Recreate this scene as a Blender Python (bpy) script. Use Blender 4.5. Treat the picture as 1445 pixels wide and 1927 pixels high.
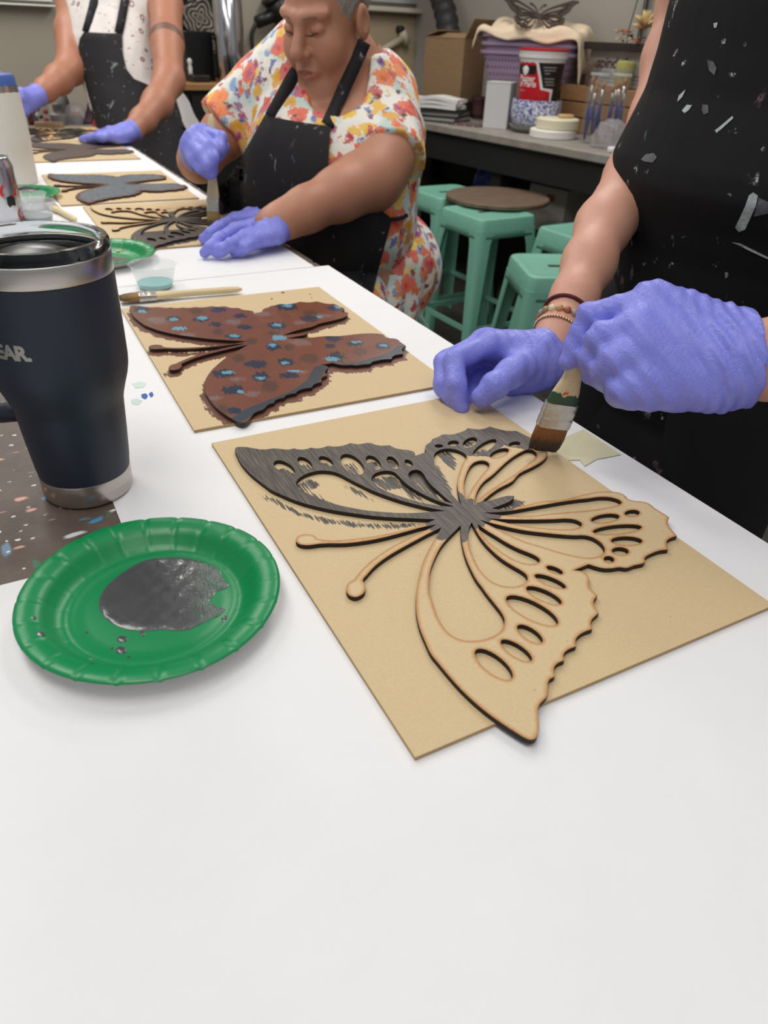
import bpy, math, random
import numpy as np
from mathutils import Vector, Matrix
from mathutils.geometry import delaunay_2d_cdt

random.seed(7)
rng = np.random.default_rng(7)
for _o in list(bpy.data.objects):
    bpy.data.objects.remove(_o)
SC = bpy.context.scene
COL = SC.collection

# ------------------------------------------------------------------ camera
IW, IH = 1445, 1927
FPX, PITCH, ROLL, CAMH = 1339.83, 0.5928, 0.04282, 0.34064
T = 0.90            # table top height
BT, BF = 0.003, 0.004   # board thickness, butterfly thickness
CAM = np.array([0.0, 0.0, T + BT + CAMH])
_f0 = np.array([0, math.cos(PITCH), -math.sin(PITCH)])
_r0 = np.array([1.0, 0, 0])
_u0 = np.cross(_r0, _f0)
RT = math.cos(ROLL) * _r0 + math.sin(ROLL) * _u0
UP = -math.sin(ROLL) * _r0 + math.cos(ROLL) * _u0
FW = _f0


def ray(px, py):
    return FW * FPX + RT * (px - IW / 2) - UP * (py - IH / 2)


def U(px, py, z):       # place on a horizontal plane
    d = ray(px, py)
    return CAM + d * ((z - CAM[2]) / d[2])


def Q(px, py, dep):     # place at a depth from the camera
    return CAM + ray(px, py) / FPX * dep


cd = bpy.data.cameras.new('camera')
cam = bpy.data.objects.new('camera', cd)
COL.objects.link(cam)
cam.matrix_world = Matrix(((RT[0], UP[0], -FW[0], CAM[0]), (RT[1], UP[1], -FW[1], CAM[1]),
                           (RT[2], UP[2], -FW[2], CAM[2]), (0, 0, 0, 1)))
cd.sensor_fit = 'VERTICAL'
cd.sensor_height = 36
cd.lens = FPX / IH * 36
cd.clip_start = 0.02
cd.dof.use_dof = True
cd.dof.focus_distance = 0.66
cd.dof.aperture_fstop = 9.0
SC.camera = cam

# ------------------------------------------------------------------ light
SC.view_settings.view_transform = 'Standard'
SC.view_settings.look = 'None'
SC.view_settings.gamma = 1
SC.view_settings.use_curve_mapping = False
SC.view_settings.exposure = 0.0
wd = bpy.data.worlds.new('world')
SC.world = wd
wd.use_nodes = True
wd.node_tree.nodes['Background'].inputs[0].default_value = (0.93, 0.95, 1.0, 1)
wd.node_tree.nodes['Background'].inputs[1].default_value = 0.31


def area(name, loc, sx, sy, power, rz=0.0, col=(1, 0.965, 0.91)):
    l = bpy.data.lights.new(name, 'AREA')
    l.shape = 'RECTANGLE'
    l.size, l.size_y = sx, sy
    l.energy = power
    l.color = col
    o = bpy.data.objects.new(name, l)
    COL.objects.link(o)
    o.location = loc
    o.rotation_euler = (0, 0, rz)
    return o


TA = math.radians(29.4)
for _i, (_x, _y, _w) in enumerate(((-0.4, 0.15, 12.5), (0.6, -0.5, 6), (-1.25, 1.6, 15), (0.35, 2.0, 13),
                                   (-1.6, 3.2, 20), (0.3, 3.5, 20))):
    area('ceiling_light', (_x, _y, 2.7), 0.45, 1.25, _w, TA)

# ------------------------------------------------------------------ helpers
MATS = {}


def lin(c):
    return tuple(((v / 255) / 12.92 if v / 255 <= 0.04045 else ((v / 255 + 0.055) / 1.055) ** 2.4) for v in c) + (1,)


class NT:
    """small wrapper around a material's node tree"""

    def __init__(self, name):
        self.m = bpy.data.materials.new(name)
        self.m.use_nodes = True
        self.t = self.m.node_tree
        self.p = self.t.nodes['Principled BSDF']
        MATS[name] = self.m

    def n(self, typ, **kw):
        nd = self.t.nodes.new('ShaderNode' + typ)
        for k, v in kw.items():
            if hasattr(nd, k) and k[0].islower():
                setattr(nd, k, v)
            else:
                self.set(nd, k.replace('_', ' '), v)
        return nd

    def set(self, nd, k, v):
        s = nd.inputs[int(k[1:])] if (k[0] == 'i' and k[1:].isdigit()) else nd.inputs[k]
        if isinstance(v, bpy.types.NodeSocket):
            self.t.links.new(v, s)
        elif hasattr(v, 'outputs'):
            self.t.links.new(v.outputs[0], s)
        else:
            s.default_value = v

    def out(self, **kw):
        for k, v in kw.items():
            self.set(self.p, k.replace('_', ' '), v)

    def coord(self, which='Object', scale=(1, 1, 1), rot=(0, 0, 0), loc=(0, 0, 0)):
        c = self.n('TexCoord')
        mp = self.n('Mapping', Vector=c.outputs[which])
        mp.inputs['Scale'].default_value = scale
        mp.inputs['Rotation'].default_value = rot
        mp.inputs['Location'].default_value = loc
        return mp

    def noise(self, vec, scale, detail=3.0, rough=0.5, dist=0.0):
        return self.n('TexNoise', Vector=vec, Scale=scale, Detail=detail, Roughness=rough, Distortion=dist)

    def math(self, op, a, b=0.0, clamp=False):
        m = self.n('Math', operation=op)
        m.use_clamp = clamp
        self.set(m, 'i0', a)
        self.set(m, 'i1', b)
        return m

    def ss(self, val, lo, hi):
        m = self.n('MapRange', interpolation_type='SMOOTHSTEP')
        self.set(m, 'Value', val)
        m.inputs['From Min'].default_value = lo
        m.inputs['From Max'].default_value = hi
        return m

    def mix(self, fac, a, b):
        m = self.n('Mix', data_type='RGBA')
        self.set(m, 'i0', fac)
        self.set(m, 'i6', a)
        self.set(m, 'i7', b)
        return m.outputs[2]

    def ramp(self, fac, stops, interp='LINEAR'):
        r = self.n('ValToRGB')
        r.color_ramp.interpolation = interp
        els = r.color_ramp.elements
        while len(els) < len(stops):
            els.new(0.5)
        for e, (p, c) in zip(els, stops):
            e.position = p
            e.color = c
        self.set(r, 'Fac', fac)
        return r

    def bump(self, h, strength=0.3, dist=0.01):
        b = self.n('Bump', Strength=strength, Distance=dist)
        self.set(b, 'Height', h)
        self.out(Normal=b)
        return b

    def attr(self, name):
        return self.n('Attribute', attribute_name=name).outputs['Fac']


def flat(name, rgb, rough=0.6, metal=0.0, noise=0.0, nscale=30, bump=0.0, coat=0.0, spec=0.5):
    if name in MATS:
        return MATS[name]
    k = NT(name)
    k.out(Roughness=rough, Metallic=metal)
    k.p.inputs['Specular IOR Level'].default_value = spec
    if coat:
        k.out(Coat_Weight=coat, Coat_Roughness=0.1)
    c = lin(rgb)
    k.out(Base_Color=c)
    if noise or bump:
        v = k.coord('Object')
        nz = k.noise(v, nscale, 4)
        if noise:
            lo = tuple(x * (1 - noise) for x in c[:3]) + (1,)
            hi = tuple(min(1, x * (1 + noise)) for x in c[:3]) + (1,)
            k.out(Base_Color=k.mix(nz.outputs[0], lo, hi))
        if bump:
            k.bump(nz.outputs[0], bump, 0.004)
    return k.m


def glassy(name, rgb=(255, 255, 255), rough=0.03, alpha=0.16, ior=1.45):
    """thin clear plastic / glass: mostly see-through with sharp reflections"""
    if name in MATS:
        return MATS[name]
    k = NT(name)
    k.out(Base_Color=lin(rgb), Roughness=rough, IOR=ior, Alpha=alpha)
    k.p.inputs['Specular IOR Level'].default_value = 0.9
    return k.m


def clear(name, rgb=(255, 255, 255), rough=0.02, ior=1.3):
    """refracting clear plastic"""
    if name in MATS:
        return MATS[name]
    k = NT(name)
    k.out(Base_Color=lin(rgb), Roughness=rough, IOR=ior, Transmission_Weight=1.0)
    return k.m


def tag(o, label, cat, group=None):
    o['label'] = label
    o['category'] = cat
    if group:
        o['group'] = group
    return o


def struct(o):
    o['kind'] = 'structure'
    return o


def empty(name, loc=(0, 0, 0), rz=0.0):
    o = bpy.data.objects.new(name, None)
    COL.objects.link(o)
    o.location = loc
    o.rotation_euler = (0, 0, rz)
    o.empty_display_size = 0.05
    return o


def thing(name, label, cat, loc=(0, 0, 0), rz=0.0, group=None):
    return tag(empty(name, loc, rz), label, cat, group)


def obj(name, v, f, m, parent=None, smooth=True, sharp=None, loc=None, rz=0.0, fmat=None, rot=None):
    me = bpy.data.meshes.new(name)
    me.from_pydata([tuple(map(float, p)) for p in v], [], [tuple(map(int, q)) for q in f])
    ms = m if isinstance(m, (list, tuple)) else [m]
    for x in ms:
        me.materials.append(x)
    if fmat is not None:
        me.polygons.foreach_set('material_index', np.asarray(fmat, dtype=np.int32))
    if smooth:
        me.polygons.foreach_set('use_smooth', np.ones(len(me.polygons), dtype=bool))
        if sharp:
            me.set_sharp_from_angle(angle=math.radians(sharp))
    me.update()
    o = bpy.data.objects.new(name, me)
    COL.objects.link(o)
    if parent is not None:
        o.parent = parent
    if loc is not None:
        o.location = loc
    if rot is not None:
        o.rotation_euler = rot
    elif rz:
        o.rotation_euler = (0, 0, rz)
    return o


def copy_tree(root, loc, rz=None, parent=None):
    c = root.copy()
    COL.objects.link(c)
    if parent is not None:
        c.parent = parent
    if loc is not None:
        c.location = loc
    if rz is not None:
        c.rotation_euler = (0, 0, rz)
    for ch in list(root.children):
        copy_tree(ch, None, None, c)
    return c


def join(*parts):
    V, F, n = [], [], 0
    for v, f in parts:
        V += [tuple(p) for p in v]
        F += [tuple(i + n for i in q) for q in f]
        n += len(v)
    return V, F


def xf(part, mat):
    v, f = part
    return [tuple(mat @ Vector(p)) for p in v], f


def box(x0, x1, y0, y1, z0, z1, b=0.0):
    """box, optionally with chamfered edges"""
    if b <= 0:
        v = [(x, y, z) for z in (z0, z1) for y in (y0, y1) for x in (x0, x1)]
        f = [(0, 2, 3, 1), (4, 5, 7, 6), (0, 1, 5, 4), (2, 6, 7, 3), (0, 4, 6, 2), (1, 3, 7, 5)]
        return v, f
    def ring(i, z):
        return [(x0 + i, y0 + b, z), (x0 + b, y0 + i, z), (x1 - b, y0 + i, z), (x1 - i, y0 + b, z),
                (x1 - i, y1 - b, z), (x1 - b, y1 - i, z), (x0 + b, y1 - i, z), (x0 + i, y1 - b, z)]
    rs = [ring(b * 0.99, z0), ring(0, z0 + b), ring(0, z1 - b), ring(b * 0.99, z1)]
    v = sum(rs, [])
    f = []
    for k in range(3):
        for i in range(8):
            j = (i + 1) % 8
            f.append((k * 8 + i, k * 8 + j, k * 8 + 8 + j, k * 8 + 8 + i))
    f.append(tuple(range(7, -1, -1)))
    f.append(tuple(range(24, 32)))
    return v, f


def lathe(prof, seg=48, closed=False):
    """revolve (r,z) profile; ends with r==0 become caps"""
    v, f = [], []
    idx = []
    for r, z in prof:
        if r < 1e-6:
            idx.append([len(v)])
            v.append((0, 0, z))
        else:
            idx.append(list(range(len(v), len(v) + seg)))
            v += [(r * math.cos(2 * math.pi * i / seg), r * math.sin(2 * math.pi * i / seg), z) for i in range(seg)]
    pairs = list(zip(idx[:-1], idx[1:]))
    if closed:
        pairs.append((idx[-1], idx[0]))
    for a, b in pairs:
        for i in range(seg):
            j = (i + 1) % seg
            if len(a) == 1 and len(b) == 1:
                continue
            if len(a) == 1:
                f.append((a[0], b[j], b[i]))
            elif len(b) == 1:
                f.append((a[i], a[j], b[0]))
            else:
                f.append((a[i], a[j], b[j], b[i]))
    return v, f


def frame_from(t, ref=(0, 0, 1)):
    t = np.array(t, float)
    t /= np.linalg.norm(t)
    r = np.array(ref, float)
    if abs(t @ r) > 0.95:
        r = np.array([1.0, 0, 0])
    s = np.cross(t, r)
    s /= np.linalg.norm(s)
    return t, s, np.cross(s, t)


def tube(pts, rad, seg=10, caps=True):
    """swept circular tube with per-point radius"""
    pts = [np.array(p, float) for p in pts]
    if np.isscalar(rad):
        rad = [rad] * len(pts)
    v, f = [], []
    s = None
    for i, p in enumerate(pts):
        t = pts[min(i + 1, len(pts) - 1)] - pts[max(i - 1, 0)]
        t = t / (np.linalg.norm(t) + 1e-12)
        if s is None:
            _, s, _b = frame_from(t)
        s = s - t * (s @ t)
        s /= np.linalg.norm(s)
        b = np.cross(t, s)
        for k in range(seg):
            a = 2 * math.pi * k / seg
            v.append(tuple(p + rad[i] * (math.cos(a) * s + math.sin(a) * b)))
    for i in range(len(pts) - 1):
        for k in range(seg):
            j = (k + 1) % seg
            f.append((i * seg + k, i * seg + j, i * seg + seg + j, i * seg + seg + k))
    if caps:
        f.append(tuple(range(seg - 1, -1, -1)))
        f.append(tuple(range((len(pts) - 1) * seg, len(pts) * seg)))
    return v, f


def ribbon(pts, nrm, w, th):
    """flat strap along pts with given normals"""
    v, f = [], []
    n = len(pts)
    for i in range(n):
        t = np.array(pts[min(i + 1, n - 1)]) - np.array(pts[max(i - 1, 0)])
        nn = np.array(nrm[i], float)
        s = np.cross(t, nn)
        s /= np.linalg.norm(s) + 1e-12
        nn = np.cross(s, t)
        nn /= np.linalg.norm(nn) + 1e-12
        ww = w if np.isscalar(w) else w[i]
        for a, b in ((-1, 0), (1, 0), (1, 1), (-1, 1)):
            v.append(tuple(np.array(pts[i]) + s * ww / 2 * a + nn * th * b))
    for i in range(n - 1):
        for k in range(4):
            j = (k + 1) % 4
            f.append((i * 4 + k, i * 4 + j, i * 4 + 4 + j, i * 4 + 4 + k))
    f += [(3, 2, 1, 0), tuple(range(4 * n - 4, 4 * n))]
    return v, f


def spline(pts, sub=4, closed=True, corner=52):
    """hermite smoothing that keeps sharp corners"""
    P = np.array(pts, float)
    n = len(P)
    out = []
    segs = n if closed else n - 1
    def tan(i, j, side):
        # tangent at i for the segment i->j
        a = P[(i - 1) % n] if (closed or i > 0) else P[i]
        b = P[(i + 1) % n] if (closed or i < n - 1) else P[i]
        d0, d1 = P[i] - a, b - P[i]
        l0, l1 = np.linalg.norm(d0), np.linalg.norm(d1)
        L = np.linalg.norm(P[j] - P[i])
        if l0 < 1e-9 or l1 < 1e-9:
            return P[j] - P[i] if side == 0 else P[i] - P[j]
        ang = math.degrees(math.acos(max(-1, min(1, float(d0 @ d1) / (l0 * l1)))))
        if ang > corner:
            return (d1 if side == 0 else d0)
        t = d0 / l0 * l1 + d1 / l1 * l0
        t /= np.linalg.norm(t) + 1e-12
        return t * L
    for i in range(segs):
        j = (i + 1) % n
        m0, m1 = tan(i, j, 0), tan(j, i, 1)
        for k in range(sub):
            u = k / sub
            out.append((2 * u ** 3 - 3 * u ** 2 + 1) * P[i] + (u ** 3 - 2 * u ** 2 + u) * m0 +
                       (-2 * u ** 3 + 3 * u ** 2) * P[j] + (u ** 3 - u ** 2) * m1)
    if not closed:
        out.append(P[-1])
    return np.array(out)


def inside(pts, loops):
    """even-odd test of pts (N,2) against closed loops"""
    x, y = pts[:, 0], pts[:, 1]
    r = np.zeros(len(pts), bool)
    for L in loops:
        L = np.asarray(L)
        a, b = L, np.roll(L, -1, 0)
        for (x0, y0), (x1, y1) in zip(a, b):
            if y0 == y1:
                continue
            c = ((y0 > y) != (y1 > y))
            r ^= c & (x < (x1 - x0) * (y - y0) / (y1 - y0) + x0)
    return r


def dist_loops(pts, loops):
    d = np.full(len(pts), 1e9)
    for L in loops:
        L = np.asarray(L)
        for a, b in zip(L, np.roll(L, -1, 0)):
            e = b - a
            ee = e @ e
            if ee < 1e-12:
                continue
            t = np.clip(((pts - a) @ e) / ee, 0, 1)
            q = pts - a - t[:, None] * e
            d = np.minimum(d, np.einsum('ij,ij->i', q, q))
    return np.sqrt(d)


def sdist(pts, loops):
    return np.where(inside(pts, loops), 1, -1) * dist_loops(pts, loops)


def plate(loops, thick, grid=0.0, insets=(), z0=0.0):
    """flat cut-out plate from closed 2D loops (even-odd). returns v, f, face_mat, n_top, pts2d"""
    pts, edges = [], []
    for L in loops:
        n0 = len(pts)
        pts += [tuple(p) for p in L]
        edges += [(n0 + i, n0 + (i + 1) % len(L)) for i in range(len(L))]
    extra = []
    for L in loops:
        L = np.asarray(L)
        t = np.roll(L, -1, 0) - np.roll(L, 1, 0)
        nn = np.c_[-t[:, 1], t[:, 0]]
        nn /= np.linalg.norm(nn, axis=1)[:, None] + 1e-12
        for s in insets:
            for sg in (1, -1):
                extra.append(L + nn * s * sg)
    A = np.array(pts)
    if extra:
        X = np.concatenate(extra)
        dd = dist_loops(X, loops)
        X = X[inside(X, loops) & (dd > min(insets) * 0.8)]
        extra = X
    else:
        extra = np.zeros((0, 2))
    if grid:
        x = np.arange(A[:, 0].min() + grid / 2, A[:, 0].max(), grid)
        y = np.arange(A[:, 1].min() + grid / 2, A[:, 1].max(), grid)
        G = np.stack(np.meshgrid(x, y), -1).reshape(-1, 2)
        G = G + rng.uniform(-0.1, 0.1, G.shape) * grid
        G = G[inside(G, loops)]
        G = G[dist_loops(G, loops) > grid * 0.6]
        extra = np.concatenate([extra, G])
    allp = pts + [tuple(p) for p in extra]
    r = delaunay_2d_cdt([Vector(p) for p in allp], edges, [], 0, 1e-6)
    v2 = np.array([(p.x, p.y) for p in r[0]])
    tri = np.array([q for q in r[2]])
    tri = tri[inside(v2[tri].mean(1), loops)]
    # orientation
    a, b, c = v2[tri[:, 0]], v2[tri[:, 1]], v2[tri[:, 2]]
    cr = (b[:, 0] - a[:, 0]) * (c[:, 1] - a[:, 1]) - (b[:, 1] - a[:, 1]) * (c[:, 0] - a[:, 0])
    tri[cr < 0] = tri[cr < 0][:, ::-1]
    n = len(v2)
    V = np.concatenate([np.c_[v2, np.full(n, z0 + thick)], np.c_[v2, np.full(n, z0)]])
    cnt = {}
    for t in tri:
        for i in range(3):
            e = (t[i], t[(i + 1) % 3])
            cnt[e] = 1
    F = [tuple(t) for t in tri]
    fm = [0] * len(F)
    F += [tuple(n + i for i in t[::-1]) for t in tri]
    fm += [1] * len(tri)
    for (i, j) in cnt:
        if (j, i) not in cnt:
            F.append((j, i, n + i, n + j))
            fm.append(1)
    return V, F, fm, n, v2


def set_attr(o, name, vals):
    at = o.data.attributes.new(name, 'FLOAT', 'POINT')
    at.data.foreach_set('value', np.asarray(vals, dtype=np.float32))


def text_mesh(s, size, bold=0.0, extrude=0.0, align='LEFT', shear=0.0, spacing=1.0):
    c = bpy.data.curves.new('txt', 'FONT')
    c.body = s
    c.size = size
    c.offset = bold
    c.extrude = extrude
    c.align_x = align
    c.shear = shear
    c.space_character = spacing
    c.resolution_u = 4
    o = bpy.data.objects.new('txt', c)
    COL.objects.link(o)
    bpy.context.view_layer.update()
    me = bpy.data.meshes.new_from_object(o.evaluated_get(bpy.context.evaluated_depsgraph_get()))
    v = [tuple(p.co) for p in me.vertices]
    f = [tuple(p.vertices) for p in me.polygons]
    bpy.data.objects.remove(o)
    bpy.data.meshes.remove(me)
    bpy.data.curves.remove(c)
    return v, f


# ---- signed distance modelling (bodies, gloves, cloth) -------------------
def cap(p, a, b, ra, rb):
    a, b = np.asarray(a, float), np.asarray(b, float)
    e = b - a
    t = np.clip(((p - a) @ e) / (e @ e + 1e-12), 0, 1)
    return np.linalg.norm(p - a - t[..., None] * e, axis=-1) - (ra + (rb - ra) * t)


def smin(a, b, k):
    h = np.maximum(k - np.abs(a - b), 0) / k
    return np.minimum(a, b) - h * h * k * 0.25


def smax(a, b, k):
    return -smin(-a, -b, k)


def ellip(p, c, r, M=None):
    q = p - np.asarray(c, float)
    if M is not None:
        q = q @ M
    r = np.asarray(r, float)
    k0 = np.linalg.norm(q / r, axis=-1)
    k1 = np.linalg.norm(q / (r * r), axis=-1)
    return k0 * (k0 - 1) / np.maximum(k1, 1e-9)


def chain(p, pts, k=0.004):
    d = None
    for (a, ra), (b, rb) in zip(pts[:-1], pts[1:]):
        c = cap(p, a, b, ra, rb)
        d = c if d is None else smin(d, c, k)
    return d


def sdf_mesh(fn, lo, hi, h):
    """surface nets of fn over a box"""
    lo, hi = np.asarray(lo, float), np.asarray(hi, float)
    n = np.ceil((hi - lo) / h).astype(int) + 1
    ax = [lo[i] + h * np.arange(n[i]) for i in range(3)]
    val = np.empty(tuple(n))
    step = max(1, int(300000 // (n[1] * n[2])))
    for i in range(0, n[0], step):
        X = np.stack(np.meshgrid(ax[0][i:i + step], ax[1], ax[2], indexing='ij'), -1)
        val[i:i + step] = fn(X.reshape(-1, 3)).reshape(X.shape[:3])
    s = val < 0
    cn = n - 1
    def sl(dx, dy, dz):
        return (slice(dx, dx + cn[0]), slice(dy, dy + cn[1]), slice(dz, dz + cn[2]))
    acc = np.zeros(tuple(cn) + (3,))
    cnt = np.zeros(tuple(cn))
    cor = [(i, j, k) for i in (0, 1) for j in (0, 1) for k in (0, 1)]
    for c0 in cor:
        for a in range(3):
            if c0[a] == 0:
                c1 = list(c0)
                c1[a] = 1
                v0, v1 = val[sl(*c0)], val[sl(*c1)]
                m = (v0 < 0) != (v1 < 0)
                t = np.where(m, v0 / np.where(m, v0 - v1, 1), 0)
                cnt += m
                for b in range(3):
                    acc[..., b] += m * (c0[b] + (t if b == a else 0))
    act = cnt > 0
    ids = -np.ones(tuple(cn), int)
    ids[act] = np.arange(act.sum())
    I = np.argwhere(act)
    V = lo + h * (I + acc[act] / cnt[act][:, None])
    F = []
    for a in range(3):
        b, c = (a + 1) % 3, (a + 2) % 3
        s0 = [slice(0, n[i]) for i in range(3)]
        s1 = list(s0)
        s0[a] = slice(0, n[a] - 1)
        s1[a] = slice(1, n[a])
        ch = s[tuple(s0)] != s[tuple(s1)]
        E = np.argwhere(ch)
        E = E[(E[:, b] > 0) & (E[:, b] < n[b] - 1) & (E[:, c] > 0) & (E[:, c] < n[c] - 1)]
        if not len(E):
            continue
        ins = s[tuple(E.T)]
        q = []
        for db, dc in ((-1, -1), (0, -1), (0, 0), (-1, 0)):
            k = E.copy()
            k[:, b] += db
            k[:, c] += dc
            q.append(ids[tuple(k.T)])
        q = np.stack(q, 1)
        q[~ins] = q[~ins][:, ::-1]
        F.append(q)
    F = np.concatenate(F)
    return V, F


def grad(fn, p, h=1e-3):
    p = np.asarray(p, float)
    g = np.stack([fn(p + h * e) - fn(p - h * e) for e in np.eye(3)], -1)
    return g / (np.linalg.norm(g, axis=-1, keepdims=True) + 1e-12)


def project(fn, p, off=0.0, it=6):
    p = np.array(p, float)
    for _ in range(it):
        p = p - (fn(p) - off)[:, None] * grad(fn, p)
    return p

# ------------------------------------------------------------------ materials of the setting
def m_paper():
    k = NT('white_paper')
    v = k.coord('Object')
    a = k.noise(v, 9, 3, 0.6)
    b = k.noise(v, 160, 3, 0.6)
    k.out(Base_Color=k.mix(a.outputs[0], (0.80, 0.80, 0.81, 1), (0.86, 0.86, 0.87, 1)), Roughness=0.75)
    s = k.math('ADD', k.math('MULTIPLY', b.outputs[0], 0.08), a.outputs[0])
    k.bump(s, 0.22, 0.012)
    return k.m


def m_table_brown():
    k = NT('splattered_brown_tabletop')
    v = k.coord('Object')
    gr = k.noise(k.coord('Object', (1, 1, 1)), 60, 5, 0.7)
    col = k.mix(gr.outputs[0], lin((74, 62, 54)), lin((112, 97, 86)))
    big = k.noise(v, 7, 2)
    # smeared drips and dots of old paint, stretched along the table
    for sc, lo, rgb, st, off in ((17, 0.13, (214, 218, 222), (1, 3.2, 1), 0), (44, 0.16, (232, 232, 228), (1, 1.6, 1), 3.1),
                                 (13, 0.12, (120, 150, 175), (2.2, 1, 1), 7.7), (15, 0.13, (150, 62, 66), (1, 2, 1), 5.2),
                                 (22, 0.12, (226, 170, 150), (1, 2.6, 1), 9.4), (19, 0.10, (70, 120, 96), (2, 1, 1), 1.7),
                                 (110, 0.17, (236, 236, 232), (1, 1.3, 1), 2.2), (24, 0.11, (60, 150, 200), (1, 1.8, 1), 12.3)):
        mp = k.coord('Object', st, (0, 0, 0.35), (off, off * 0.7, 0))
        dn = k.noise(mp, sc * 1.7, 2)
        ad = k.n('VectorMath', operation='MULTIPLY_ADD')
        k.set(ad, 'i0', dn.outputs[1])
        ad.inputs[1].default_value = (0.6 / sc,) * 3
        k.set(ad, 'i2', mp)
        vo = k.n('TexVoronoi', Vector=ad, Scale=sc)
        gate = k.ss(vo.outputs['Color'], 0.62, 0.64)
        fac = k.math('MULTIPLY', k.math('SUBTRACT', 1.0, k.ss(vo.outputs['Distance'], lo, lo + 0.07)), gate)
        col = k.mix(fac, col, lin(rgb))
    k.out(Base_Color=col, Roughness=0.5)
    k.bump(gr.outputs[0], 0.15, 0.003)
    return k.m


def m_wall(name, a, b):
    k = NT(name)
    v = k.coord('Object')
    n = k.noise(v, 3, 4)
    k.out(Base_Color=k.mix(n.outputs[0], lin(a), lin(b)), Roughness=0.85)
    k.bump(k.noise(v, 90, 3).outputs[0], 0.15, 0.004)
    return k.m


def m_floor():
    k = NT('dark_concrete')
    v = k.coord('Object')
    n = k.noise(v, 5, 6, 0.65)
    k.out(Base_Color=k.mix(n.outputs[0], lin((40, 38, 37)), lin((92, 86, 82))), Roughness=0.6)
    k.bump(n.outputs[0], 0.2, 0.01)
    return k.m


PAPER = m_paper()
BROWN = m_table_brown()
WALLM = m_wall('warm_grey_wall_paint', (168, 159, 143), (176, 168, 152))
WALL2 = m_wall('cool_grey_wall_paint', (150, 144, 135), (160, 154, 145))
BLACKM = flat('black_painted_steel', (22, 22, 23), 0.5)

# table frame: s across (0 at the people's edge, negative to the far side), t along the room
E0 = U(1445, 1022, T)[:2]
ES = np.array([math.cos(TA), math.sin(TA)])
ET = np.array([-math.sin(TA), math.cos(TA)])


def ST(s, t):
    return E0 + ES * s + ET * t


# ------------------------------------------------------------------ room shell
BN = math.radians(29.4)            # bench and right wall run along the room too
B0 = U(826, 235, 0.87)[:2]
B1 = U(1155, 294, 0.87)[:2]
bdir = (B1 - B0) / np.linalg.norm(B1 - B0)
bnrm = np.array([-bdir[1], bdir[0]])       # pointing to the wall
if bnrm[0] < 0:
    bnrm = -bnrm
BENCH_D = 0.72
WR0 = B0 + bnrm * (BENCH_D + 0.05)

x_, y_ = -5.5, 6.5
struct(obj('floor', *box(-5.5, 4.5, -2.5, 7.5, -0.05, 0), m_floor(), smooth=False))
# corner behind the duct hose
cc = WR0 - bdir * 1.28
CORNER = cc
wl = []
def wall(name, p, q, m, th=0.12, h=2.9, out=None):
    p, q = np.array(p), np.array(q)
    d = q - p
    L = np.linalg.norm(d)
    d /= L
    nn = np.array([-d[1], d[0]])
    if out is not None and nn @ out < 0:
        nn = -nn
    v = []
    for z in (0, h):
        for a in (p, q, q + nn * th, p + nn * th):
            v.append((a[0], a[1], z))
    f = [(0, 1, 2, 3), (7, 6, 5, 4), (0, 4, 5, 1), (1, 5, 6, 2), (2, 6, 7, 3), (3, 7, 4, 0)]
    return struct(obj(name, v, f, m, smooth=False))

wall('wall_right', CORNER, CORNER + bdir * 5.2, WALL2, out=bnrm)
wall('wall_back', CORNER + bnrm * 0.12, CORNER - bnrm * 4.6, WALLM, out=-bdir)


# ------------------------------------------------------------------ tables with paper
def work_table(label, t0, t1):
    c = ST(-0.45, (t0 + t1) / 2)
    r = thing('work_table', label, 'table', (c[0], c[1], 0), TA)
    hw, hl = 0.45, (t1 - t0) / 2
    obj('tabletop', *box(-hw, hw - 0.004, -hl, hl, T - 0.034, T - 0.001, 0.003), BROWN, r, smooth=False)
    for sx in (-1, 1):
        for sy in (-1, 1):
            obj('leg', *box(sx * (hw - 0.07) - 0.025, sx * (hw - 0.07) + 0.025, sy * (hl - 0.1) - 0.025,
                            sy * (hl - 0.1) + 0.025, 0, T - 0.034, 0.004), BLACKM, r, smooth=False)
    for sx in (-1, 1):
        obj('apron_rail', *box(sx * (hw - 0.07) - 0.012, sx * (hw - 0.07) + 0.012, -hl + 0.1, hl - 0.1, T - 0.11, T - 0.034),
            BLACKM, r, smooth=False)
    return r


work_table('paint splattered brown work table under the navy tumbler', -0.85, 0.935)
work_table('work table beyond, covered in white paper under the dark butterflies', 0.945, 3.02)


def sheet(label, loop, dz=0.0, th=0.0008, grid=0.03):
    c = np.mean(loop, 0)
    P2 = np.array([ST(*p) for p in loop])
    P2 = np.concatenate([np.linspace(P2[i], P2[(i + 1) % len(P2)], 14)[:-1] for i in range(len(P2))])
    ctr = P2.mean(0)
    V, F, fm, n, v2 = plate([P2 - ctr], th, grid)
    V = np.array(V)
    w = 0.0006 * np.sin(v2[:, 0] * 31 + 2 * np.sin(v2[:, 1] * 17)) * np.sin(v2[:, 1] * 23)
    V[:n, 2] -= np.abs(w) * 0.3
    o = obj('paper_sheet', V, F, PAPER, loc=(ctr[0], ctr[1], T - 0.001 + dz), sharp=40)
    return tag(o, label, 'paper')


front_sheet = sheet('white paper covering the front of the table under the green plate', [(-0.9, -0.85), (0.0, -0.85), (0.0, 0.212), (0.006, 0.905), (-0.475, 0.905), (-0.475, 0.212), (-0.9, 0.212)])
sheet('long white paper covering the far table under the dark butterflies', [(-0.88, 0.907), (-0.02, 0.907), (-0.012, 3.0), (-0.88, 3.0)], 0)

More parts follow.
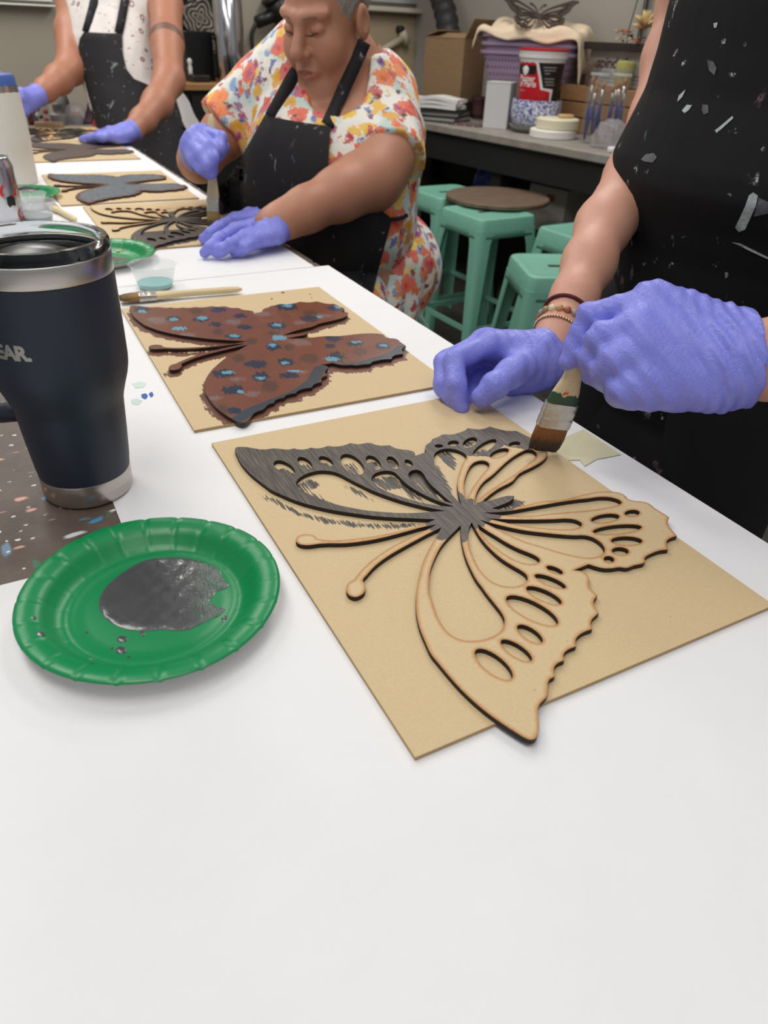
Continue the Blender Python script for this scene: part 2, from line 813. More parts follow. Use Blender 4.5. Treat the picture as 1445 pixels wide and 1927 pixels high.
# masking tape patch holding the paper edge
TAPE = NT('masking_tape')
_v = TAPE.coord('Object')
TAPE.out(Base_Color=TAPE.mix(TAPE.noise(_v, 40, 3).outputs[0], lin((205, 198, 158)), lin((222, 216, 182))), Roughness=0.55)
TAPE.bump(TAPE.noise(_v, 90, 3).outputs[0], 0.3, 0.003)
for i, (lab, pp) in enumerate((('wide strip of cream masking tape on the paper edge beside the board', [(1060, 825), (1098, 808), (1168, 856), (1105, 868), (1050, 852)]),
                               ('short strip of masking tape overlapping a wider one at the paper edge', [(1030, 850), (1082, 834), (1120, 866), (1100, 878), (1090, 866), (1045, 868)]))):
    L = np.array([U(a, b, T)[:2] for a, b in pp])
    ctr = L.mean(0)
    V, F, fm, n, v2 = plate([L - ctr], 0.0004 + 0.0003 * i)
    tag(obj('masking_tape', V, F, TAPE.m, loc=(ctr[0], ctr[1], T), smooth=False), lab, 'tape')

for rgb, pol in (((206, 222, 216), [(248, 722), (262, 718), (276, 721), (270, 729), (254, 730)]), ((196, 216, 212), [(246, 752), (258, 750), (268, 754), (260, 762), (250, 760)]),
                 ((40, 92, 176), [(266, 742), (274, 740), (278, 745), (274, 751), (268, 749)]), ((40, 92, 176), [(281, 740), (286, 737), (288, 745), (284, 748)])):
    L = spline(np.array([U(a, b, T)[:2] for a, b in pol]) - np.array(front_sheet.location)[:2], 4)
    V, F, fm, n, v2 = plate([L], 0.00025)
    obj('paint_smudge', V, F, flat('smudge_%d' % rgb[0], rgb, 0.6), front_sheet, loc=(0, 0, 0.0008), smooth=False)

# ------------------------------------------------------------------ butterfly pattern (millimetres on its board, origin at the board's near left corner)
ANT1=[(130.4,195.7),(119.5,193.7),(99.5,192.9),(80.0,194.4),(56.0,199.2),(33.1,208.2),(29.7,212.1),(29.6,215.0),(25.9,219.8),(20.3,221.7),(15.9,220.0),(13.4,216.2),(13.8,211.7),(18.8,207.0),(25.5,205.2),(28.9,204.5),(48.2,196.5),(71.8,191.5),(98.2,190.5),(117.5,190.3),(126.9,188.9)]
ANT2=[(121.6,187.1),(108.1,184.2),(89.3,179.8),(73.6,175.2),(60.5,169.8),(48.5,163.4),(38.1,156.0),(34.3,153.0),(29.8,151.8),(25.3,147.0),(23.6,142.0),(24.1,137.7),(26.9,134.9),(31.0,135.0),(35.0,137.1),(37.9,141.1),(39.4,145.6),(39.9,149.5),(45.9,154.3),(56.2,161.2),(69.4,167.2),(85.2,172.4),(101.2,176.9),(117.4,181.2),(128.6,183.4)]
FORE=[(116.7,173.1),(102.3,160.3),(89.7,147.6),(78.3,133.4),(70.2,122.4),(63.4,111.3),(57.7,100.4),(52.9,87.9),(49.4,73.9),(47.1,61.5),(47.3,55.2),(47.7,42.3),(48.7,28.3),(50.6,16.3),(53.1,5.7),(56.2,-3.7),(59.9,-13.2),(62.3,-18.6),(64.5,-21.3),(67.3,-21.8),(71.5,-19.4),(76.0,-14.4),(79.6,-8.9),(82.7,-4.8),(86.3,-2.1),(90.2,-0.7),(93.1,0.4),(97.3,4.3),(101.3,9.1),(104.2,11.2),(109.0,12.0),(111.0,15.5),(113.8,18.4),(117.9,20.1),(123.4,20.2),(125.1,23.2),(127.9,25.6),(132.8,27.0),(139.1,27.0),(141.4,30.5),(144.4,33.0),(151.2,35.3),(160.5,35.4),(162.3,39.0),(165.8,42.3),(176.0,46.2),(177.8,52.8),(180.3,56.8),(188.4,61.6),(188.5,68.9),(191.0,74.2),(195.9,79.6),(197.7,84.5),(196.3,88.8),(191.9,92.2)]
HIND=[(199.6,92.6),(207.3,93.1),(209.9,89.2),(214.4,84.3),(220.7,81.4),(227.4,79.7),(230.4,77.3),(239.2,76.9),(249.8,76.4),(253.1,80.1),(263.5,82.6),(273.0,82.5),(279.1,80.8),(283.5,86.4),(287.7,90.0),(293.9,91.6),(300.5,91.5),(303.6,101.0),(307.4,108.7),(315.6,114.7),(315.2,122.3),(314.7,131.3),(315.5,137.4),(313.3,142.3),(307.5,146.2),(303.6,151.4),(305.0,156.6),(304.5,161.6),(300.1,166.3),(294.2,169.5),(284.7,172.4),(269.1,174.1),(246.5,175.1),(231.0,180.5),(212.7,181.6),(195.8,184.2),(186.4,186.7),(182.9,189.7)]
TAILB=[(194.3,191.0),(207.9,194.1),(213.0,198.1)]
TAILT=[(207.5,200.6),(195.1,200.9),(185.3,201.2),(181.5,201.9)]
HOLE1=[(145.0,179.7),(137.7,168.0),(131.7,156.6),(125.4,142.6),(119.9,125.8),(116.6,111.2),(116.3,107.7),(115.0,98.2),(113.9,85.4),(112.8,75.6),(110.9,69.8),(107.1,65.0),(102.8,61.4),(95.7,59.2),(88.2,58.8),(80.1,60.8),(73.2,64.7),(69.5,70.0),(68.0,77.0),(68.6,85.6),(70.7,96.2),(74.8,108.1),(77.1,115.6),(83.6,127.2),(91.7,138.8),(100.8,148.6),(112.8,159.7),(124.9,168.2),(135.8,174.4)]
HOLE2=[(155.8,179.6),(149.5,173.6),(141.1,162.9),(135.2,151.6),(129.7,137.4),(126.4,124.3),(125.8,112.2),(127.8,104.5),(133.0,98.3),(139.4,95.3),(145.9,95.3),(151.2,97.3),(154.0,100.6),(155.1,104.0),(154.8,107.3),(151.9,117.0),(149.4,127.4),(148.6,140.7),(149.7,155.7),(152.5,168.5)]
HOLE3=[(158.8,175.3),(155.9,168.8),(153.0,153.8),(153.6,141.4),(155.8,128.6),(159.8,118.5),(164.8,113.2),(170.1,111.3),(174.0,111.9),(176.1,114.2),(176.3,117.8),(174.5,123.0),(169.7,131.9),(165.7,142.4),(162.7,154.4),(159.7,167.0)]
HOLE4=[(163.4,180.4),(169.9,171.7),(179.1,161.0),(189.5,150.7),(201.0,142.1),(212.8,133.9),(225.4,126.7),(227.9,125.8),(234.0,120.2),(235.5,114.0),(234.5,106.7),(230.6,101.0),(225.3,98.2),(217.6,98.0),(210.9,100.6),(203.2,107.3),(195.6,116.1),(188.0,127.1),(180.0,138.0),(173.1,152.7),(169.1,163.7),(165.8,172.6)]
HOLE5=[(170.7,178.9),(185.7,170.2),(203.8,161.6),(222.6,153.7),(234.9,148.6),(239.0,144.4),(239.5,139.0),(236.8,136.5),(231.3,135.2),(223.8,136.8),(213.3,142.1),(201.1,150.0),(189.6,158.9),(179.1,169.4)]
HOLE6=[(171.8,187.6),(182.9,183.5),(193.2,180.6),(215.7,177.2),(238.8,173.9),(261.8,169.7),(270.2,167.5),(283.0,164.7),(291.0,160.2),(294.6,154.7),(294.7,150.7),(291.3,148.3),(283.4,148.1),(272.5,149.2),(257.1,152.4),(238.8,157.7),(225.9,161.6),(207.2,166.0),(189.0,174.9),(180.9,180.5)]
SPOTS=[[290.5,133.0,6.5,-2.2,3.7,3.8],[263.4,136.7,13.1,-3.0,4.4,4.9],[261.5,119.8,21.2,-6.2,4.6,4.9],[257.0,104.1,11.5,-5.7,4.3,4.5],[242.2,95.6,5.8,-3.3,3.6,3.9],[226.3,91.2,3.3,-2.2,2.8,3.1],[178.5,98.8,3.5,-5.6,2.4,3.0],[166.7,89.4,6.5,-10.4,3.3,4.2],[152.2,78.5,6.9,-12.0,4.2,5.3],[134.1,69.2,9.4,-17.9,6.4,8.5],[118.1,50.2,4.1,-9.0,4.0,5.3],[100.2,41.4,4.8,-10.9,4.0,5.4],[79.4,37.7,5.5,-13.6,5.5,8.0]]
MIR=[[0.9496, 0.2011], [0.2606, -0.9622], [-39.6499, 346.6121]]
PAINT_TOP=[(19.4,412.3),(208.2,369.3),(348.1,308.8),(275.3,259.6),(272.0,266.8),(262.0,274.6),(260.1,280.0),(252.3,275.0),(239.7,268.9),(233.9,265.7),(224.7,271.3),(219.4,273.6),(213.1,276.4),(204.0,268.5),(186.1,252.7),(169.2,228.9),(171.5,223.6),(172.8,219.8),(170.0,212.6),(176.7,209.6),(172.3,200.3),(181.7,203.2),(192.3,207.8),(204.5,210.9),(219.9,201.8),(211.2,190.9),(211.5,183.6),(195.6,180.7),(184.4,177.0),(182.3,174.0),(172.1,174.9),(163.6,171.2),(154.7,170.1),(138.3,158.3),(131.8,159.5),(134.9,173.3),(122.3,165.7),(114.1,171.2),(122.6,178.9),(118.1,183.7),(119.4,187.7),(118.9,191.6),(119.1,195.5),(81.9,211.3),(30.9,246.3),(5.1,322.2),(14.7,389.9)]
PAINT_BOARD=[[(12.9,300.0),(25.6,277.4),(33.2,259.0),(53.6,237.1),(84.1,215.4),(122.6,198.5),(97.4,201.2),(70.6,215.7),(48.5,231.7),(30.8,252.8),(23.5,268.3),(13.4,288.1)],[(148.4,276.8),(161.6,270.9),(158.4,244.0),(150.6,220.9),(146.1,241.4),(145.1,266.7)],[(111.7,281.7),(137.7,275.8),(131.5,256.1),(118.2,259.3),(112.0,270.3)],[(137.7,275.8),(137.6,226.8),(131.6,237.3),(131.5,258.8)],[(37.3,335.1),(47.7,331.9),(52.1,316.9),(48.7,315.6),(37.0,326.5)],[(61.0,332.0),(68.5,328.6),(69.2,319.4),(62.2,324.0)],[(79.7,326.7),(86.6,325.1),(88.2,318.4),(81.8,321.2)],[(100.6,318.9),(110.8,314.4),(108.9,294.4),(104.1,290.8),(98.6,304.8)],[(121.0,309.8),(132.5,307.8),(126.3,292.5),(119.9,301.3)],[(139.0,304.9),(150.7,302.8),(145.3,290.0),(136.4,293.9)],[(45.5,300.2),(62.6,303.6),(69.3,292.2),(54.9,285.1),(61.5,261.2),(66.9,248.6),(52.2,265.4),(45.9,283.8)],[(86.3,284.6),(95.5,266.9),(98.8,244.3),(91.2,258.1),(85.6,276.7)],[(194.6,297.9),(207.6,294.7),(199.3,270.8),(191.5,264.7),(190.2,279.7)],[(177.6,280.5),(181.6,276.3),(175.2,251.0),(164.1,221.0),(163.7,238.3),(169.5,262.7)],[(227.7,283.3),(243.9,286.6),(236.0,277.0),(229.4,277.4)],[(230.0,306.0),(241.3,303.8),(232.9,295.4),(226.4,298.2)],[(213.2,198.8),(220.8,190.8),(210.6,186.5),(194.7,190.7),(203.9,194.7)]]

def mirror(p):
    p = np.asarray(p, float)
    return np.c_[p, np.ones(len(p))] @ np.array(MIR)


def ellpts(e, n=22):
    a = np.linspace(0, 2 * math.pi, n, endpoint=False)
    c = np.array(e[:2])
    return c + np.outer(np.cos(a), e[2:4]) + np.outer(np.sin(a), e[4:6])


def butterfly_loops(cut=True, sub=3):
    up = mirror(HIND)[::-1]
    uf = mirror(FORE)[::-1]
    out = np.array(ANT1 + ANT2 + FORE + HIND + TAILB + TAILT + up[1:].tolist() + uf.tolist())
    loops = [spline(out, sub)]
    if cut:
        for h in (HOLE1, HOLE2, HOLE3, HOLE4, HOLE5, HOLE6):
            loops.append(spline(h, sub, True, 70))
            loops.append(spline(mirror(h), sub, True, 70))
        for e in SPOTS:
            p = ellpts(e)
            loops.append(p)
            loops.append(mirror(p))
    return [l / 1000 for l in loops]


# ------------------------------------------------------------------ MDF materials
def mdf_base(k, dark=0.0):
    v = k.coord('Object')
    a = k.noise(k.coord('Object', (1, 2.4, 1), (0, 0, 0.6)), 420, 4, 0.7)
    b = k.noise(v, 26, 3)
    c = k.mix(a.outputs[0], lin((190, 164, 122)), lin((224, 202, 162)))
    c = k.mix(k.math('MULTIPLY', b.outputs[0], 0.35), c, lin((204, 178, 134)))
    sp = k.n('TexVoronoi', Vector=v, Scale=160)
    g = k.math('MULTIPLY', k.math('SUBTRACT', 1.0, k.ss(sp.outputs['Distance'], 0.06, 0.14)), k.ss(sp.outputs['Color'], 0.8, 0.82))
    return k.mix(k.math('MULTIPLY', g, 0.5), c, lin((120, 92, 60))), a


def streaks(k, ang, sc=420, st=14):
    return k.noise(k.coord('Object', (1, 1.0 / st, 1), (0, 0, ang)), sc, 4, 0.6)


def stain_cols(k, ang):
    s = streaks(k, ang, 500, 16)
    s2 = streaks(k, ang + 0.3, 150, 10)
    c = k.mix(k.ss(s.outputs[0], 0.35, 0.72), lin((56, 52, 50)), lin((108, 96, 82)))
    return k.mix(k.ss(s2.outputs[0], 0.55, 0.8), c, lin((80, 76, 76)))


def m_mdf_plain():
    k = NT('mdf_board')
    c, a = mdf_base(k)
    k.out(Base_Color=c, Roughness=0.62)
    k.bump(a.outputs[0], 0.06, 0.002)
    return k.m


def m_mdf_painted(name, ang, wide=3.0, thin=False):
    """board or cut-out with a dark wash where the 'paint' attribute (mm inside the painted area) is positive"""
    k = NT(name)
    c, a = mdf_base(k)
    ed = k.attr('edge')
    n = k.noise(k.coord('Object'), 300, 2)
    if not thin:
        burn = k.math('SUBTRACT', 1.0, k.ss(k.math('ADD', ed, k.math('MULTIPLY', n.outputs[0], 1.6)), 0.8, 4.2))
        c = k.mix(k.math('MULTIPLY', burn, 0.8), c, lin((186, 118, 44)))
        rim = k.math('SUBTRACT', 1.0, k.ss(ed, 0.0, 0.35))
        c = k.mix(k.math('MULTIPLY', rim, 0.75), c, lin((62, 34, 14)))
    s = streaks(k, ang, 620 if thin else 380, 18)
    p = k.math('ADD', k.attr('paint'), k.math('MULTIPLY', k.math('SUBTRACT', s.outputs[0], 0.5), wide * 6))
    fac = k.ss(p, -0.15, 0.25)
    c = k.mix(fac, c, stain_cols(k, ang))
    k.out(Base_Color=c, Roughness=k.math('SUBTRACT', 0.62, k.math('MULTIPLY', fac, 0.12)))
    k.bump(a.outputs[0], 0.06, 0.002)
    return k.m


MDF = m_mdf_plain()
BURNT = flat('laser_burnt_edge', (38, 30, 25), 0.75, noise=0.3, nscale=200)
MDFEDGE = flat('mdf_edge', (176, 146, 104), 0.7, noise=0.15, nscale=300)
BW, BH = 0.3048, 0.4064


def board_grid(nx, ny):
    x = np.linspace(0, BW, nx)
    y = np.linspace(0, BH, ny)
    G = np.stack(np.meshgrid(x, y), -1).reshape(-1, 2)
    return G


def make_board(label, bl, ang, top, nx=2, ny=2, attrs=None):
    G = board_grid(nx, ny)
    n = len(G)
    V = np.concatenate([np.c_[G, np.full(n, BT)], np.c_[G, np.zeros(n)]])
    F, fm = [], []
    for j in range(ny - 1):
        for i in range(nx - 1):
            a = j * nx + i
            F.append((a, a + 1, a + nx + 1, a + nx))
            fm.append(0)
    per = [i for i in range(nx)] + [j * nx + nx - 1 for j in range(1, ny)] + \
          [(ny - 1) * nx + i for i in range(nx - 2, -1, -1)] + [j * nx for j in range(ny - 2, 0, -1)]
    for a, b in zip(per, per[1:] + per[:1]):
        F.append((b, a, a + n, b + n))
        fm.append(1)
    F.append((n, n + (ny - 1) * nx, n + ny * nx - 1, n + nx - 1))
    fm.append(1)
    o = obj('mdf_board', V, F, [top, MDFEDGE], loc=(bl[0], bl[1], T), rz=ang, smooth=False, fmat=fm)
    for k, fn in (attrs or {}).items():
        set_attr(o, k, np.tile(fn(G), 2))
    return tag(o, label, 'board', 'butterfly backing boards')


def make_butterfly(label, loops, bl, ang, top, grid, insets, attrs, sim=(1, 0, 0, 0), group=None, side=None):
    """sim: (a, b, tx, ty) similarity in board metres"""
    a, b, tx, ty = sim
    Rm = np.array([[a, -b], [b, a]])
    LL = [l @ Rm.T + (tx, ty) for l in loops]
    V, F, fm, n, v2 = plate(LL, BF, grid, insets)
    src = (v2 - (tx, ty)) @ np.linalg.inv(Rm).T          # back in pattern space
    ctr = LL[0].mean(0)
    V = np.array(V)
    V[:, :2] -= ctr
    R2 = np.array([[math.cos(ang), -math.sin(ang)], [math.sin(ang), math.cos(ang)]])
    w = R2 @ ctr + np.array(bl)
    o = obj('wooden_butterfly', V, F, [top, side or BURNT], loc=(w[0], w[1], T + BT), rz=ang, smooth=False, fmat=fm)
    d = dist_loops(v2, LL) * 1000
    set_attr(o, 'edge', np.r_[d, np.zeros(n)])
    for k, fn in (attrs or {}).items():
        set_attr(o, k, np.r_[fn(src, LL, v2), np.zeros(n)])
    return tag(o, label, 'butterfly', group or 'wooden butterflies on the boards')


LOOPS_CUT = butterfly_loops(True, 3)
LOOPS_SOLID = butterfly_loops(False, 3)

# -- first board: half stained openwork butterfly ---------------------------
A1 = 0.50295
P1 = (0.02361, 0.25788)
pt = [np.array(PAINT_TOP) / 1000]
pb = [np.array(q) / 1000 for q in PAINT_BOARD]


def board_paint(G):
    d = np.full(len(G), -1e3)
    for i, q in enumerate(pb):
        s = sdist(G, [q]) * 1000
        s = np.minimum(s, 2.0) - (0.6 if i in (0,) else 0.9 if i in (10, 11, 7) else -0.3)
        d = np.maximum(d, s)
    return np.maximum(d, -30)


STAINB = m_mdf_painted('board_with_grey_wash', 0.55, 2.6, True)
STAINT = m_mdf_painted('cutout_with_grey_wash', 0.55, 1.3)
make_board('bare wood board under the openwork butterfly being half stained dark', P1, A1, STAINB, 120, 160, {'paint': board_paint})
make_butterfly('openwork butterfly cut-out, one wing stained dark grey and the rest bare wood', LOOPS_CUT, P1, A1, STAINT, 0.005,
               (0.0012, 0.003), {'paint': lambda s, L, v: np.maximum(sdist(s, pt) * 1000, -30)})

# -- second board: brown butterfly with blue dabs ----------------------------
A2 = 0.49317
P2_ = (-0.19535, 0.63868)
SIM2 = (1.017, -0.0403, -0.0187, 0.0141)


def px_to_b2(px, py):
    q = U(px, py, T + BT + BF)[:2] - np.array(P2_)
    c, s = math.cos(A2), math.sin(A2)
    return np.array([q[0] * c + q[1] * s, -q[0] * s + q[1] * c])


def spots(lst):
    o = []
    for x, y, w, h in lst:
        w, h = w * 1.3, h * 1.3
        c = px_to_b2(200 + x * .4567, 480 + y * .4567)
        r = px_to_b2(200 + (x + w) * .4567, 480 + y * .4567)
        u = px_to_b2(200 + x * .4567, 480 + (y - h) * .4567)
        M = np.linalg.inv(np.stack([r - c, u - c], 1))
        o.append((c, M))
    return o


def spot_attr(lst):
    S = spots(lst)
    def fn(src, L, v):
        d = np.full(len(v), -3.0)
        for c, M in S:
            d = np.maximum(d, 1 - np.linalg.norm((v - c) @ M.T, axis=1))
        return d
    return fn


NAVY = [(460, 225, 26, 9), (552, 250, 24, 8), (450, 285, 22, 9), (572, 297, 26, 10), (745, 212, 36, 14), (840, 262, 34, 13),
        (945, 218, 30, 13), (705, 290, 34, 14), (688, 377, 28, 14), (620, 450, 40, 15), (740, 440, 30, 14), (480, 487, 40, 15),
        (635, 500, 30, 16), (755, 494, 34, 12), (525, 555, 42, 17), (530, 640, 26, 12), (935, 340, 30, 14), (1025, 363, 28, 11),
        (925, 375, 22, 9), (945, 422, 32, 18), (1140, 376, 28, 12), (145, 226, 26, 12), (390, 264, 34, 9), (275, 262, 28, 9), (525, 335, 34, 9)]
CYAN = [(148, 232, 20, 8), (278, 264, 22, 7), (395, 260, 24, 9), (302, 303, 32, 9), (528, 333, 26, 7), (705, 288, 24, 8), (706, 341, 30, 12),
        (685, 372, 20, 8), (632, 506, 22, 8), (500, 484, 30, 8), (735, 443, 18, 8), (930, 428, 30, 11), (957, 214, 18, 8), (1030, 358, 22, 6),
        (555, 563, 18, 7), (1142, 372, 18, 7), (745, 208, 22, 7), (878, 255, 12, 5), (780, 478, 34, 5)]
GREYW = [(640, 240, 36, 12), (520, 275, 34, 12), (210, 268, 46, 16), (800, 360, 50, 16), (800, 278, 30, 10), (600, 572, 36, 12), (540, 512, 30, 9),
         (880, 250, 60, 8), (450, 590, 30, 10), (330, 330, 40, 10), (800, 480, 36, 8)]
MOTT = [(370, 232, 28, 12), (545, 425, 28, 18), (675, 540, 36, 24), (755, 378, 24, 16), (835, 427, 44, 20), (600, 355, 26, 14), (1045, 398, 28, 18),
        (480, 640, 30, 24), (460, 315, 22, 14), (840, 240, 30, 14), (690, 320, 30, 10)]


def m_brown(name, base=(124, 68, 44), base2=(100, 52, 33), blue=True):
    k = NT(name)
    v = k.coord('Object')
    n1 = k.noise(v, 30, 4)
    nf = k.noise(v, 260, 4, 0.65)
    nf2 = k.noise(k.coord('Object', (1, 0.3, 1), (0, 0, 0.9)), 330, 3)
    c = k.mix(n1.outputs[0], lin(base2), lin(base))
    edge = k.attr('edge')
    if blue:
        def wob(att, amp, src):
            return k.math('ADD', k.attr(att), k.math('MULTIPLY', k.math('SUBTRACT', src.outputs[0], 0.5), amp))
        c = k.mix(k.math('MULTIPLY', k.ss(wob('greyw', 1.6, nf2), 0.1, 0.5), 0.55), c, lin((128, 112, 112)))
        c = k.mix(k.math('MULTIPLY', k.ss(wob('mott', 1.9, nf), 0.15, 0.4), 0.75), c, lin((66, 44, 28)))
        c = k.mix(k.ss(wob('navy', 1.7, nf2), 0.05, 0.25), c, lin((22, 34, 56)))
        c = k.mix(k.math('MULTIPLY', k.ss(wob('cyan', 1.8, nf2), 0.15, 0.5), 0.9), c, lin((96, 160, 186)))
    rim = k.math('SUBTRACT', 1.0, k.ss(edge, 0.0, 1.2))
    c = k.mix(k.math('MULTIPLY', rim, 0.6), c, lin((30, 22, 20)))
    if blue:
        c = k.mix(k.ss(k.attr('rimblue'), 0.0, 0.6), c, lin((44, 56, 66)))
    k.out(Base_Color=c, Roughness=0.32, Coat_Weight=0.15)
    k.bump(k.math('ADD', nf.outputs[0], k.math('MULTIPLY', k.attr('navy'), 0.4) if blue else 0.0), 0.12, 0.002)
    return k.m


def m_board_halo(name, rgb, inner=6.0, amp=16.0, sc=70):
    k = NT(name)
    c, a = mdf_base(k)
    v = k.coord('Object')
    n = k.noise(v, sc, 3)
    s = streaks(k, 0.5, 300, 8)
    p = k.math('ADD', k.attr('halo'), k.math('ADD', k.math('MULTIPLY', k.math('SUBTRACT', n.outputs[0], 0.5), amp),
                                             k.math('MULTIPLY', k.math('SUBTRACT', s.outputs[0], 0.5), 14.0)))
    fac = k.ss(p, -0.4, 0.4)
    k.out(Base_Color=k.mix(fac, c, lin(rgb)), Roughness=k.math('SUBTRACT', 0.62, k.math('MULTIPLY', fac, 0.2)))
    k.bump(a.outputs[0], 0.06, 0.002)
    return k.m


def sim_loop(sim, l):
    a, b, tx, ty = sim
    return l @ np.array([[a, -b], [b, a]]).T + (tx, ty)


def halo_fn(sim, sx, sy, inner):
    L = [sim_loop(sim, LOOPS_SOLID[0]) + (sx, sy)]
    L0 = [sim_loop(sim, LOOPS_SOLID[0])]
    def fn(G):
        a = sdist(G, L) * 1000
        b = sdist(G, L0) * 1000
        return np.maximum(np.maximum(a + inner, b + inner * 0.4), -60)
    return fn


RIMPX = [(520, 690), (600, 640), (700, 600), (780, 570), (850, 520), (880, 465), (960, 458), (1050, 450), (1130, 425), (1185, 410), (1215, 380)]


def rimblue(src, L, v):
    pts = [px_to_b2(200 + x * .4567, 480 + y * .4567) for x, y in RIMPX]
    d = np.full(len(v), 1e9)
    for a, b in zip(pts[:-1], pts[1:]):
        e = b - a
        t = np.clip(((v - a) @ e) / (e @ e), 0, 1)
        d = np.minimum(d, np.linalg.norm(v - a - t[:, None] * e, axis=1))
    return 7.5 - d * 1000


b2o = make_board('wood board with brown paint smeared around the blue-spotted brown butterfly', P2_, A2, m_board_halo('board_with_brown_smears', (104, 62, 44)), 110, 146,
           {'halo': halo_fn(SIM2, -0.003, -0.010, 3.0)})
make_butterfly('solid wooden butterfly painted glossy brown with navy and cyan dabs', LOOPS_SOLID, P2_, A2, m_brown('glossy_brown_with_blue_dabs'), 0.0032,
               (0.0012, 0.003), {'navy': spot_attr(NAVY), 'cyan': spot_attr(CYAN), 'greyw': spot_attr(GREYW), 'mott': spot_attr(MOTT), 'rimblue': rimblue},
               SIM2, side=flat('brown_black_paint_edge', (34, 24, 22), 0.45))


for (x, y, r) in ((532, 546, 3.2), (511, 558, 2.2), (583, 549, 1.6), (586, 556, 1.2)):
    c = px_to_b2(x, y)
    obj('paint_drop', *lathe([(0.0, 0.0), (r * 0.0008, 0.0), (r * 0.0007, 0.0006), (0, 0.0009)], 14), flat('navy_black_paint', (22, 26, 38), 0.25), b2o, loc=(c[0], c[1], BT))

# -- boards further down the table -------------------------------------------
def far_board(bl, ang):
    return np.array(bl), ang


SIMF = (1.0, -0.02, -0.008, 0.012)
B3, A3_ = U(215, 468, T + BT)[:2] - ET * 0.02, math.radians(28.5)
HALOG = m_board_halo('board_with_dark_smears', (74, 66, 60), 4, 14)
HALOR = m_board_halo('board_with_rust_smears', (112, 70, 54), 4, 10)


def paint3(s, L, v):
    # lower wing, body and far hind wing stained, far wing and antennae still bare
    q = np.array([(125, 190), (150, 260), (215, 300), (330, 260), (330, 60), (200, 60), (60, -40), (30, 20), (60, 140), (110, 172)]) / 1000
    return np.maximum(sdist(s, [q]) * 1000, -30)


make_board('board under the openwork butterfly the seated person is staining', B3, A3_, HALOG, 60, 80,
           {'halo': lambda G: np.where(G[:, 1] < 0.13, halo_fn(SIMF, -0.001, -0.012, 3.0)(G), -50)})
make_butterfly('openwork butterfly with pale upper wing, stained dark by the seated person', LOOPS_CUT, B3, A3_, m_mdf_painted('cutout_half_dark', 0.9, 1.0), 0.006, (0.0015,),
               {'paint': paint3}, SIMF)
B4, A4_ = U(118, 390, T + BT)[:2] + ET * 0.022, math.radians(28.5)
BLUEB = NT('blue_grey_over_rust')
_v = BLUEB.coord('Object')
_n = BLUEB.noise(_v, 45, 5, 0.65)
_n2 = BLUEB.noise(BLUEB.coord('Object', (1, 0.25, 1), (0, 0, 0.9)), 200, 3)
_c = BLUEB.mix(_n2.outputs[0], lin((40, 46, 54)), lin((124, 138, 146)))
_e = BLUEB.math('ADD', BLUEB.attr('edge'), BLUEB.math('MULTIPLY', BLUEB.math('SUBTRACT', _n.outputs[0], 0.5), 16.0))
_c = BLUEB.mix(BLUEB.math('SUBTRACT', 1.0, BLUEB.ss(_e, 4.0, 13.0)), _c, lin((94, 56, 46)))
BLUEB.out(Base_Color=_c, Roughness=0.4)
make_board('board with thin rust smears under the blue-grey butterfly', B4, A4_, HALOR, 50, 66, {'halo': halo_fn(SIMF, -0.001, -0.004, 1.5)})
make_butterfly('solid butterfly painted blue-grey with rust red borders', LOOPS_SOLID, B4, A4_, BLUEB.m, 0.006, (0.0015,), {}, SIMF,
               side=flat('dark_rust_edge', (52, 32, 28), 0.5))
A5_ = math.radians(29.0)
B5 = U(265, 298, T + BT)[:2] - np.array([math.cos(A5_), math.sin(A5_)]) * BW
DK5 = flat('dark_taupe_paint', (84, 72, 66), 0.45, noise=0.3, nscale=60)
make_board('clean board under the plain dark taupe butterfly', B5, A5_, MDF, 2, 2)
make_butterfly('solid butterfly painted plain dark taupe', LOOPS_SOLID, B5, A5_, DK5, 0.0, (), {}, SIMF, side=DK5)
B6 = B5 + np.array([-math.sin(A5_), math.cos(A5_)]) * (BH + 0.012)
make_board('board under the openwork butterfly beside the standing person\'s flat hand', B6, A5_, HALOG, 40, 50, {'halo': halo_fn(SIMF, -0.001, -0.004, 1.0)})
make_butterfly('openwork butterfly streaked dark beside the standing person\'s flat hand', LOOPS_CUT, B6, A5_, m_mdf_painted('cutout_streaked_dark', 0.9, 1.6), 0.008, (0.0015,),
               {'paint': lambda s, L, v: 3.0 * np.sin(s[:, 0] * 40) + 1.5}, SIMF)

# ------------------------------------------------------------------ brushes
def loft(secs, seg=18, pw=2.6):
    """loft along +x of superellipse sections (x, halfwidth y, halfthick z[, dy])"""
    v, f = [], []
    for s in secs:
        x, hw, ht = s[:3]
        dy = s[3] if len(s) > 3 else 0
        for k in range(seg):
            a = 2 * math.pi * k / seg
            c, n = math.cos(a), math.sin(a)
            v.append((x, dy + hw * math.copysign(abs(c) ** (2 / pw), c), ht * math.copysign(abs(n) ** (2 / pw), n)))
    for i in range(len(secs) - 1):
        for k in range(seg):
            j = (k + 1) % seg
            f.append((i * seg + k, i * seg + j, i * seg + seg + j, i * seg + seg + k))
    f.append(tuple(range(seg - 1, -1, -1)))
    f.append(tuple(range((len(secs) - 1) * seg, len(secs) * seg)))
    return v, f


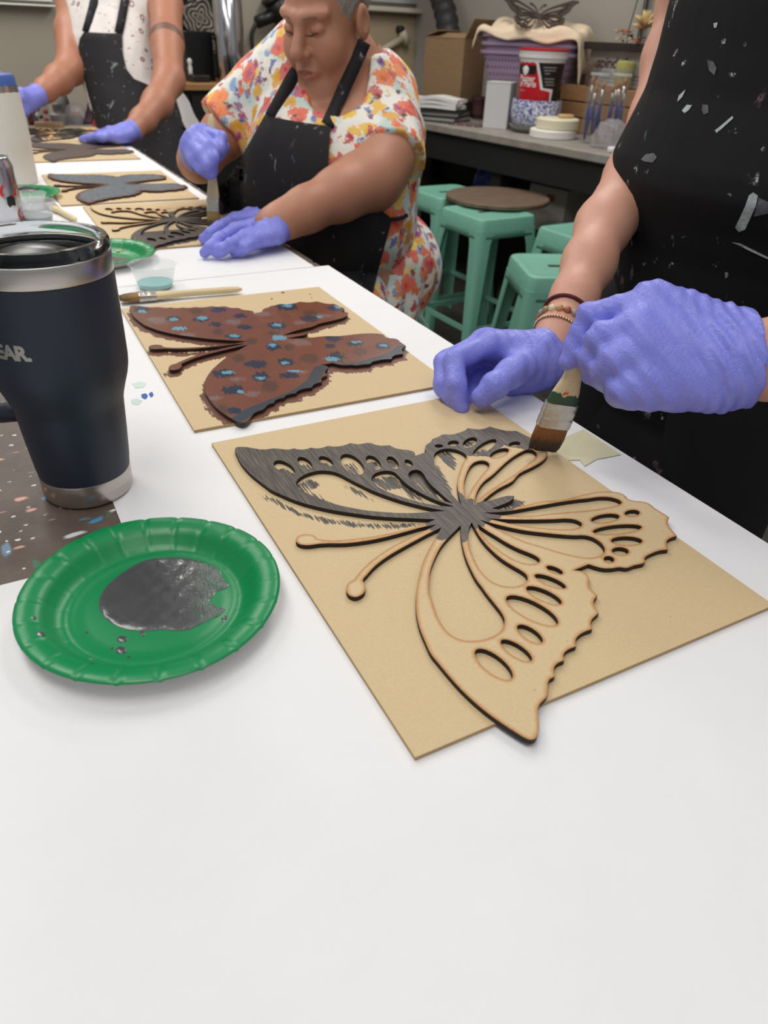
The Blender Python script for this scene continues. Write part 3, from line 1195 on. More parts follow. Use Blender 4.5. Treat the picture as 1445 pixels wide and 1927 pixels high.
def m_bristle(name, tip, mid, root):
    k = NT(name)
    v = k.coord('Object')
    sx = k.n('SeparateXYZ', Vector=v)
    n = k.noise(k.coord('Object', (0.08, 1, 1)), 1100, 3)
    pos = k.math('ADD', k.math('MULTIPLY', sx.outputs[0], 30.0), k.math('MULTIPLY', k.math('SUBTRACT', n.outputs[0], 0.5), 0.7))
    c = k.ramp(pos, [(0.0, lin(tip)), (0.28, lin(tip)), (0.46, lin(mid)), (1.0, lin(root))])
    d = k.mix(k.math('MULTIPLY', n.outputs[0], 0.55), c.outputs[0], lin(tuple(x * 0.45 for x in root)))
    k.out(Base_Color=d, Roughness=0.7)
    k.bump(n.outputs[0], 0.7, 0.003)
    return k.m


def m_handle(name, paint=None):
    k = NT(name)
    n = k.noise(k.coord('Object', (0.1, 1, 1)), 300, 4)
    c = k.mix(n.outputs[0], lin((206, 184, 138)), lin((228, 210, 170)))
    if paint:
        sx = k.n('SeparateXYZ', Vector=k.coord('Object'))
        w = k.noise(k.coord('Object'), 160, 3)
        e = k.math('ADD', sx.outputs[0], k.math('MULTIPLY', k.math('SUBTRACT', w.outputs[0], 0.5), 0.02))
        c = k.mix(k.math('SUBTRACT', 1.0, k.ss(e, 0.0605, 0.0625)), c, lin((44, 78, 52)))
        w2 = k.noise(k.coord('Object', loc=(3, 1, 0)), 130, 2)
        g = k.math('MULTIPLY', k.ss(w2.outputs[0], 0.62, 0.64), k.math('SUBTRACT', 1.0, k.ss(sx.outputs[0], 0.063, 0.066)))
        c = k.mix(g, c, lin((206, 84, 48)))
        w3 = k.noise(k.coord('Object', loc=(7, 4, 0)), 210, 2)
        c = k.mix(k.math('MULTIPLY', k.ss(w3.outputs[0], 0.68, 0.7), k.math('SUBTRACT', 1.0, k.ss(sx.outputs[0], 0.075, 0.08))), c, lin((52, 60, 70)))
    k.out(Base_Color=c, Roughness=0.45)
    return k.m


FERRULE = NT('ferrule_metal')
_n = FERRULE.noise(FERRULE.coord('Object'), 60, 3)
FERRULE.out(Base_Color=FERRULE.mix(_n.outputs[0], lin((172, 164, 152)), lin((222, 218, 210))), Roughness=0.28, Metallic=0.85)
FERRULE.bump(FERRULE.noise(FERRULE.coord('Object', (3, 1, 1)), 160, 2).outputs[0], 0.25, 0.002)
HANDLE = m_handle('pale_wood_handle')


def brush(name, label, tip, end, wdir, w=0.0125, bl=0.026, L=0.19, bm=None, hm=None, group=None, fm=None):
    """flat chip brush; tip of the bristles at tip, handle towards end"""
    tip, end = np.array(tip, float), np.array(end, float)
    ax = end - tip
    ax /= np.linalg.norm(ax)
    wd = np.array(wdir, float)
    wd -= ax * (wd @ ax)
    wd /= np.linalg.norm(wd)
    nz = np.cross(ax, wd)
    r = thing(name, label, 'brush', group=group)
    r.matrix_world = Matrix(((ax[0], wd[0], nz[0], tip[0]), (ax[1], wd[1], nz[1], tip[1]), (ax[2], wd[2], nz[2], tip[2]), (0, 0, 0, 1)))
    fl = 0.024
    # bristle block with ragged tip
    v, f = loft([(0.0, w * 0.86, 0.0016), (0.003, w * 0.97, 0.0032), (bl * 0.5, w * 1.02, 0.0048), (bl, w * 0.97, 0.0058)], 30, 3.2)
    v = [(x + (random.uniform(-0.0016, 0.002) if x < 0.004 else 0), y, z) for x, y, z in v]
    obj('bristles', v, f, bm, r, sharp=50)
    parts = []
    for k in range(46):
        y = random.uniform(-w, w)
        z = random.uniform(-0.0018, 0.0018)
        parts.append(tube([(bl * 0.8, y * 0.9, z * 1.6), (random.uniform(-0.0025, 0.001), y, z)], [0.0004, 0.00022], 4, False))
    obj('bristle_tips', *join(*parts), bm, r)
    q = [(bl - 0.001, w, 0.0062), (bl + 0.0015, w * 1.02, 0.0066), (bl + 0.004, w, 0.006), (bl + 0.006, w * 1.02, 0.0066), (bl + 0.009, w, 0.006),
         (bl + fl * 0.55, w, 0.0058), (bl + fl * 0.6, w * 1.02, 0.0063), (bl + fl * 0.72, w, 0.0058), (bl + fl, w * 0.99, 0.0056)]
    obj('ferrule', *loft(q, 24, 4), fm or FERRULE.m, r, sharp=35)
    h0 = bl + fl - 0.002
    HL = L - h0
    q = [(h0, w * 0.96, 0.0053), (h0 + HL * 0.06, w * 0.95, 0.0054), (h0 + HL * 0.16, w * 0.8, 0.0052), (h0 + HL * 0.3, w * 0.58, 0.0048), (h0 + HL * 0.45, w * 0.52, 0.0048),
         (h0 + HL * 0.65, w * 0.56, 0.0048), (h0 + HL * 0.85, w * 0.6, 0.0046), (h0 + HL * 0.95, w * 0.5, 0.004), (h0 + HL, w * 0.2, 0.002)]
    obj('handle', *loft(q, 20, 2.3), hm or HANDLE, r, sharp=60)
    return r


BR_A = m_bristle('orange_bristles_dark_tip', (58, 48, 42), (150, 84, 34), (176, 128, 64))
BR_B = m_bristle('tan_bristles_dark_tip', (92, 80, 66), (176, 140, 80), (196, 168, 110))
BR_C = m_bristle('olive_bristles', (120, 92, 44), (164, 120, 58), (182, 150, 96))
_t = U(1022, 846, T + BT + BF + 0.002)
brush('paint_brush', 'paint-stained wooden brush held against the half-stained butterfly', _t, Q(1092, 672, 0.648), RT + 0.25 * FW, 0.017, 0.027, 0.138,
      BR_A, m_handle('paint_stained_handle', True))
_a, _b = U(226, 561, T + 0.008), U(455, 544, T + 0.007)
brush('paint_brush', 'brush lying on the paper beside the cup of teal paint', _a, _b, np.cross(_b - _a, (0, 0, 1)), 0.0115, 0.027, float(np.linalg.norm(_b - _a)), BR_C)
_a, _b = U(86, 383, T + 0.007), U(136, 410, T + 0.007)
brush('paint_brush', 'brush with a pale handle lying beside the stack of clear cups', _a, _b, np.cross(_b - _a, (0, 0, 1)), 0.0105, 0.03, float(np.linalg.norm(_b - _a)) + 0.02, BR_C)
_t = U(402, 428, T + BT + BF + 0.002)
brush('paint_brush', 'brush gripped upright in the seated person\'s gloved fist', _t, Q(398, 255, 1.36), RT, 0.0125, 0.03, 0.2, BR_B)


# ------------------------------------------------------------------ navy tumbler
NAVYC = NT('navy_powder_coat')
_n = NAVYC.noise(NAVYC.coord('Object'), 900, 2)
NAVYC.out(Base_Color=lin((30, 38, 54)), Roughness=0.5)
NAVYC.bump(_n.outputs[0], 0.05, 0.0005)
STEEL = NT('brushed_steel')
_n = STEEL.noise(STEEL.coord('Object', (1, 1, 60)), 12, 4)
STEEL.out(Base_Color=STEEL.mix(_n.outputs[0], lin((176, 170, 164)), lin((206, 200, 194))), Metallic=1.0, Roughness=0.3)
CLEARP = clear('clear_plastic', (206, 212, 216), 0.02, 1.22)
CLEARD = glassy('smoky_clear_plastic', (40, 44, 50), 0.06, 0.72)
tb = U(168, 916, T)
tum = thing('insulated_tumbler', 'navy steel tumbler with clear lid beside the green plate', 'tumbler', (tb[0], tb[1], T))
prof = [(0.0373, 0.021), (0.0385, 0.03), (0.0405, 0.055), (0.042, 0.078), (0.0424, 0.083), (0.0434, 0.088), (0.0462, 0.097), (0.0492, 0.106), (0.0508, 0.113), (0.0515, 0.12),
        (0.0519, 0.14), (0.0521, 0.17), (0.0523, 0.188)]
obj('body', *lathe(prof, 72), NAVYC.m, tum)
obj('steel_base', *lathe([(0, 0.0008), (0.033, 0.0), (0.0362, 0.0008), (0.0374, 0.004), (0.0376, 0.0205), (0.0374, 0.0212), (0.03, 0.0212)], 72), STEEL.m, tum, sharp=40)
obj('steel_rim', *lathe([(0.0505, 0.1885), (0.0524, 0.1886), (0.0526, 0.19), (0.0526, 0.2), (0.052, 0.203), (0.0495, 0.2032), (0.049, 0.19), (0.0485, 0.13), (0.039, 0.085), (0, 0.08)], 72), STEEL.m, tum, sharp=40)
lid = obj('lid', *lathe([(0.0488, 0.199), (0.0523, 0.2032), (0.0527, 0.205), (0.0525, 0.2105), (0.0512, 0.2125), (0.0482, 0.2128), (0.0462, 0.2115), (0.0452, 0.206), (0.0446, 0.2), (0.0452, 0.1985)], 72, True), CLEARP, tum, sharp=45)
obj('gasket', *lathe([(0.0495, 0.1975), (0.0502, 0.1985), (0.0502, 0.2005), (0.0495, 0.2015), (0.0488, 0.2005), (0.0488, 0.1985)], 72, True), flat('black_rubber', (16, 16, 17), 0.5), lid)
# black slider disc seen through the lid
v, f = lathe([(0, 0.1915), (0.044, 0.1915), (0.0445, 0.1945), (0.0425, 0.1955), (0.03, 0.196), (0, 0.196)], 48)
obj('inner_disc', v, f, flat('dark_smoke_plastic', (26, 28, 32), 0.18), lid)
v, f = lathe([(0.024, 0.196), (0.0235, 0.2), (0.02, 0.2045), (0.012, 0.2075), (0, 0.2085)], 36)
v = [(x * 1.25 + 0.004, y * 0.75 - 0.006, z) for x, y, z in v]
obj('slider', v, f, flat('black_plastic', (20, 20, 22), 0.3), lid, sharp=30)
# handle on the far left
hp = [(-0.050, 0.0, 0.172), (-0.075, 0.002, 0.173), (-0.092, 0.003, 0.165), (-0.098, 0.004, 0.145), (-0.098, 0.004, 0.1), (-0.092, 0.003, 0.078), (-0.078, 0.002, 0.07), (-0.041, 0.0, 0.072)]
obj('handle', *tube(spline(hp, 4, False), 0.0085, 12), NAVYC.m, tum)
# lettering bent onto the body
LETTER = flat('brushed_letter_grey', (168, 164, 158), 0.35, 0.6)
v, f = text_mesh('EAR.', 0.0150, 0.0007, 0.0, 'LEFT', 0.0, 0.9)
zt = 0.139
lv = []
tv = math.atan2(-tb[1], -tb[0])             # towards the camera
for x, y, z in v:
    a = tv - 0.885 + (x - 0.0) / 0.052
    rr = 0.0522
    lv.append((rr * math.cos(a), rr * math.sin(a), zt + y))
obj('lettering', lv, f, LETTER, tum, smooth=False)

# ------------------------------------------------------------------ paper plates
PLATEG = NT('green_paper_plate')
_n = PLATEG.noise(PLATEG.coord('Object'), 400, 2)
PLATEG.out(Base_Color=lin((12, 138, 78)), Roughness=0.33)
PLATEG.bump(_n.outputs[0], 0.03, 0.001)
PAINTG = NT('wet_grey_paint')
_n = PAINTG.noise(PAINTG.coord('Object'), 40, 3, 0.5, 1.5)
PAINTG.out(Base_Color=PAINTG.mix(_n.outputs[0], lin((72, 72, 74)), lin((92, 92, 94))), Roughness=0.2, Coat_Weight=0.4)
PAINTG.bump(PAINTG.noise(PAINTG.coord('Object'), 220, 4).outputs[0], 0.12, 0.002)


def paper_plate(label, c, rz=0.0, R=0.089, seg=22 * 10):
    prof = [(0, 0.0012), (0.045, 0.0012), (0.0545, 0.0012), (0.0565, 0.0024), (0.0585, 0.0018), (0.0625, 0.003), (0.0665, 0.0062), (0.0705, 0.0108), (0.0735, 0.0136), (0.0765, 0.0148), (0.081, 0.0162), (0.0862, 0.0166), (0.0888, 0.0158), (0.089, 0.0152),
            (0.0862, 0.0160), (0.0765, 0.0140), (0.0705, 0.0100), (0.0665, 0.0054), (0.0625, 0.0020), (0.0565, 0.0004), (0, 0.0004)]
    prof = [(r * R / 0.089, z) for r, z in prof]
    v, f = lathe(prof, seg)
    out = []
    for x, y, z in v:
        r = math.hypot(x, y)
        if r > 0.058 * R / 0.089:
            a = math.atan2(y, x) / (2 * math.pi) * 22
            d = abs(a - round(a)) * 2        # 0 at a crease
            k = min(1, (r - 0.058) / 0.012)
            z -= 0.0011 * k * max(0, 1 - d * 4.5)
            z += 0.0009 * k * math.sin(math.atan2(y, x) * 3 + 1)
        out.append((x, y, z))
    fm = [0 if i < 13 * seg else 1 for i in range(len(f))]
    r = thing('paper_plate', label, 'plate', (c[0], c[1], T), rz, 'green paper plates with paint')
    obj('dish', out, f, [PLATEG.m, flat('white_card', (222, 222, 216), 0.7)], r, fmat=fm)
    return r


def blob(r, pts, zc, th, m, name='paint_puddle', sub=5):
    L = spline(pts, sub, True, 75)
    V, F, fm, n, v2 = plate([L], th, 0.004, (0.0012,), zc)
    V = np.array(V)
    d = dist_loops(v2, [L])
    V[:n, 2] = zc + th * np.clip(0.25 + d / 0.0035, 0, 1) + 0.0004 * np.sin(v2[:, 0] * 400) * np.sin(v2[:, 1] * 310) * (d > 0.003)
    return obj(name, V, F, m, r, sharp=60)


pc = np.array([-0.160, 0.379])
p1 = paper_plate('green paper plate holding a puddle of dark grey paint beside the tumbler', pc, 0.2)
def loc_plate(px, py, z=0.0012):
    q = U(px, py, T + z)[:2] - pc
    c, s = math.cos(-0.2), math.sin(-0.2)
    return (q[0] * c - q[1] * s, q[0] * s + q[1] * c)
PUD = [(187, 1145), (190, 1120), (207, 1097), (235, 1075), (270, 1056), (310, 1049), (345, 1050), (375, 1056), (395, 1063), (412, 1072), (418, 1085), (420, 1092), (431, 1098), (425, 1108),
       (410, 1112), (402, 1122), (394, 1133), (405, 1140), (424, 1147), (414, 1158), (400, 1164), (385, 1171), (372, 1178), (350, 1186), (330, 1187), (310, 1185), (285, 1187), (255, 1187), (225, 1180), (200, 1165)]
DRAG = NT('wet_grey_paint_dragged')
_sx = DRAG.n('SeparateXYZ', Vector=DRAG.coord('Object'))
_n = DRAG.noise(DRAG.coord('Object'), 40, 3, 0.5, 1.5)
_f = DRAG.noise(DRAG.coord('Object', (1, 0.45, 1), (0, 0, 0.5)), 520, 3, 0.6)
_m = DRAG.math('MULTIPLY', DRAG.ss(_sx.outputs[0], 0.02, 0.042), DRAG.ss(_f.outputs[0], 0.50, 0.58))
_c = DRAG.mix(_n.outputs[0], lin((72, 72, 74)), lin((92, 92, 94)))
DRAG.out(Base_Color=DRAG.mix(DRAG.math('MULTIPLY', _m, 0.8), _c, lin((24, 120, 76))), Roughness=0.2, Coat_Weight=0.4)
_h = DRAG.math('ADD', DRAG.math('MULTIPLY', DRAG.noise(DRAG.coord('Object'), 220, 4).outputs[0], 0.3), DRAG.math('MULTIPLY', _f.outputs[0], DRAG.ss(_sx.outputs[0], 0.015, 0.04)))
DRAG.bump(_h, 0.35, 0.003)
blob(p1, [loc_plate(*p) for p in PUD], 0.0012, 0.0009, DRAG.m)
for (x, y, w, h) in ((230, 1203, 10, 6), (228, 1224, 10, 7), (74, 1194, 10, 5), (163, 1190, 3, 2), (242, 1236, 3, 2), (211, 1220, 2.5, 2), (268, 1193, 4, 5), (172, 1241, 4, 2), (424, 1165, 7, 6),
                     (78, 1168, 12, 3), (60, 1163, 9, 2.5), (113, 1176, 4, 2), (424, 1063, 3, 3), (440, 1160, 3, 2)):
    rr = math.hypot((x - 272), (y - 1122) * 1.6)
    zz = 0.0012 if rr < 190 else 0.0062 if rr < 215 else 0.0136
    blob(p1, [loc_plate(x + w * math.cos(a), y + h * math.sin(a), zz) for a in np.linspace(0, 6.28, 9)[:-1]], zz, 0.0012, PAINTG.m, 'paint_drop', 2)
c2 = U(210, 478, T + 0.014)
p2 = paper_plate('green paper plate with a little grey paint behind the tumbler lid', c2[:2] + np.array([-0.02, 0.008]), 1.1)
blob(p2, [(0.034 * math.cos(a) - 0.0, 0.028 * math.sin(a) - 0.018) for a in np.linspace(0, 6.28, 15)[:-1]], 0.0012, 0.0009, PAINTG.m)
c3 = U(48, 368, T + 0.014)
p3 = paper_plate('green paper plate behind the clear cups with a black brush on it', c3[:2] + np.array([-0.03, 0.03]), 0.6)
_a = np.array([c3[0] + 0.015, c3[1] + 0.02, T + 0.022])
brush('paint_brush', 'black-bristled brush resting across the far green plate', _a, _a + np.array([-0.1, 0.03, -0.004]), (0.3, 1, 0), 0.014, 0.034, 0.17,
      flat('black_bristles', (24, 22, 22), 0.6), flat('black_brush_handle', (26, 26, 28), 0.4))


# ------------------------------------------------------------------ clear cups
def clear_cup(label, c, paint, fill=0.009, R=0.036, h=0.036):
    r = thing('plastic_cup', label, 'cup', (c[0], c[1], T), 0, 'clear plastic cups on the paper')
    b = R * 0.72
    w = obj('cup_wall', *lathe([(0, 0.001), (b - 0.002, 0.001), (b, 0.002), (R - 0.002, h - 0.002), (R, h - 0.001), (R + 0.0012, h), (R, h + 0.0008), (R - 0.0018, h), (b - 0.0008, 0.0025), (0, 0.0018)], 48),
            glassy('clear_cup_plastic', (235, 240, 242), 0.06, 0.2), r, sharp=50)
    k = fill / h
    obj('paint', *lathe([(0, 0.002), (b - 0.0012, 0.0026), (b + (R - b) * k - 0.0014, fill), (0, fill + 0.0004)], 32), paint, r, sharp=40)
    return r


TEAL = flat('teal_paint', (112, 190, 186), 0.25)
GREYT = flat('grey_green_paint', (112, 126, 126), 0.3)
cb = U(289, 545, T)
clear_cup('clear cup with teal paint beside the lying brush', cb[:2] + np.array([0.0, 0.012]), TEAL)
cb = U(68, 420, T)
clear_cup('clear cup of grey-green paint beside the soda can', cb[:2] + np.array([0.0, 0.012]), GREYT, 0.012, 0.038, 0.04)
cb = U(54, 400, T)
clear_cup('clear cup behind another cup, next to the far green plate', cb[:2] + np.array([-0.004, 0.022]), GREYT, 0.007, 0.037, 0.034)

# ------------------------------------------------------------------ white bottle with blue lid
WHITEB = NT('white_powder_coat')
WHITEB.out(Base_Color=lin((226, 220, 212)), Roughness=0.45)
wb = U(20, 350, T)
bo = thing('white_tumbler', 'tall white steel bottle with a blue lid beside the soda can', 'bottle', (wb[0], wb[1] + 0.045, T))
obj('body', *lathe([(0, 0), (0.042, 0), (0.0445, 0.002), (0.046, 0.03), (0.047, 0.075), (0.0485, 0.086), (0.0488, 0.097), (0.0484, 0.125), (0.0472, 0.17), (0.0462, 0.196)], 64), WHITEB.m, bo)
obj('steel_collar', *lathe([(0.0462, 0.196), (0.045, 0.1965), (0.044, 0.210), (0.042, 0.210)], 64), STEEL.m, bo, sharp=40)
BLUEL = flat('blue_plastic_lid', (74, 104, 178), 0.35)
ld = obj('lid', *lathe([(0.042, 0.210), (0.0435, 0.2102), (0.0425, 0.226), (0.04, 0.2315), (0.036, 0.233), (0, 0.233)], 64), BLUEL, bo, sharp=40)
obj('lid_loop', *box(-0.03, 0.012, -0.012, 0.012, 0.233, 0.237, 0.002), flat('pale_lid_top', (220, 222, 226), 0.35), ld, smooth=False)

# ------------------------------------------------------------------ soda can
ALU = NT('can_aluminium')
ALU.out(Base_Color=lin((196, 198, 202)), Metallic=0.95, Roughness=0.24)
cn = U(2, 428, T)
can = thing('soda_can', 'silver soda can with red script lettering left of the white bottle', 'can', (cn[0], cn[1] + 0.03, T))
obj('can_body', *lathe([(0, 0.004), (0.022, 0.002), (0.025, 0.0), (0.028, 0.004), (0.0325, 0.012), (0.033, 0.016), (0.033, 0.103), (0.0322, 0.107), (0.029, 0.115), (0.0275, 0.119), (0.0283, 0.1212), (0.0275, 0.122), (0.026, 0.1205), (0.0255, 0.1175), (0, 0.1175)], 64), ALU.m, can, sharp=50)
tv = math.atan2(-cn[1], -cn[0])


def on_can(v, a0, z0, r=0.0333):
    return [(r * math.cos(tv + a0 + x / 0.033), r * math.sin(tv + a0 + x / 0.033), z0 + y) for x, y, z in v]


RED = flat('red_print', (186, 24, 34), 0.35)
v, f = text_mesh('Coke', 0.046, 0.0004, 0, 'LEFT', 0.35, 0.92)
obj('script_lettering', on_can(v, -0.25, 0.052), f, RED, can, smooth=False)
v, f = text_mesh('C', 0.03, 0.0006, 0, 'LEFT', 0.2)
obj('small_letter', on_can(v, 0.62, 0.012), f, RED, can, smooth=False)
q = [(0.0, 0.0), (0.013, 0.002), (0.015, 0.016), (0.008, 0.022), (-0.002, 0.018), (-0.003, 0.006)]
V, F, fm, n, v2 = plate([np.array(q)], 0.0002, 0.003)
obj('dark_badge', on_can(V, 0.3, 0.036), F, flat('dark_print', (52, 56, 64), 0.35), can, smooth=False)
obj('pull_tab', *box(-0.008, 0.008, -0.016, 0.006, 0.1178, 0.1188, 0.0004), ALU.m, can, smooth=False)

# ------------------------------------------------------------------ people
def m_skin(name, a, b, red=(196, 120, 96)):
    k = NT(name)
    v = k.coord('Object')
    n = k.noise(v, 14, 4)
    m = k.noise(v, 260, 3)
    c = k.mix(n.outputs[0], lin(a), lin(b))
    c = k.mix(k.math('MULTIPLY', k.ss(k.noise(v, 30, 3).outputs[0], 0.5, 0.75), 0.3), c, lin(red))
    k.out(Base_Color=c, Roughness=0.5, Subsurface_Weight=0.08)
    k.p.inputs['Subsurface Radius'].default_value = (0.01, 0.004, 0.002)
    k.bump(m.outputs[0], 0.12, 0.0015)
    return k.m


def m_glove():
    k = NT('periwinkle_nitrile_glove')
    v = k.coord('Object')
    n = k.noise(v, 30, 3)
    c = k.mix(n.outputs[0], lin((122, 126, 220)), lin((142, 147, 236)))
    w = k.noise(k.coord('Object', (1, 1, 1)), 55, 3, 0.55, 2.2)
    r = k.math('ABSOLUTE', k.math('SUBTRACT', w.outputs[0], 0.5))
    fine = k.noise(v, 700, 2)
    h = k.math('ADD', k.ss(r, 0.0, 0.07), k.math('MULTIPLY', fine.outputs[0], 0.04))
    k.out(Base_Color=c, Roughness=0.42)
    k.bump(h, 0.22, 0.0022)
    return k.m


def m_apron(name='black_apron_cloth', amt=1.0, base=(17, 17, 19)):
    k = NT(name)
    v = k.coord('Object')
    we = k.noise(v, 1400, 2)
    c = k.mix(k.noise(v, 6, 3).outputs[0], lin(base), lin(tuple(x * 1.5 for x in base)))
    for sc, lo, rgb, off, st in ((14, 0.085, (190, 205, 205), 0.0, (1, 1, 0.55)), (30, 0.10, (205, 208, 210), 3.3, (1.4, 1.2, 0.5)), (55, 0.12, (215, 215, 215), 6.1, (1, 1, 1)),
                                 (19, 0.06, (150, 110, 120), 9.0, (1, 1, 0.6)), (22, 0.06, (90, 140, 160), 12.0, (1, 1, 0.7))):
        mp = k.coord('Object', st, (0.2, 0.5, 0.3), (off, off * 0.3, off * 0.7))
        dn = k.noise(mp, sc * 2.2, 3)
        ad = k.n('VectorMath', operation='MULTIPLY_ADD')
        k.set(ad, 'i0', dn.outputs[1])
        ad.inputs[1].default_value = (0.9 / sc,) * 3
        k.set(ad, 'i2', mp)
        vo = k.n('TexVoronoi', Vector=ad, Scale=sc)
        g = k.math('MULTIPLY', k.math('SUBTRACT', 1.0, k.ss(vo.outputs['Distance'], lo * 0.5, lo + 0.10)), k.ss(vo.outputs['Color'], 0.62, 0.64))
        scr = k.ss(k.noise(v, 420, 3).outputs[0], 0.35, 0.6)
        c = k.mix(k.math('MULTIPLY', k.math('MULTIPLY', g, scr), 0.75 * amt), c, lin(rgb))
    k.out(Base_Color=c, Roughness=0.75)
    k.p.inputs['Specular IOR Level'].default_value = 0.25
    folds = k.noise(k.coord('Object', (1, 1, 0.35)), 9, 3)
    k.bump(k.math('ADD', k.math('MULTIPLY', we.outputs[0], 0.02), folds.outputs[0]), 0.35, 0.02)
    return k.m


def m_floral():
    k = NT('floral_print_cloth')
    base = k.coord('Object')
    dn = k.noise(base, 26, 3)
    def warp(off, amp):
        mp = k.coord('Object', (1, 1, 1), (0.3, 0.2, 0.5), (off, off * 0.6, off * 0.3))
        ad = k.n('VectorMath', operation='MULTIPLY_ADD')
        k.set(ad, 'i0', k.noise(mp, 45, 3).outputs[1])
        ad.inputs[1].default_value = (amp,) * 3
        k.set(ad, 'i2', mp)
        return ad
    n = k.noise(base, 12, 3)
    c = k.mix(k.ss(n.outputs[0], 0.48, 0.6), lin((240, 236, 226)), lin((196, 218, 210)))
    for off, sc, lo, thr, cols in ((2.0, 31, 0.34, 0.38, ((70, 110, 186), (110, 70, 150), (120, 160, 206))),
                                   (5.0, 27, 0.40, 0.32, ((238, 186, 30), (222, 160, 20), (236, 206, 80))),
                                   (9.0, 23, 0.44, 0.36, ((232, 70, 30), (200, 36, 44), (240, 120, 36))),
                                   (13.0, 38, 0.32, 0.5, ((190, 26, 54), (232, 96, 36), (170, 50, 120))),
                                   (17.0, 40, 0.22, 0.72, ((50, 50, 60), (140, 44, 26), (56, 88, 160)))):
        w = warp(off, 0.035)
        vo = k.n('TexVoronoi', Vector=w, Scale=sc)
        sep = k.n('SeparateColor', Color=vo.outputs['Color'])
        pe = k.noise(warp(off + 1, 0.01), sc * 5, 3)
        edge = k.math('ADD', vo.outputs['Distance'], k.math('MULTIPLY', k.math('SUBTRACT', pe.outputs[0], 0.5), 0.45))
        fac = k.math('MULTIPLY', k.math('SUBTRACT', 1.0, k.ss(edge, lo, lo + 0.1)), k.ss(sep.outputs[0], thr, thr + 0.02))
        col = k.ramp(sep.outputs[1], [(0.0, lin(cols[0])), (0.35, lin(cols[1])), (0.7, lin(cols[2]))], 'CONSTANT')
        cc2 = k.mix(k.math('MULTIPLY', k.ss(edge, 0.05, 0.3), 0.18), col.outputs[0], lin((250, 236, 210)))
        c = k.mix(fac, c, cc2)
    k.out(Base_Color=c, Roughness=0.7)
    fold = k.noise(k.coord('Object', (1, 1, 0.4)), 13, 2)
    k.bump(fold.outputs[0], 0.4, 0.02)
    return k.m


GLOVE = m_glove()
APRON = m_apron()
FLORAL = m_floral()
NAVYSHIRT = flat('navy_shirt_cloth', (22, 26, 46), 0.85, noise=0.2, nscale=60)


def bounds(pts, pad):
    A = np.array(pts)
    return A.min(0) - pad, A.max(0) + pad


def glove_sdf(wr, fingers, thumb, cuff, extra=(), ridges=0.0):
    """wr: list of 4 wrist starts (pt, r) for the metacarpals; fingers: chains from the knuckle out;
    cuff: ((pt, r), (pt, r)) from the wrist back up the forearm"""
    cdir = np.array(cuff[1][0]) - np.array(cuff[0][0])
    cdir = cdir / np.linalg.norm(cdir)
    def fn(p):
        d = None
        for w, f in zip(wr, fingers):
            c = cap(p, w[0], f[0][0], w[1], f[0][1] * 1.12)
            d = c if d is None else smin(d, c, 0.02)
        for (a, ra), (b, rb) in extra:
            d = smin(d, cap(p, a, b, ra, rb), 0.02)
        if thumb:
            d = smin(d, chain(p, thumb, 0.006), 0.012)
        cu = cap(p, cuff[0][0], cuff[1][0], cuff[0][1], cuff[1][1])
        d = smin(d, cu, 0.022)
        for f in fingers:
            d = smin(d, chain(p, f, 0.005), 0.006)
        rim = cap(p, np.array(cuff[1][0]) - cdir * 0.005, cuff[1][0], cuff[1][1] * 1.03, cuff[1][1] * 1.06)
        s = (p - np.array(cuff[1][0])) @ cdir
        d = smin(d, rim, 0.004)
        if ridges:
            m = np.clip((s + 0.075) / 0.05, 0, 1) * np.clip(-s / 0.012, 0, 1)
            side = np.cross(cdir, [0, 0, 1.0])
            d = d + ridges * m * np.sin(s * 560 + 5.0 * np.sin(p[..., 2] * 55) + 3.0 * np.sin((p @ side) * 70))
        return np.maximum(d, s)
    pts = [w[0] for w in wr] + [q[0] for f in fingers for q in f] + [q[0] for q in (thumb or [])] + [cuff[0][0], cuff[1][0]]
    lo, hi = bounds(pts, 0.04)
    return fn, lo, hi


def wrinkle(fn, amp, k1, k2):
    def g(p):
        s = np.sin(p @ np.array(k1) + 2.0 * np.sin(p @ np.array(k2)))
        return fn(p) + amp * s * s * s
    return g


def add_glove(root, fn, lo, hi, h, name='glove'):
    V, F = sdf_mesh(fn, lo, hi, h)
    return obj(name, V - np.array(root.location), F, GLOVE, root)


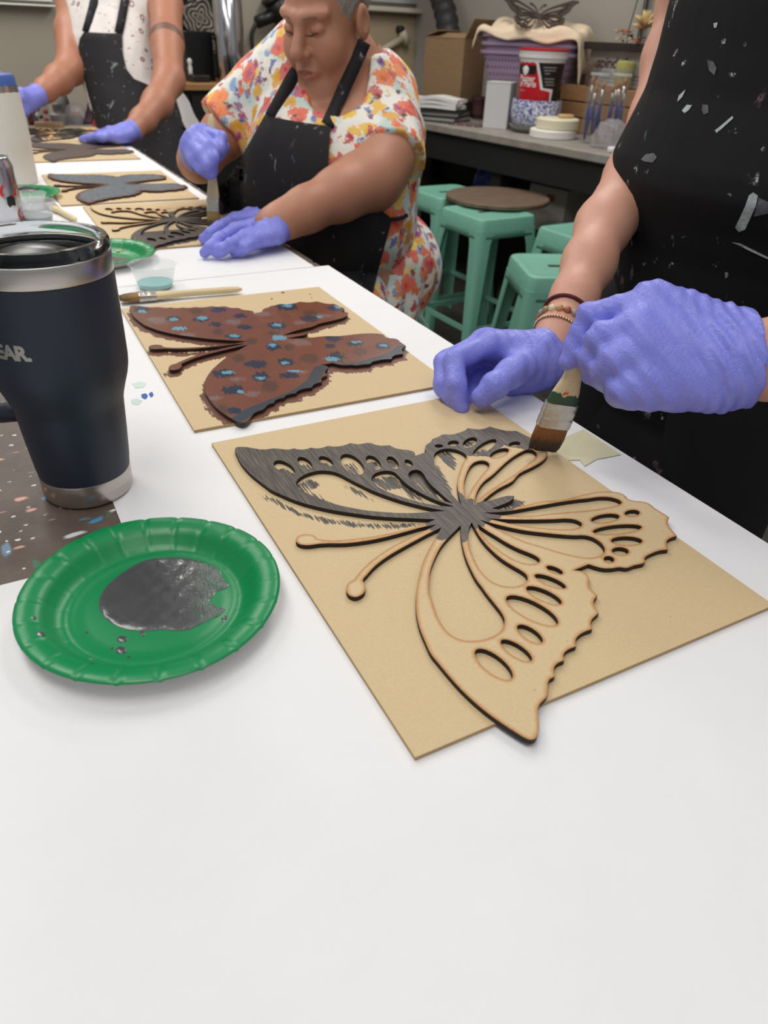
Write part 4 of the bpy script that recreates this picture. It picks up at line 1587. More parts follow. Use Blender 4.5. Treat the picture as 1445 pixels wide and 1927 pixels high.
def head_sdf(c, fwd, up, s=1.0, detail=True):
    """head with face; c: centre between the ears, fwd: where the face points"""
    f = np.array(fwd, float)
    f /= np.linalg.norm(f)
    u = np.array(up, float)
    u -= f * (u @ f)
    u /= np.linalg.norm(u)
    r = np.cross(f, u)
    M = np.stack([r, f, u], 1)         # columns: right, forward, up
    c = np.array(c, float)
    def loc(p):
        return (p - c) @ M / s
    def fn(p):
        q = loc(p)
        a = np.abs(q[..., 0])
        qm = np.stack([a, q[..., 1], q[..., 2]], -1)
        d = ellip(q, (0, -0.012, 0.045), (0.077, 0.097, 0.085))
        d = smin(d, ellip(q, (0, 0.028, -0.03), (0.064, 0.066, 0.092)), 0.03)
        d = smin(d, cap(qm, (0.052, -0.005, -0.062), (0.02, 0.06, -0.103), 0.026, 0.022), 0.03)
        d = smin(d, ellip(q, (0, 0.066, -0.106), (0.026, 0.024, 0.02)), 0.02)
        d = smin(d, ellip(qm, (0.036, 0.064, -0.034), (0.03, 0.026, 0.03)), 0.025)
        if detail:
            d = smin(d, cap(qm, (0.008, 0.092, 0.026), (0.05, 0.074, 0.03), 0.011, 0.008), 0.016)
            d = smax(d, -ellip(qm, (0.032, 0.104, 0.008), (0.019, 0.02, 0.012)), 0.014)
            d = smin(d, ellip(qm, (0.032, 0.079, 0.006), (0.0165, 0.014, 0.011)), 0.004)
            d = smax(d, -cap(qm, (0.019, 0.0955, -0.0005), (0.046, 0.087, -0.003), 0.0018, 0.0014), 0.003)
            d = smin(d, cap(q, (0, 0.091, 0.016), (0, 0.116, -0.029), 0.0085, 0.0145), 0.014)
            d = smin(d, ellip(qm, (0.0135, 0.102, -0.033), (0.0095, 0.011, 0.0085)), 0.006)
            d = smax(d, -ellip(qm, (0.007, 0.109, -0.0435), (0.004, 0.005, 0.004)), 0.004)
            d = smin(d, ellip(q, (0, 0.089, -0.066), (0.026, 0.014, 0.013)), 0.014)
            d = smin(d, cap(qm, (0.0, 0.1005, -0.0635), (0.022, 0.0915, -0.0675), 0.0045, 0.003), 0.005)
            d = smin(d, cap(qm, (0.0, 0.0985, -0.0755), (0.019, 0.091, -0.0715), 0.0055, 0.003), 0.005)
            d = smax(d, -cap(qm, (0.0, 0.106, -0.0692), (0.024, 0.096, -0.0708), 0.0016, 0.0012), 0.003)
            d = smax(d, -cap(qm, (0.024, 0.098, -0.04), (0.036, 0.086, -0.072), 0.0018, 0.0016), 0.008)
        e = ellip(qm, (0.081, -0.012, -0.004), (0.011, 0.021, 0.033))
        e = smax(e, -ellip(qm, (0.0915, -0.008, 0.0), (0.006, 0.012, 0.019)), 0.005)
        d = smin(d, e, 0.006)
        return d * s
    return fn, M, loc


def hair_sdf(loc, s=1.0, bun=True):
    def fn(p):
        q = loc(p)
        a = np.abs(q[..., 0])
        d = ellip(q, (0, -0.018, 0.048), (0.0845, 0.103, 0.0915))
        # hairline: a tilted front, around the ears, down to the nape
        front = q[..., 1] - (0.078 - 0.22 * np.maximum(0.07 - q[..., 2], 0) - 0.36 * a)
        d = smax(d, front, 0.012)
        d = smax(d, -(q[..., 2] + 0.045 + 0.5 * (q[..., 1] + 0.06)), 0.015)
        ear = ellip(np.stack([a, q[..., 1], q[..., 2]], -1), (0.084, -0.008, -0.006), (0.02, 0.026, 0.036))
        d = smax(d, -ear, 0.008)
        if bun:
            d = smin(d, ellip(q, (0, -0.118, 0.05), (0.036, 0.03, 0.036)), 0.015)
        w = np.sin(q[..., 0] * 260 + 6 * np.sin(q[..., 2] * 40) + q[..., 1] * 120)
        return (d + 0.0011 * w) * s
    return fn


def m_hair(name, a, b):
    k = NT(name)
    n = k.noise(k.coord('Object', (1, 1, 0.12), (0.5, 0.3, 0)), 420, 4)
    k.out(Base_Color=k.mix(n.outputs[0], lin(a), lin(b)), Roughness=0.42)
    k.bump(n.outputs[0], 0.5, 0.003)
    return k.m


GREYHAIR = m_hair('silver_grey_hair', (92, 86, 80), (190, 182, 172))
BROWNHAIR = m_hair('brown_hair', (44, 30, 22), (92, 66, 48))


def march(fn, px, py, off, d0, d1, n=90):
    """first hit along the view ray of each outline point; falls back to the closest pass"""
    R = np.stack([ray(a, b) / FPX for a, b in zip(px, py)])
    t = np.full(len(R), d0)
    best = np.full(len(R), 1e9)
    bt = t.copy()
    for _ in range(n):
        d = fn(CAM + R * t[:, None]) - off
        m = d < best
        best[m] = d[m]
        bt[m] = t[m]
        t = np.where(t < d1, t + np.clip(d * 0.8, 0.0004, 0.05) * (d > 0.0004), t)
    return CAM + R * bt[:, None], R


def draped(root, name, poly, fn, off, d0, d1, m, th=0.0035, step=7.0):
    """cloth panel with the outline poly (photo pixels) lying on the surface of fn"""
    L = np.array(poly, float)
    L = np.concatenate([np.linspace(L[i], L[(i + 1) % len(L)], max(2, int(np.linalg.norm(L[(i + 1) % len(L)] - L[i]) / step) + 1))[:-1] for i in range(len(L))])
    V, F, fm, n, v2 = plate([L], 1.0, step)
    W, R = march(fn, v2[:, 0], v2[:, 1], off, d0, d1)
    Wb = W + R / np.linalg.norm(R, axis=1)[:, None] * th
    VV = np.concatenate([W, Wb]) - np.array(root.location)
    F = [q[::-1] for q in F]
    return obj(name, VV, F, m, root, sharp=60)


def loft_sdf(zs, cs, a, b, fd):
    """upright body: sections at heights zs with centres cs, half sizes a (front) and b (side), facing fd"""
    zs, cs, a, b = map(np.array, (zs, cs, a, b))
    f = np.array(fd, float)
    f /= np.linalg.norm(f)
    l = np.array([-f[1], f[0]])
    def fn(p):
        z = np.clip(p[..., 2], zs[0], zs[-1])
        cx = np.interp(z, zs, cs[:, 0])
        cy = np.interp(z, zs, cs[:, 1])
        aa, bb = np.interp(z, zs, a), np.interp(z, zs, b)
        dx, dy = p[..., 0] - cx, p[..., 1] - cy
        u, v = dx * f[0] + dy * f[1], dx * l[0] + dy * l[1]
        k0 = np.sqrt((u / aa) ** 2 + (v / bb) ** 2)
        k1 = np.sqrt((u / aa ** 2) ** 2 + (v / bb ** 2) ** 2)
        d2 = np.where(k1 > 1e-6, k0 * (k0 - 1) / np.maximum(k1, 1e-6), -np.minimum(aa, bb))
        dz = np.abs(p[..., 2] - z)
        return np.where(dz > 0, np.sqrt(np.maximum(d2, 0) ** 2 + dz ** 2) + np.minimum(d2, 0) * (dz <= 0), d2)
    return fn


# ================================================================== standing painter at the near edge
SKIN_A = m_skin('fair_pink_skin', (204, 150, 128), (214, 162, 140), (210, 140, 120))
AC = np.array([0.445, 1.0])
FA = -ES
LA = ET                      # towards their right hand (far side)
pa = thing('person', 'person in a paint-flecked black apron and blue gloves brushing the near butterfly', 'person', (AC[0], AC[1], 0))
# silhouette heights -> size of the torso
sil = [(1272, 0), (1250, 90), (1225, 170), (1190, 240), (1165, 290), (1155, 325), (1165, 385), (1168, 450), (1160, 540), (1140, 650), (1128, 740), (1100, 795)]
zz, ss = [], []
for px, py in sil:
    d = ray(px, py)
    dh = d[:2] / np.linalg.norm(d[:2])
    t = (AC @ dh) / np.linalg.norm(d[:2])
    pz = CAM[2] + d[2] * t
    dist = abs(AC[0] * dh[1] - AC[1] * dh[0])
    nn = np.array([-dh[1], dh[0]])
    sup = math.hypot(0.125 * (nn @ FA), 0.172 * (nn @ LA))
    zz.append(pz)
    ss.append(dist / sup)
o_ = np.argsort(zz)
zz, ss = np.array(zz)[o_], np.array(ss)[o_]
zs = np.r_[0.62, zz, 1.42, 1.5]
sc = np.r_[ss[0] * 1.02, ss, ss[-1] * 0.8, ss[-1] * 0.35]
torsoA = loft_sdf(zs, np.tile(AC, (len(zs), 1)), 0.125 * sc, 0.172 * sc, FA)


def h5(x, y, d, r):
    return (Q(780 + x * .22145, 560 + y * .22145, d), r)


def h6(x, y, d, r):
    return (Q(1040 + x * .2803, 520 + y * .2803, d), r)


armR = [(np.array([*(AC + LA * 0.15 - FA * 0.03), 1.40]), 0.05), (Q(1296, 0, 1.03), 0.041), (Q(1262, 110, 1.04), 0.038), (Q(1236, 220, 1.03), 0.036), (Q(1190, 335, 0.985), 0.036),
        (Q(1136, 425, 0.93), 0.034), (Q(1108, 495, 0.89), 0.0305), (Q(1080, 560, 0.86), 0.0255), (Q(1050, 625, 0.835), 0.0225), (Q(1030, 668, 0.82), 0.021)]
elbL = np.array([0.565, 0.69, 1.07])
armL = [(np.array([*(AC - LA * 0.17), 1.39]), 0.055), (elbL, 0.042), (Q(1560, 655, 0.60), 0.036), (Q(1450, 677, 0.6), 0.031), (Q(1400, 677, 0.605), 0.027)]
hA, MA, locA = head_sdf([AC[0] + FA[0] * 0.03, AC[1] + FA[1] * 0.03, 1.645], (FA[0], FA[1], -0.35), (0, 0, 1), 1.0, False)


def bodyA(p):
    d = torsoA(p) + 0.008
    d = smin(d, cap(p, (*(AC - LA * 0.14), 1.40), (*(AC + LA * 0.14), 1.40), 0.055, 0.055), 0.05)
    d = smin(d, cap(p, (*AC, 1.42), (*(AC + FA * 0.02), 1.58), 0.055, 0.05), 0.03)
    d = smin(d, hA(p), 0.02)
    for s in (-1, 1):
        hip = (*(AC + LA * 0.09 * s), 0.85)
        d = smin(d, cap(p, hip, (*(AC + LA * 0.1 * s), 0.46), 0.085, 0.06), 0.04)
        d = smin(d, cap(p, (*(AC + LA * 0.1 * s), 0.46), (*(AC + LA * 0.1 * s), 0.09), 0.058, 0.04), 0.02)
        d = smin(d, cap(p, (*(AC + LA * 0.1 * s), 0.045), (*(AC + LA * 0.1 * s + FA * 0.16), 0.035), 0.042, 0.034), 0.03)
    d = smin(d, chain(p, armR, 0.02), 0.03)
    d = smin(d, chain(p, armL, 0.02), 0.03)
    return d


V, F = sdf_mesh(bodyA, (0.1, 0.5, 0.0), (0.8, 1.35, 1.8), 0.008)
obj('body', V - np.array(pa.location), F, SKIN_A, pa)
V, F = sdf_mesh(hair_sdf(locA), (AC[0] - .18, AC[1] - .18, 1.5), (AC[0] + .18, AC[1] + .18, 1.82), 0.006)
obj('hair', V - np.array(pa.location), F, BROWNHAIR, pa)


def shirtA(p):
    d = torsoA(p) - 0.002
    d = smin(d, cap(p, (*(AC - LA * 0.15), 1.40), (*(AC + LA * 0.15), 1.40), 0.062, 0.062), 0.05)
    d = smin(d, cap(p, armL[0][0], armL[0][0] + (elbL - armL[0][0]) * 0.5, 0.066, 0.06), 0.03)
    d = np.maximum(d, -cap(p, (*AC, 1.45), (*(AC + FA * 0.03), 1.7), 0.075, 0.09))
    return np.maximum(d, 0.72 - p[..., 2])


V, F = sdf_mesh(shirtA, (0.15, 0.65, 0.68), (0.75, 1.3, 1.5), 0.008)
obj('shirt', V - np.array(pa.location), F, NAVYSHIRT, pa)


def apronA(p):
    d = torsoA(p) - 0.008
    u = (p[..., :2] - AC) @ FA
    v = (p[..., :2] - AC) @ LA
    z = p[..., 2]
    wid = np.interp(z, [0.5, 1.08, 1.22, 1.34], [0.4, 0.4, 0.15, 0.12])
    d = np.maximum(d, np.abs(v) - wid)
    d = np.maximum(d, z - 1.34)
    back = np.interp(z, [0.5, 1.05, 1.25], [-0.11, -0.09, 0.02])
    return np.maximum(np.maximum(d, back - u), 0.5 - z)


zs2 = np.r_[0.5, zs]
torsoA_s = torsoA
torsoA = loft_sdf(zs2, np.tile(AC, (len(zs2), 1)), 0.125 * np.r_[sc[0] * 1.03, sc], 0.172 * np.r_[sc[0] * 1.03, sc], FA)
V, F = sdf_mesh(apronA, (0.15, 0.65, 0.48), (0.75, 1.3, 1.38), 0.006)
ap = obj('apron', V - np.array(pa.location), F, APRON, pa)
for s in (-1, 1):
    c0 = np.array([[*(AC + FA * 0.1 + LA * 0.1 * s), 1.33], [*(AC + FA * 0.08 + LA * 0.085 * s), 1.40], [*(AC + FA * 0.02 + LA * 0.07 * s), 1.47], [*(AC - FA * 0.05 + LA * 0.03 * s), 1.49]])
    obj('strap', *[(np.array(a) - np.array(pa.location)) if i == 0 else a for i, a in enumerate(ribbon(c0, [(FA[0], FA[1], 0.4), (FA[0], FA[1], 0.6), (0, 0, 1), (-FA[0], -FA[1], 1)], 0.025, 0.003))], APRON, ap)


MARK = flat('dried_white_paint', (176, 186, 186), 0.8, noise=0.5, nscale=240)
MARKD = flat('faint_grey_paint', (92, 94, 98), 0.8, noise=0.6, nscale=200)
for mk, pol in ((MARK, [(1417, 362), (1426, 368), (1422, 388), (1412, 410), (1402, 432), (1390, 437), (1383, 428), (1392, 410), (1402, 388), (1409, 368)]),
                (MARKD, [(1428, 372), (1445, 380), (1445, 402), (1418, 408)]),
                (MARK, [(1376, 456), (1392, 458), (1412, 468), (1445, 484), (1445, 488), (1412, 473), (1392, 463)]),
                (MARKD, [(1206, 300), (1215, 290), (1230, 288), (1236, 296), (1228, 306), (1212, 304)]),
                (MARK, [(1345, 245), (1352, 240), (1378, 218), (1380, 222), (1358, 242), (1348, 250)]),
                (MARK, [(1283, 208), (1292, 197), (1302, 198), (1296, 207), (1288, 213)]),
                (MARKD, [(1322, 196), (1332, 198), (1333, 212), (1324, 216), (1320, 206)]),
                (MARK, [(1274, 192), (1277, 180), (1290, 168), (1284, 182)]),
                (MARKD, [(1330, 112), (1342, 116), (1348, 128), (1344, 142), (1334, 132)]),
                (MARK, [(1303, 545), (1310, 552), (1320, 566), (1324, 576), (1316, 574), (1306, 562)]),
                (MARK, [(1342, 44), (1350, 42), (1348, 52), (1343, 52)])):
    draped(pa, 'paint_mark', pol, lambda p: torsoA(p) - 0.008, 0.0006, 0.6, 1.3, mk, 0.0012, 8.0).parent = ap


def pantsA(p):
    d = None
    for s in (-1, 1):
        c = cap(p, (*(AC + LA * 0.075 * s), 0.9), (*(AC + LA * 0.1 * s), 0.46), 0.11, 0.078)
        d = c if d is None else smin(d, c, 0.05)
        d = smin(d, cap(p, (*(AC + LA * 0.1 * s), 0.46), (*(AC + LA * 0.1 * s), 0.1), 0.077, 0.06), 0.03)
    return np.maximum(d, 0.06 - p[..., 2])


V, F = sdf_mesh(pantsA, (0.15, 0.65, 0.0), (0.75, 1.35, 1.05), 0.01)
obj('trousers', V - np.array(pa.location), F, flat('black_trouser_cloth', (20, 20, 22), 0.85), pa)

for s_ in (-1, 1):
    c_ = AC + LA * 0.1 * s_
    def shoeA(p, c_=c_):
        d = cap(p, (*(c_ - FA * 0.02), 0.06), (*(c_ + FA * 0.17), 0.05), 0.058, 0.048)
        return np.maximum(np.maximum(d, 0.001 - p[..., 2]), p[..., 2] - 0.105)
    V, F = sdf_mesh(shoeA, (c_[0] - .26, c_[1] - .22, -0.01), (c_[0] + .14, c_[1] + .16, 0.14), 0.011)
    obj('shoe', V - np.array(pa.location), F, flat('black_shoe_leather', (24, 24, 26), 0.5), pa)

# their far hand, resting on the board edge
wr = [h5(1040, 440, .812, .017), h5(1050, 480, .822, .017), h5(1060, 540, .83, .017), h5(1050, 600, .835, .017)]
fg = [[h5(640, 400, .80, .0130), h5(345, 525, .785, .0118), h5(352, 745, .775, .0108), h5(392, 925, .779, .0092)],
      [h5(590, 372, .822, .0130), h5(258, 545, .806, .0118), h5(240, 745, .796, .0108), h5(335, 900, .79, .0092)],
      [h5(640, 420, .84, .0125), h5(345, 600, .832, .0112), h5(345, 765, .818, .0102), h5(440, 895, .803, .009)],
      [h5(730, 520, .855, .0118), h5(510, 690, .846, .0102), h5(490, 800, .832, .0094), h5(490, 890, .816, .0085)]]
th = [h5(960, 560, .80, .0195), h5(815, 640, .775, .0160), h5(675, 755, .765, .0142), h5(570, 845, .768, .0118)]
fn, lo, hi = glove_sdf(wr, fg, th, (h5(1080, 520, .822, .0255), h5(1175, 455, .838, .0265)), [(h5(1080, 640, .825, .0165), h5(830, 745, .826, .014))], 0.0009)
add_glove(pa, wrinkle(fn, 0.0007, (260, 90, -140), (60, 45, 80)), lo, hi, 0.0028)
# their near hand, gripping the brush
wr = [h6(1190, 430, .612, .021), h6(1190, 510, .603, .021), h6(1190, 610, .6, .021), h6(1180, 700, .604, .021)]
fg = [[h6(640, 200, .618, .0155), h6(255, 265, .632, .0120), h6(175, 420, .641, .0108), h6(112, 560, .646, .0094)],
      [h6(600, 330, .605, .0150), h6(330, 410, .612, .0130), h6(262, 545, .627, .0115), h6(258, 660, .642, .0102)],
      [h6(590, 480, .6, .0150), h6(410, 565, .601, .0135), h6(350, 640, .615, .0118), h6(345, 700, .636, .0102)],
      [h6(610, 690, .6, .0145), h6(470, 755, .602, .0125), h6(440, 790, .618, .0112), h6(440, 770, .64, .0098)]]
th = [h6(1000, 480, .635, .019), h6(700, 450, .662, .016), h6(430, 470, .672, .0138), h6(260, 540, .672, .0115)]
fn, lo, hi = glove_sdf(wr, fg, th, (h6(1230, 570, .602, .0325), h6(1338, 562, .6, .0345)), [(h6(690, 170, .618, .014), h6(1080, 330, .61, .018)), (h6(1000, 760, .603, .017), h6(560, 800, .606, .012))], 0.0011)
GN = add_glove(pa, wrinkle(fn, 0.0011, (230, 40, 230), (60, 30, 40)), lo, hi, 0.0025)

# bracelets on the far wrist: each a thing of its own
wa, wb_ = Q(1050, 625, 0.835), Q(1080, 560, 0.86)
wax = wb_ - wa
wax /= np.linalg.norm(wax)
_, s1, s2 = frame_from(wax)


def ring_pts(c, r, n, tilt=0.0, ph=0.0):
    t = wax + tilt * s2
    t /= np.linalg.norm(t)
    _, a, b = frame_from(t)
    return [c + r * (math.cos(2 * math.pi * i / n + ph) * a + math.sin(2 * math.pi * i / n + ph) * b) for i in range(n)]


def bead_bracelet(label, c, r, br, n, mats, tilt):
    t = thing('bead_bracelet', label, 'bracelet', tuple(c), 0, 'bracelets on the painter\'s wrist')
    sp = None
    sphere = lathe([(0, -br)] + [(br * math.cos(a), br * math.sin(a)) for a in np.linspace(-1.2, 1.2, 7)] + [(0, br)], 10)
    meshes = []
    for i, p in enumerate(ring_pts(c, r, n, tilt)):
        m = mats[(i * 7) % len(mats)]
        o = obj('bead', *sphere, m, t, loc=tuple(p - c)) if i < len(mats) else None
        if o is None:
            src = meshes[i % len(mats)]
            o = src.copy()
            COL.objects.link(o)
            o.parent = t
            o.location = tuple(p - c)
        meshes.append(o)
    return t


c0 = wa + wax * 0.004
GOLDB = flat('gold_metal_bead', (214, 190, 150), 0.25, 1.0)
STONES = [flat('tan_stone_bead', (190, 150, 92), 0.35), flat('grey_stone_bead', (150, 136, 128), 0.35), flat('cream_stone_bead', (226, 208, 176), 0.35),
          flat('rust_stone_bead', (160, 96, 66), 0.35), flat('olive_stone_bead', (150, 130, 80), 0.35)]
bead_bracelet('bracelet of mixed tan and grey stone beads on the painter\'s wrist', wa + wax * 0.014, 0.0275, 0.0047, 19, STONES, 0.15)
bead_bracelet('bracelet of tiny gold beads next to the stone beads', wa + wax * 0.004, 0.0275, 0.0017, 52, [GOLDB], 0.25)
bead_bracelet('bracelet of tiny gold beads nearest the blue glove', wa - wax * 0.002, 0.0282, 0.0017, 52, [GOLDB], 0.05)
cr = wa + wax * 0.03
o = obj('cord_bracelet', *tube([p - cr for p in ring_pts(cr, 0.0272, 40, -0.1)] + [ring_pts(cr, 0.0272, 40, -0.1)[0] - cr], 0.0021, 8, False), flat('maroon_cord', (92, 26, 40), 0.7, noise=0.4, nscale=500, bump=0.6), loc=tuple(cr))
tag(o, 'thin maroon cord bracelet above the stone beads', 'bracelet', 'bracelets on the painter\'s wrist')


# ================================================================== seated person in the floral dress
SKIN_B = m_skin('tanned_skin', (176, 122, 96), (190, 136, 108), (190, 118, 98))
FB = np.array([-0.5, -0.866, 0.0])
LB = np.array([0.866, -0.5, 0.0])         # her left
HS = 0.93
hc = Q(614, 37, 1.37)
BR_ = np.array([-0.06, 1.72, 0.0])
pbm = thing('person', 'seated person in a floral dress and black apron painting with a blue-gloved hand', 'person', tuple(BR_))
ff = np.array([-0.47, -0.84, -0.27])
hB, MB, locB = head_sdf(hc, ff, np.array([-0.04, -0.1, 1.0]), HS, True)
shL, shR = Q(722, 182, 1.50), Q(486, 178, 1.56)
chest = Q(606, 235, 1.545)
belly = Q(622, 400, 1.58)
hips = np.array([-0.07, 1.80, 0.77])
LBM = np.stack([LB, FB, [0, 0, 1]], 1)
armBL = [(shL, 0.058), (Q(722, 300, 1.43), 0.056), (Q(702, 336, 1.405), 0.052), (Q(640, 365, 1.375), 0.046), (Q(575, 395, 1.34), 0.037), (Q(530, 416, 1.318), 0.029), (Q(505, 425, 1.31), 0.027)]
armBR = [(shR, 0.056), (Q(425, 250, 1.57), 0.046), (Q(374, 302, 1.56), 0.04), (Q(372, 296, 1.47), 0.034), (Q(378, 290, 1.41), 0.028)]


def torsoB(p):
    d = ellip(p, chest, (0.165, 0.115, 0.20), LBM)
    d = smin(d, cap(p, shL + LB * -0.02, shR + LB * 0.02, 0.058, 0.055), 0.07)
    d = smin(d, ellip(p, Q(563, 290, 1.475), (0.085, 0.075, 0.085), LBM), 0.06)
    d = smin(d, ellip(p, Q(655, 300, 1.455), (0.085, 0.075, 0.085), LBM), 0.06)
    d = smin(d, ellip(p, belly, (0.185, 0.155, 0.17), LBM), 0.08)
    d = smin(d, ellip(p, hips, (0.165, 0.15, 0.13), LBM), 0.08)
    d = smin(d, cap(p, Q(632, 205, 1.53), Q(628, 198, 1.50), 0.066, 0.052), 0.05)
    return d


neckB = (Q(640, 178, 1.50), Q(648, 92, 1.445))


def skinB(p):
    d = torsoB(p)
    d = smin(d, cap(p, neckB[0], neckB[1], 0.062, 0.058), 0.04)
    d = smin(d, chain(p, armBL, 0.03), 0.03)
    d = smin(d, chain(p, armBR, 0.03), 0.03)
    for s in (-1, 1):
        k = hips + FB * 0.36 + LB * 0.09 * s - np.array([0, 0, 0.05])
        d = smin(d, cap(p, hips + LB * 0.1 * s, k, 0.09, 0.065), 0.05)
        d = smin(d, cap(p, k, k + np.array([0, 0, -0.40]) - FB * 0.05, 0.06, 0.042), 0.03)
        d = smin(d, cap(p, k + np.array([0, 0, -0.44]) - FB * 0.05, k + np.array([0, 0, -0.45]) + FB * 0.08, 0.04, 0.035), 0.03)
    return d


def headneckB(p):
    d = smin(hB(p), cap(p, neckB[0], neckB[1], 0.058, 0.052), 0.018)
    return smin(d, torsoB(p), 0.025)


Va, Fa = sdf_mesh(skinB, (-0.5, 1.25, 0.0), (0.3, 2.1, 1.22), 0.0085)
Vb, Fb = sdf_mesh(headneckB, hc - np.array([0.12, 0.13, 0.2]), hc + np.array([0.12, 0.15, 0.15]), 0.0028)
Vc = np.concatenate([Va, Vb]) - BR_
Fc = np.concatenate([Fa, Fb + len(Va)])
bodyB = obj('body', Vc, Fc, SKIN_B, pbm)
V, F = sdf_mesh(hair_sdf(locB, HS), hc - np.array([0.14, 0.15, 0.12]), hc + np.array([0.15, 0.19, 0.17]), 0.0034)
hairB = obj('hair', V - BR_, F, GREYHAIR, pbm)


def headpt(x, y, z):
    return hc + MB @ np.array([x, y, z]) * HS


# loose wisps, brows, lashes, lips, earring
wis = []
for k in range(16):
    a = headpt(0.078 + random.uniform(-.004, .004), -0.02 - 0.004 * k, 0.03 - 0.003 * k)
    b = a + np.array([0.012 + random.uniform(0, .02), 0.01, -0.05 - random.uniform(0, .05)])
    wis.append(tube([a - BR_, (a + b) / 2 - BR_ + (0.006, 0, 0.006), b - BR_], [0.0011, 0.0009, 0.0003], 5, False))
obj('stray_strands', *join(*wis), GREYHAIR, hairB)
BROWM = flat('faded_brow_hair', (142, 104, 82), 0.8)
LASH = flat('lash_brown', (70, 44, 34), 0.7)
for s in (-1, 1):
    pts = project(hB, [headpt(s * x, 0.1, z) for x, z in ((0.014, 0.0255), (0.028, 0.029), (0.042, 0.028), (0.052, 0.022))], -0.0012)
    obj('eyebrow', *tube(pts - BR_, [0.0018, 0.0030, 0.0026, 0.0010], 6), BROWM, bodyB)
    pts = project(hB, [headpt(s * x, 0.1, z) for x, z in ((0.018, -0.0005), (0.026, -0.0035), (0.036, -0.004), (0.046, -0.0015))], 0.0004)
    obj('eyelashes', *tube(pts - BR_, [0.0006, 0.0011, 0.0011, 0.0006], 6), LASH, bodyB)
LIP = flat('muted_lip', (150, 84, 72), 0.45)
for zz_, rr_ in ((-0.0655, 0.0026), (-0.0735, 0.003)):
    pts = project(hB, [headpt(x, 0.12 - abs(x) * 0.3, zz_ - abs(x) * 0.1 * (1 if zz_ > -0.07 else -1.2)) for x in np.linspace(-0.027, 0.027, 9)], -0.0016)
    obj('lip', *tube(pts - BR_, [0.0008] + [rr_] * 7 + [0.0008], 8), LIP, bodyB)
er = thing('earring', 'small silver earring on the seated person\'s ear', 'earring', tuple(headpt(0.088, -0.006, -0.044)))
obj('hoop', *tube([(0.005 * math.cos(a), 0.002, 0.005 * math.sin(a)) for a in np.linspace(0, 6.28, 17)], 0.0009, 6, False), flat('silver', (220, 220, 222), 0.2, 1.0), er)


# dress: bodice, loose sleeves, skirt
slL0, slL1 = shL, Q(728, 305, 1.44)
slR0, slR1 = shR, Q(420, 243, 1.565)


def sleeve(p, a, b, ra, rb):
    n = (np.array(b) - np.array(a))
    n = n / np.linalg.norm(n)
    return np.maximum(cap(p, a, np.array(b) + n * 0.05, ra, rb), (p - np.array(b)) @ n)


def folds(p, amp):
    return amp * np.sin(p[..., 0] * 95 + 3 * np.sin(p[..., 2] * 14) + p[..., 1] * 60) * np.clip((1.25 - p[..., 2]) * 4, 0.2, 1)


def dressB(p):
    d = torsoB(p) - 0.011
    d = smin(d, sleeve(p, slL0, slL1, 0.07, 0.082), 0.025)
    d = smin(d, sleeve(p, slR0, slR1, 0.066, 0.07), 0.025)
    d = smin(d, cap(p, Q(752, 260, 1.56), Q(745, 330, 1.56), 0.055, 0.05), 0.05)
    nk = np.minimum(cap(p, Q(632, 190, 1.40), Q(640, 100, 1.46), 0.052, 0.088), cap(p, neckB[0], neckB[1] + np.array([0, 0, 0.05]), 0.078, 0.09))
    d = smax(d, -nk, 0.008)
    return d + folds(p, 0.0022)


def skirtB(p):
    d = ellip(p, hips, (0.172, 0.158, 0.14), LBM)
    d = smin(d, cap(p, Q(748, 425, 1.62), Q(752, 500, 1.64), 0.04, 0.062), 0.05)
    d = smin(d, cap(p, Q(752, 500, 1.64), Q(744, 590, 1.66), 0.062, 0.05), 0.04)
    for s in (-1, 1):
        k = hips + FB * 0.34 + LB * 0.09 * s - np.array([0, 0, 0.05])
        d = smin(d, cap(p, hips + LB * 0.08 * s, k, 0.1, 0.085), 0.06)
    return d + folds(p, 0.005)


V, F = sdf_mesh(dressB, (-0.5, 1.3, 0.72), (0.3, 2.05, 1.26), 0.006)
drs = obj('dress', V - BR_, F, FLORAL, pbm)
V, F = sdf_mesh(skirtB, (-0.5, 1.3, 0.3), (0.35, 2.15, 0.98), 0.009)
obj('skirt', V - BR_, F, FLORAL, drs)

AP_B = m_apron('black_apron_cloth_speckled', 0.75, (30, 29, 31))


def dressAll(p):
    return np.minimum(dressB(p), skirtB(p))


bib = [(500, 213), (516, 221), (560, 229), (622, 238), (619, 280), (617, 320), (640, 345), (690, 372), (738, 412), (722, 470), (700, 556), (640, 520), (560, 480), (480, 450), (425, 420), (405, 385),
       (412, 350), (436, 325), (456, 292), (478, 252)]
apB = draped(pbm, 'apron', bib, dressAll, 0.007, 1.15, 1.75, AP_B, 0.004, 6.0)
for pts, sf in (([(510, 221), (522, 198), (536, 172), (548, 150), (558, 134)], dressAll), ([(616, 236), (630, 205), (648, 165), (664, 130), (677, 100), (686, 78)], lambda p: np.minimum(dressAll(p), headneckB(p)))):
    W, R = march(sf, [a for a, b in pts], [b for a, b in pts], 0.004, 1.15, 1.6)
    obj('strap', *[(np.array(a) - BR_) if i == 0 else a for i, a in enumerate(ribbon(spline(W, 3, False), [-R[0]] * (3 * (len(pts) - 1) + 1), 0.025, 0.003))], AP_B, apB)
# tie around the waist
W, R = march(dressAll, [736, 748, 758, 766], [413, 412, 409, 405], 0.004, 1.3, 1.8)
obj('waist_tie', *[(np.array(a) - BR_) if i == 0 else a for i, a in enumerate(ribbon(W, -R, 0.008, 0.003))], AP_B, apB)


def g2(x, y, z, r):      # on the table: photo crop to plane height
    return (U(330 + x * .346, y * .346, T + z), r)


def q2(x, y, d, r):
    return (Q(330 + x * .346, y * .346, d), r)


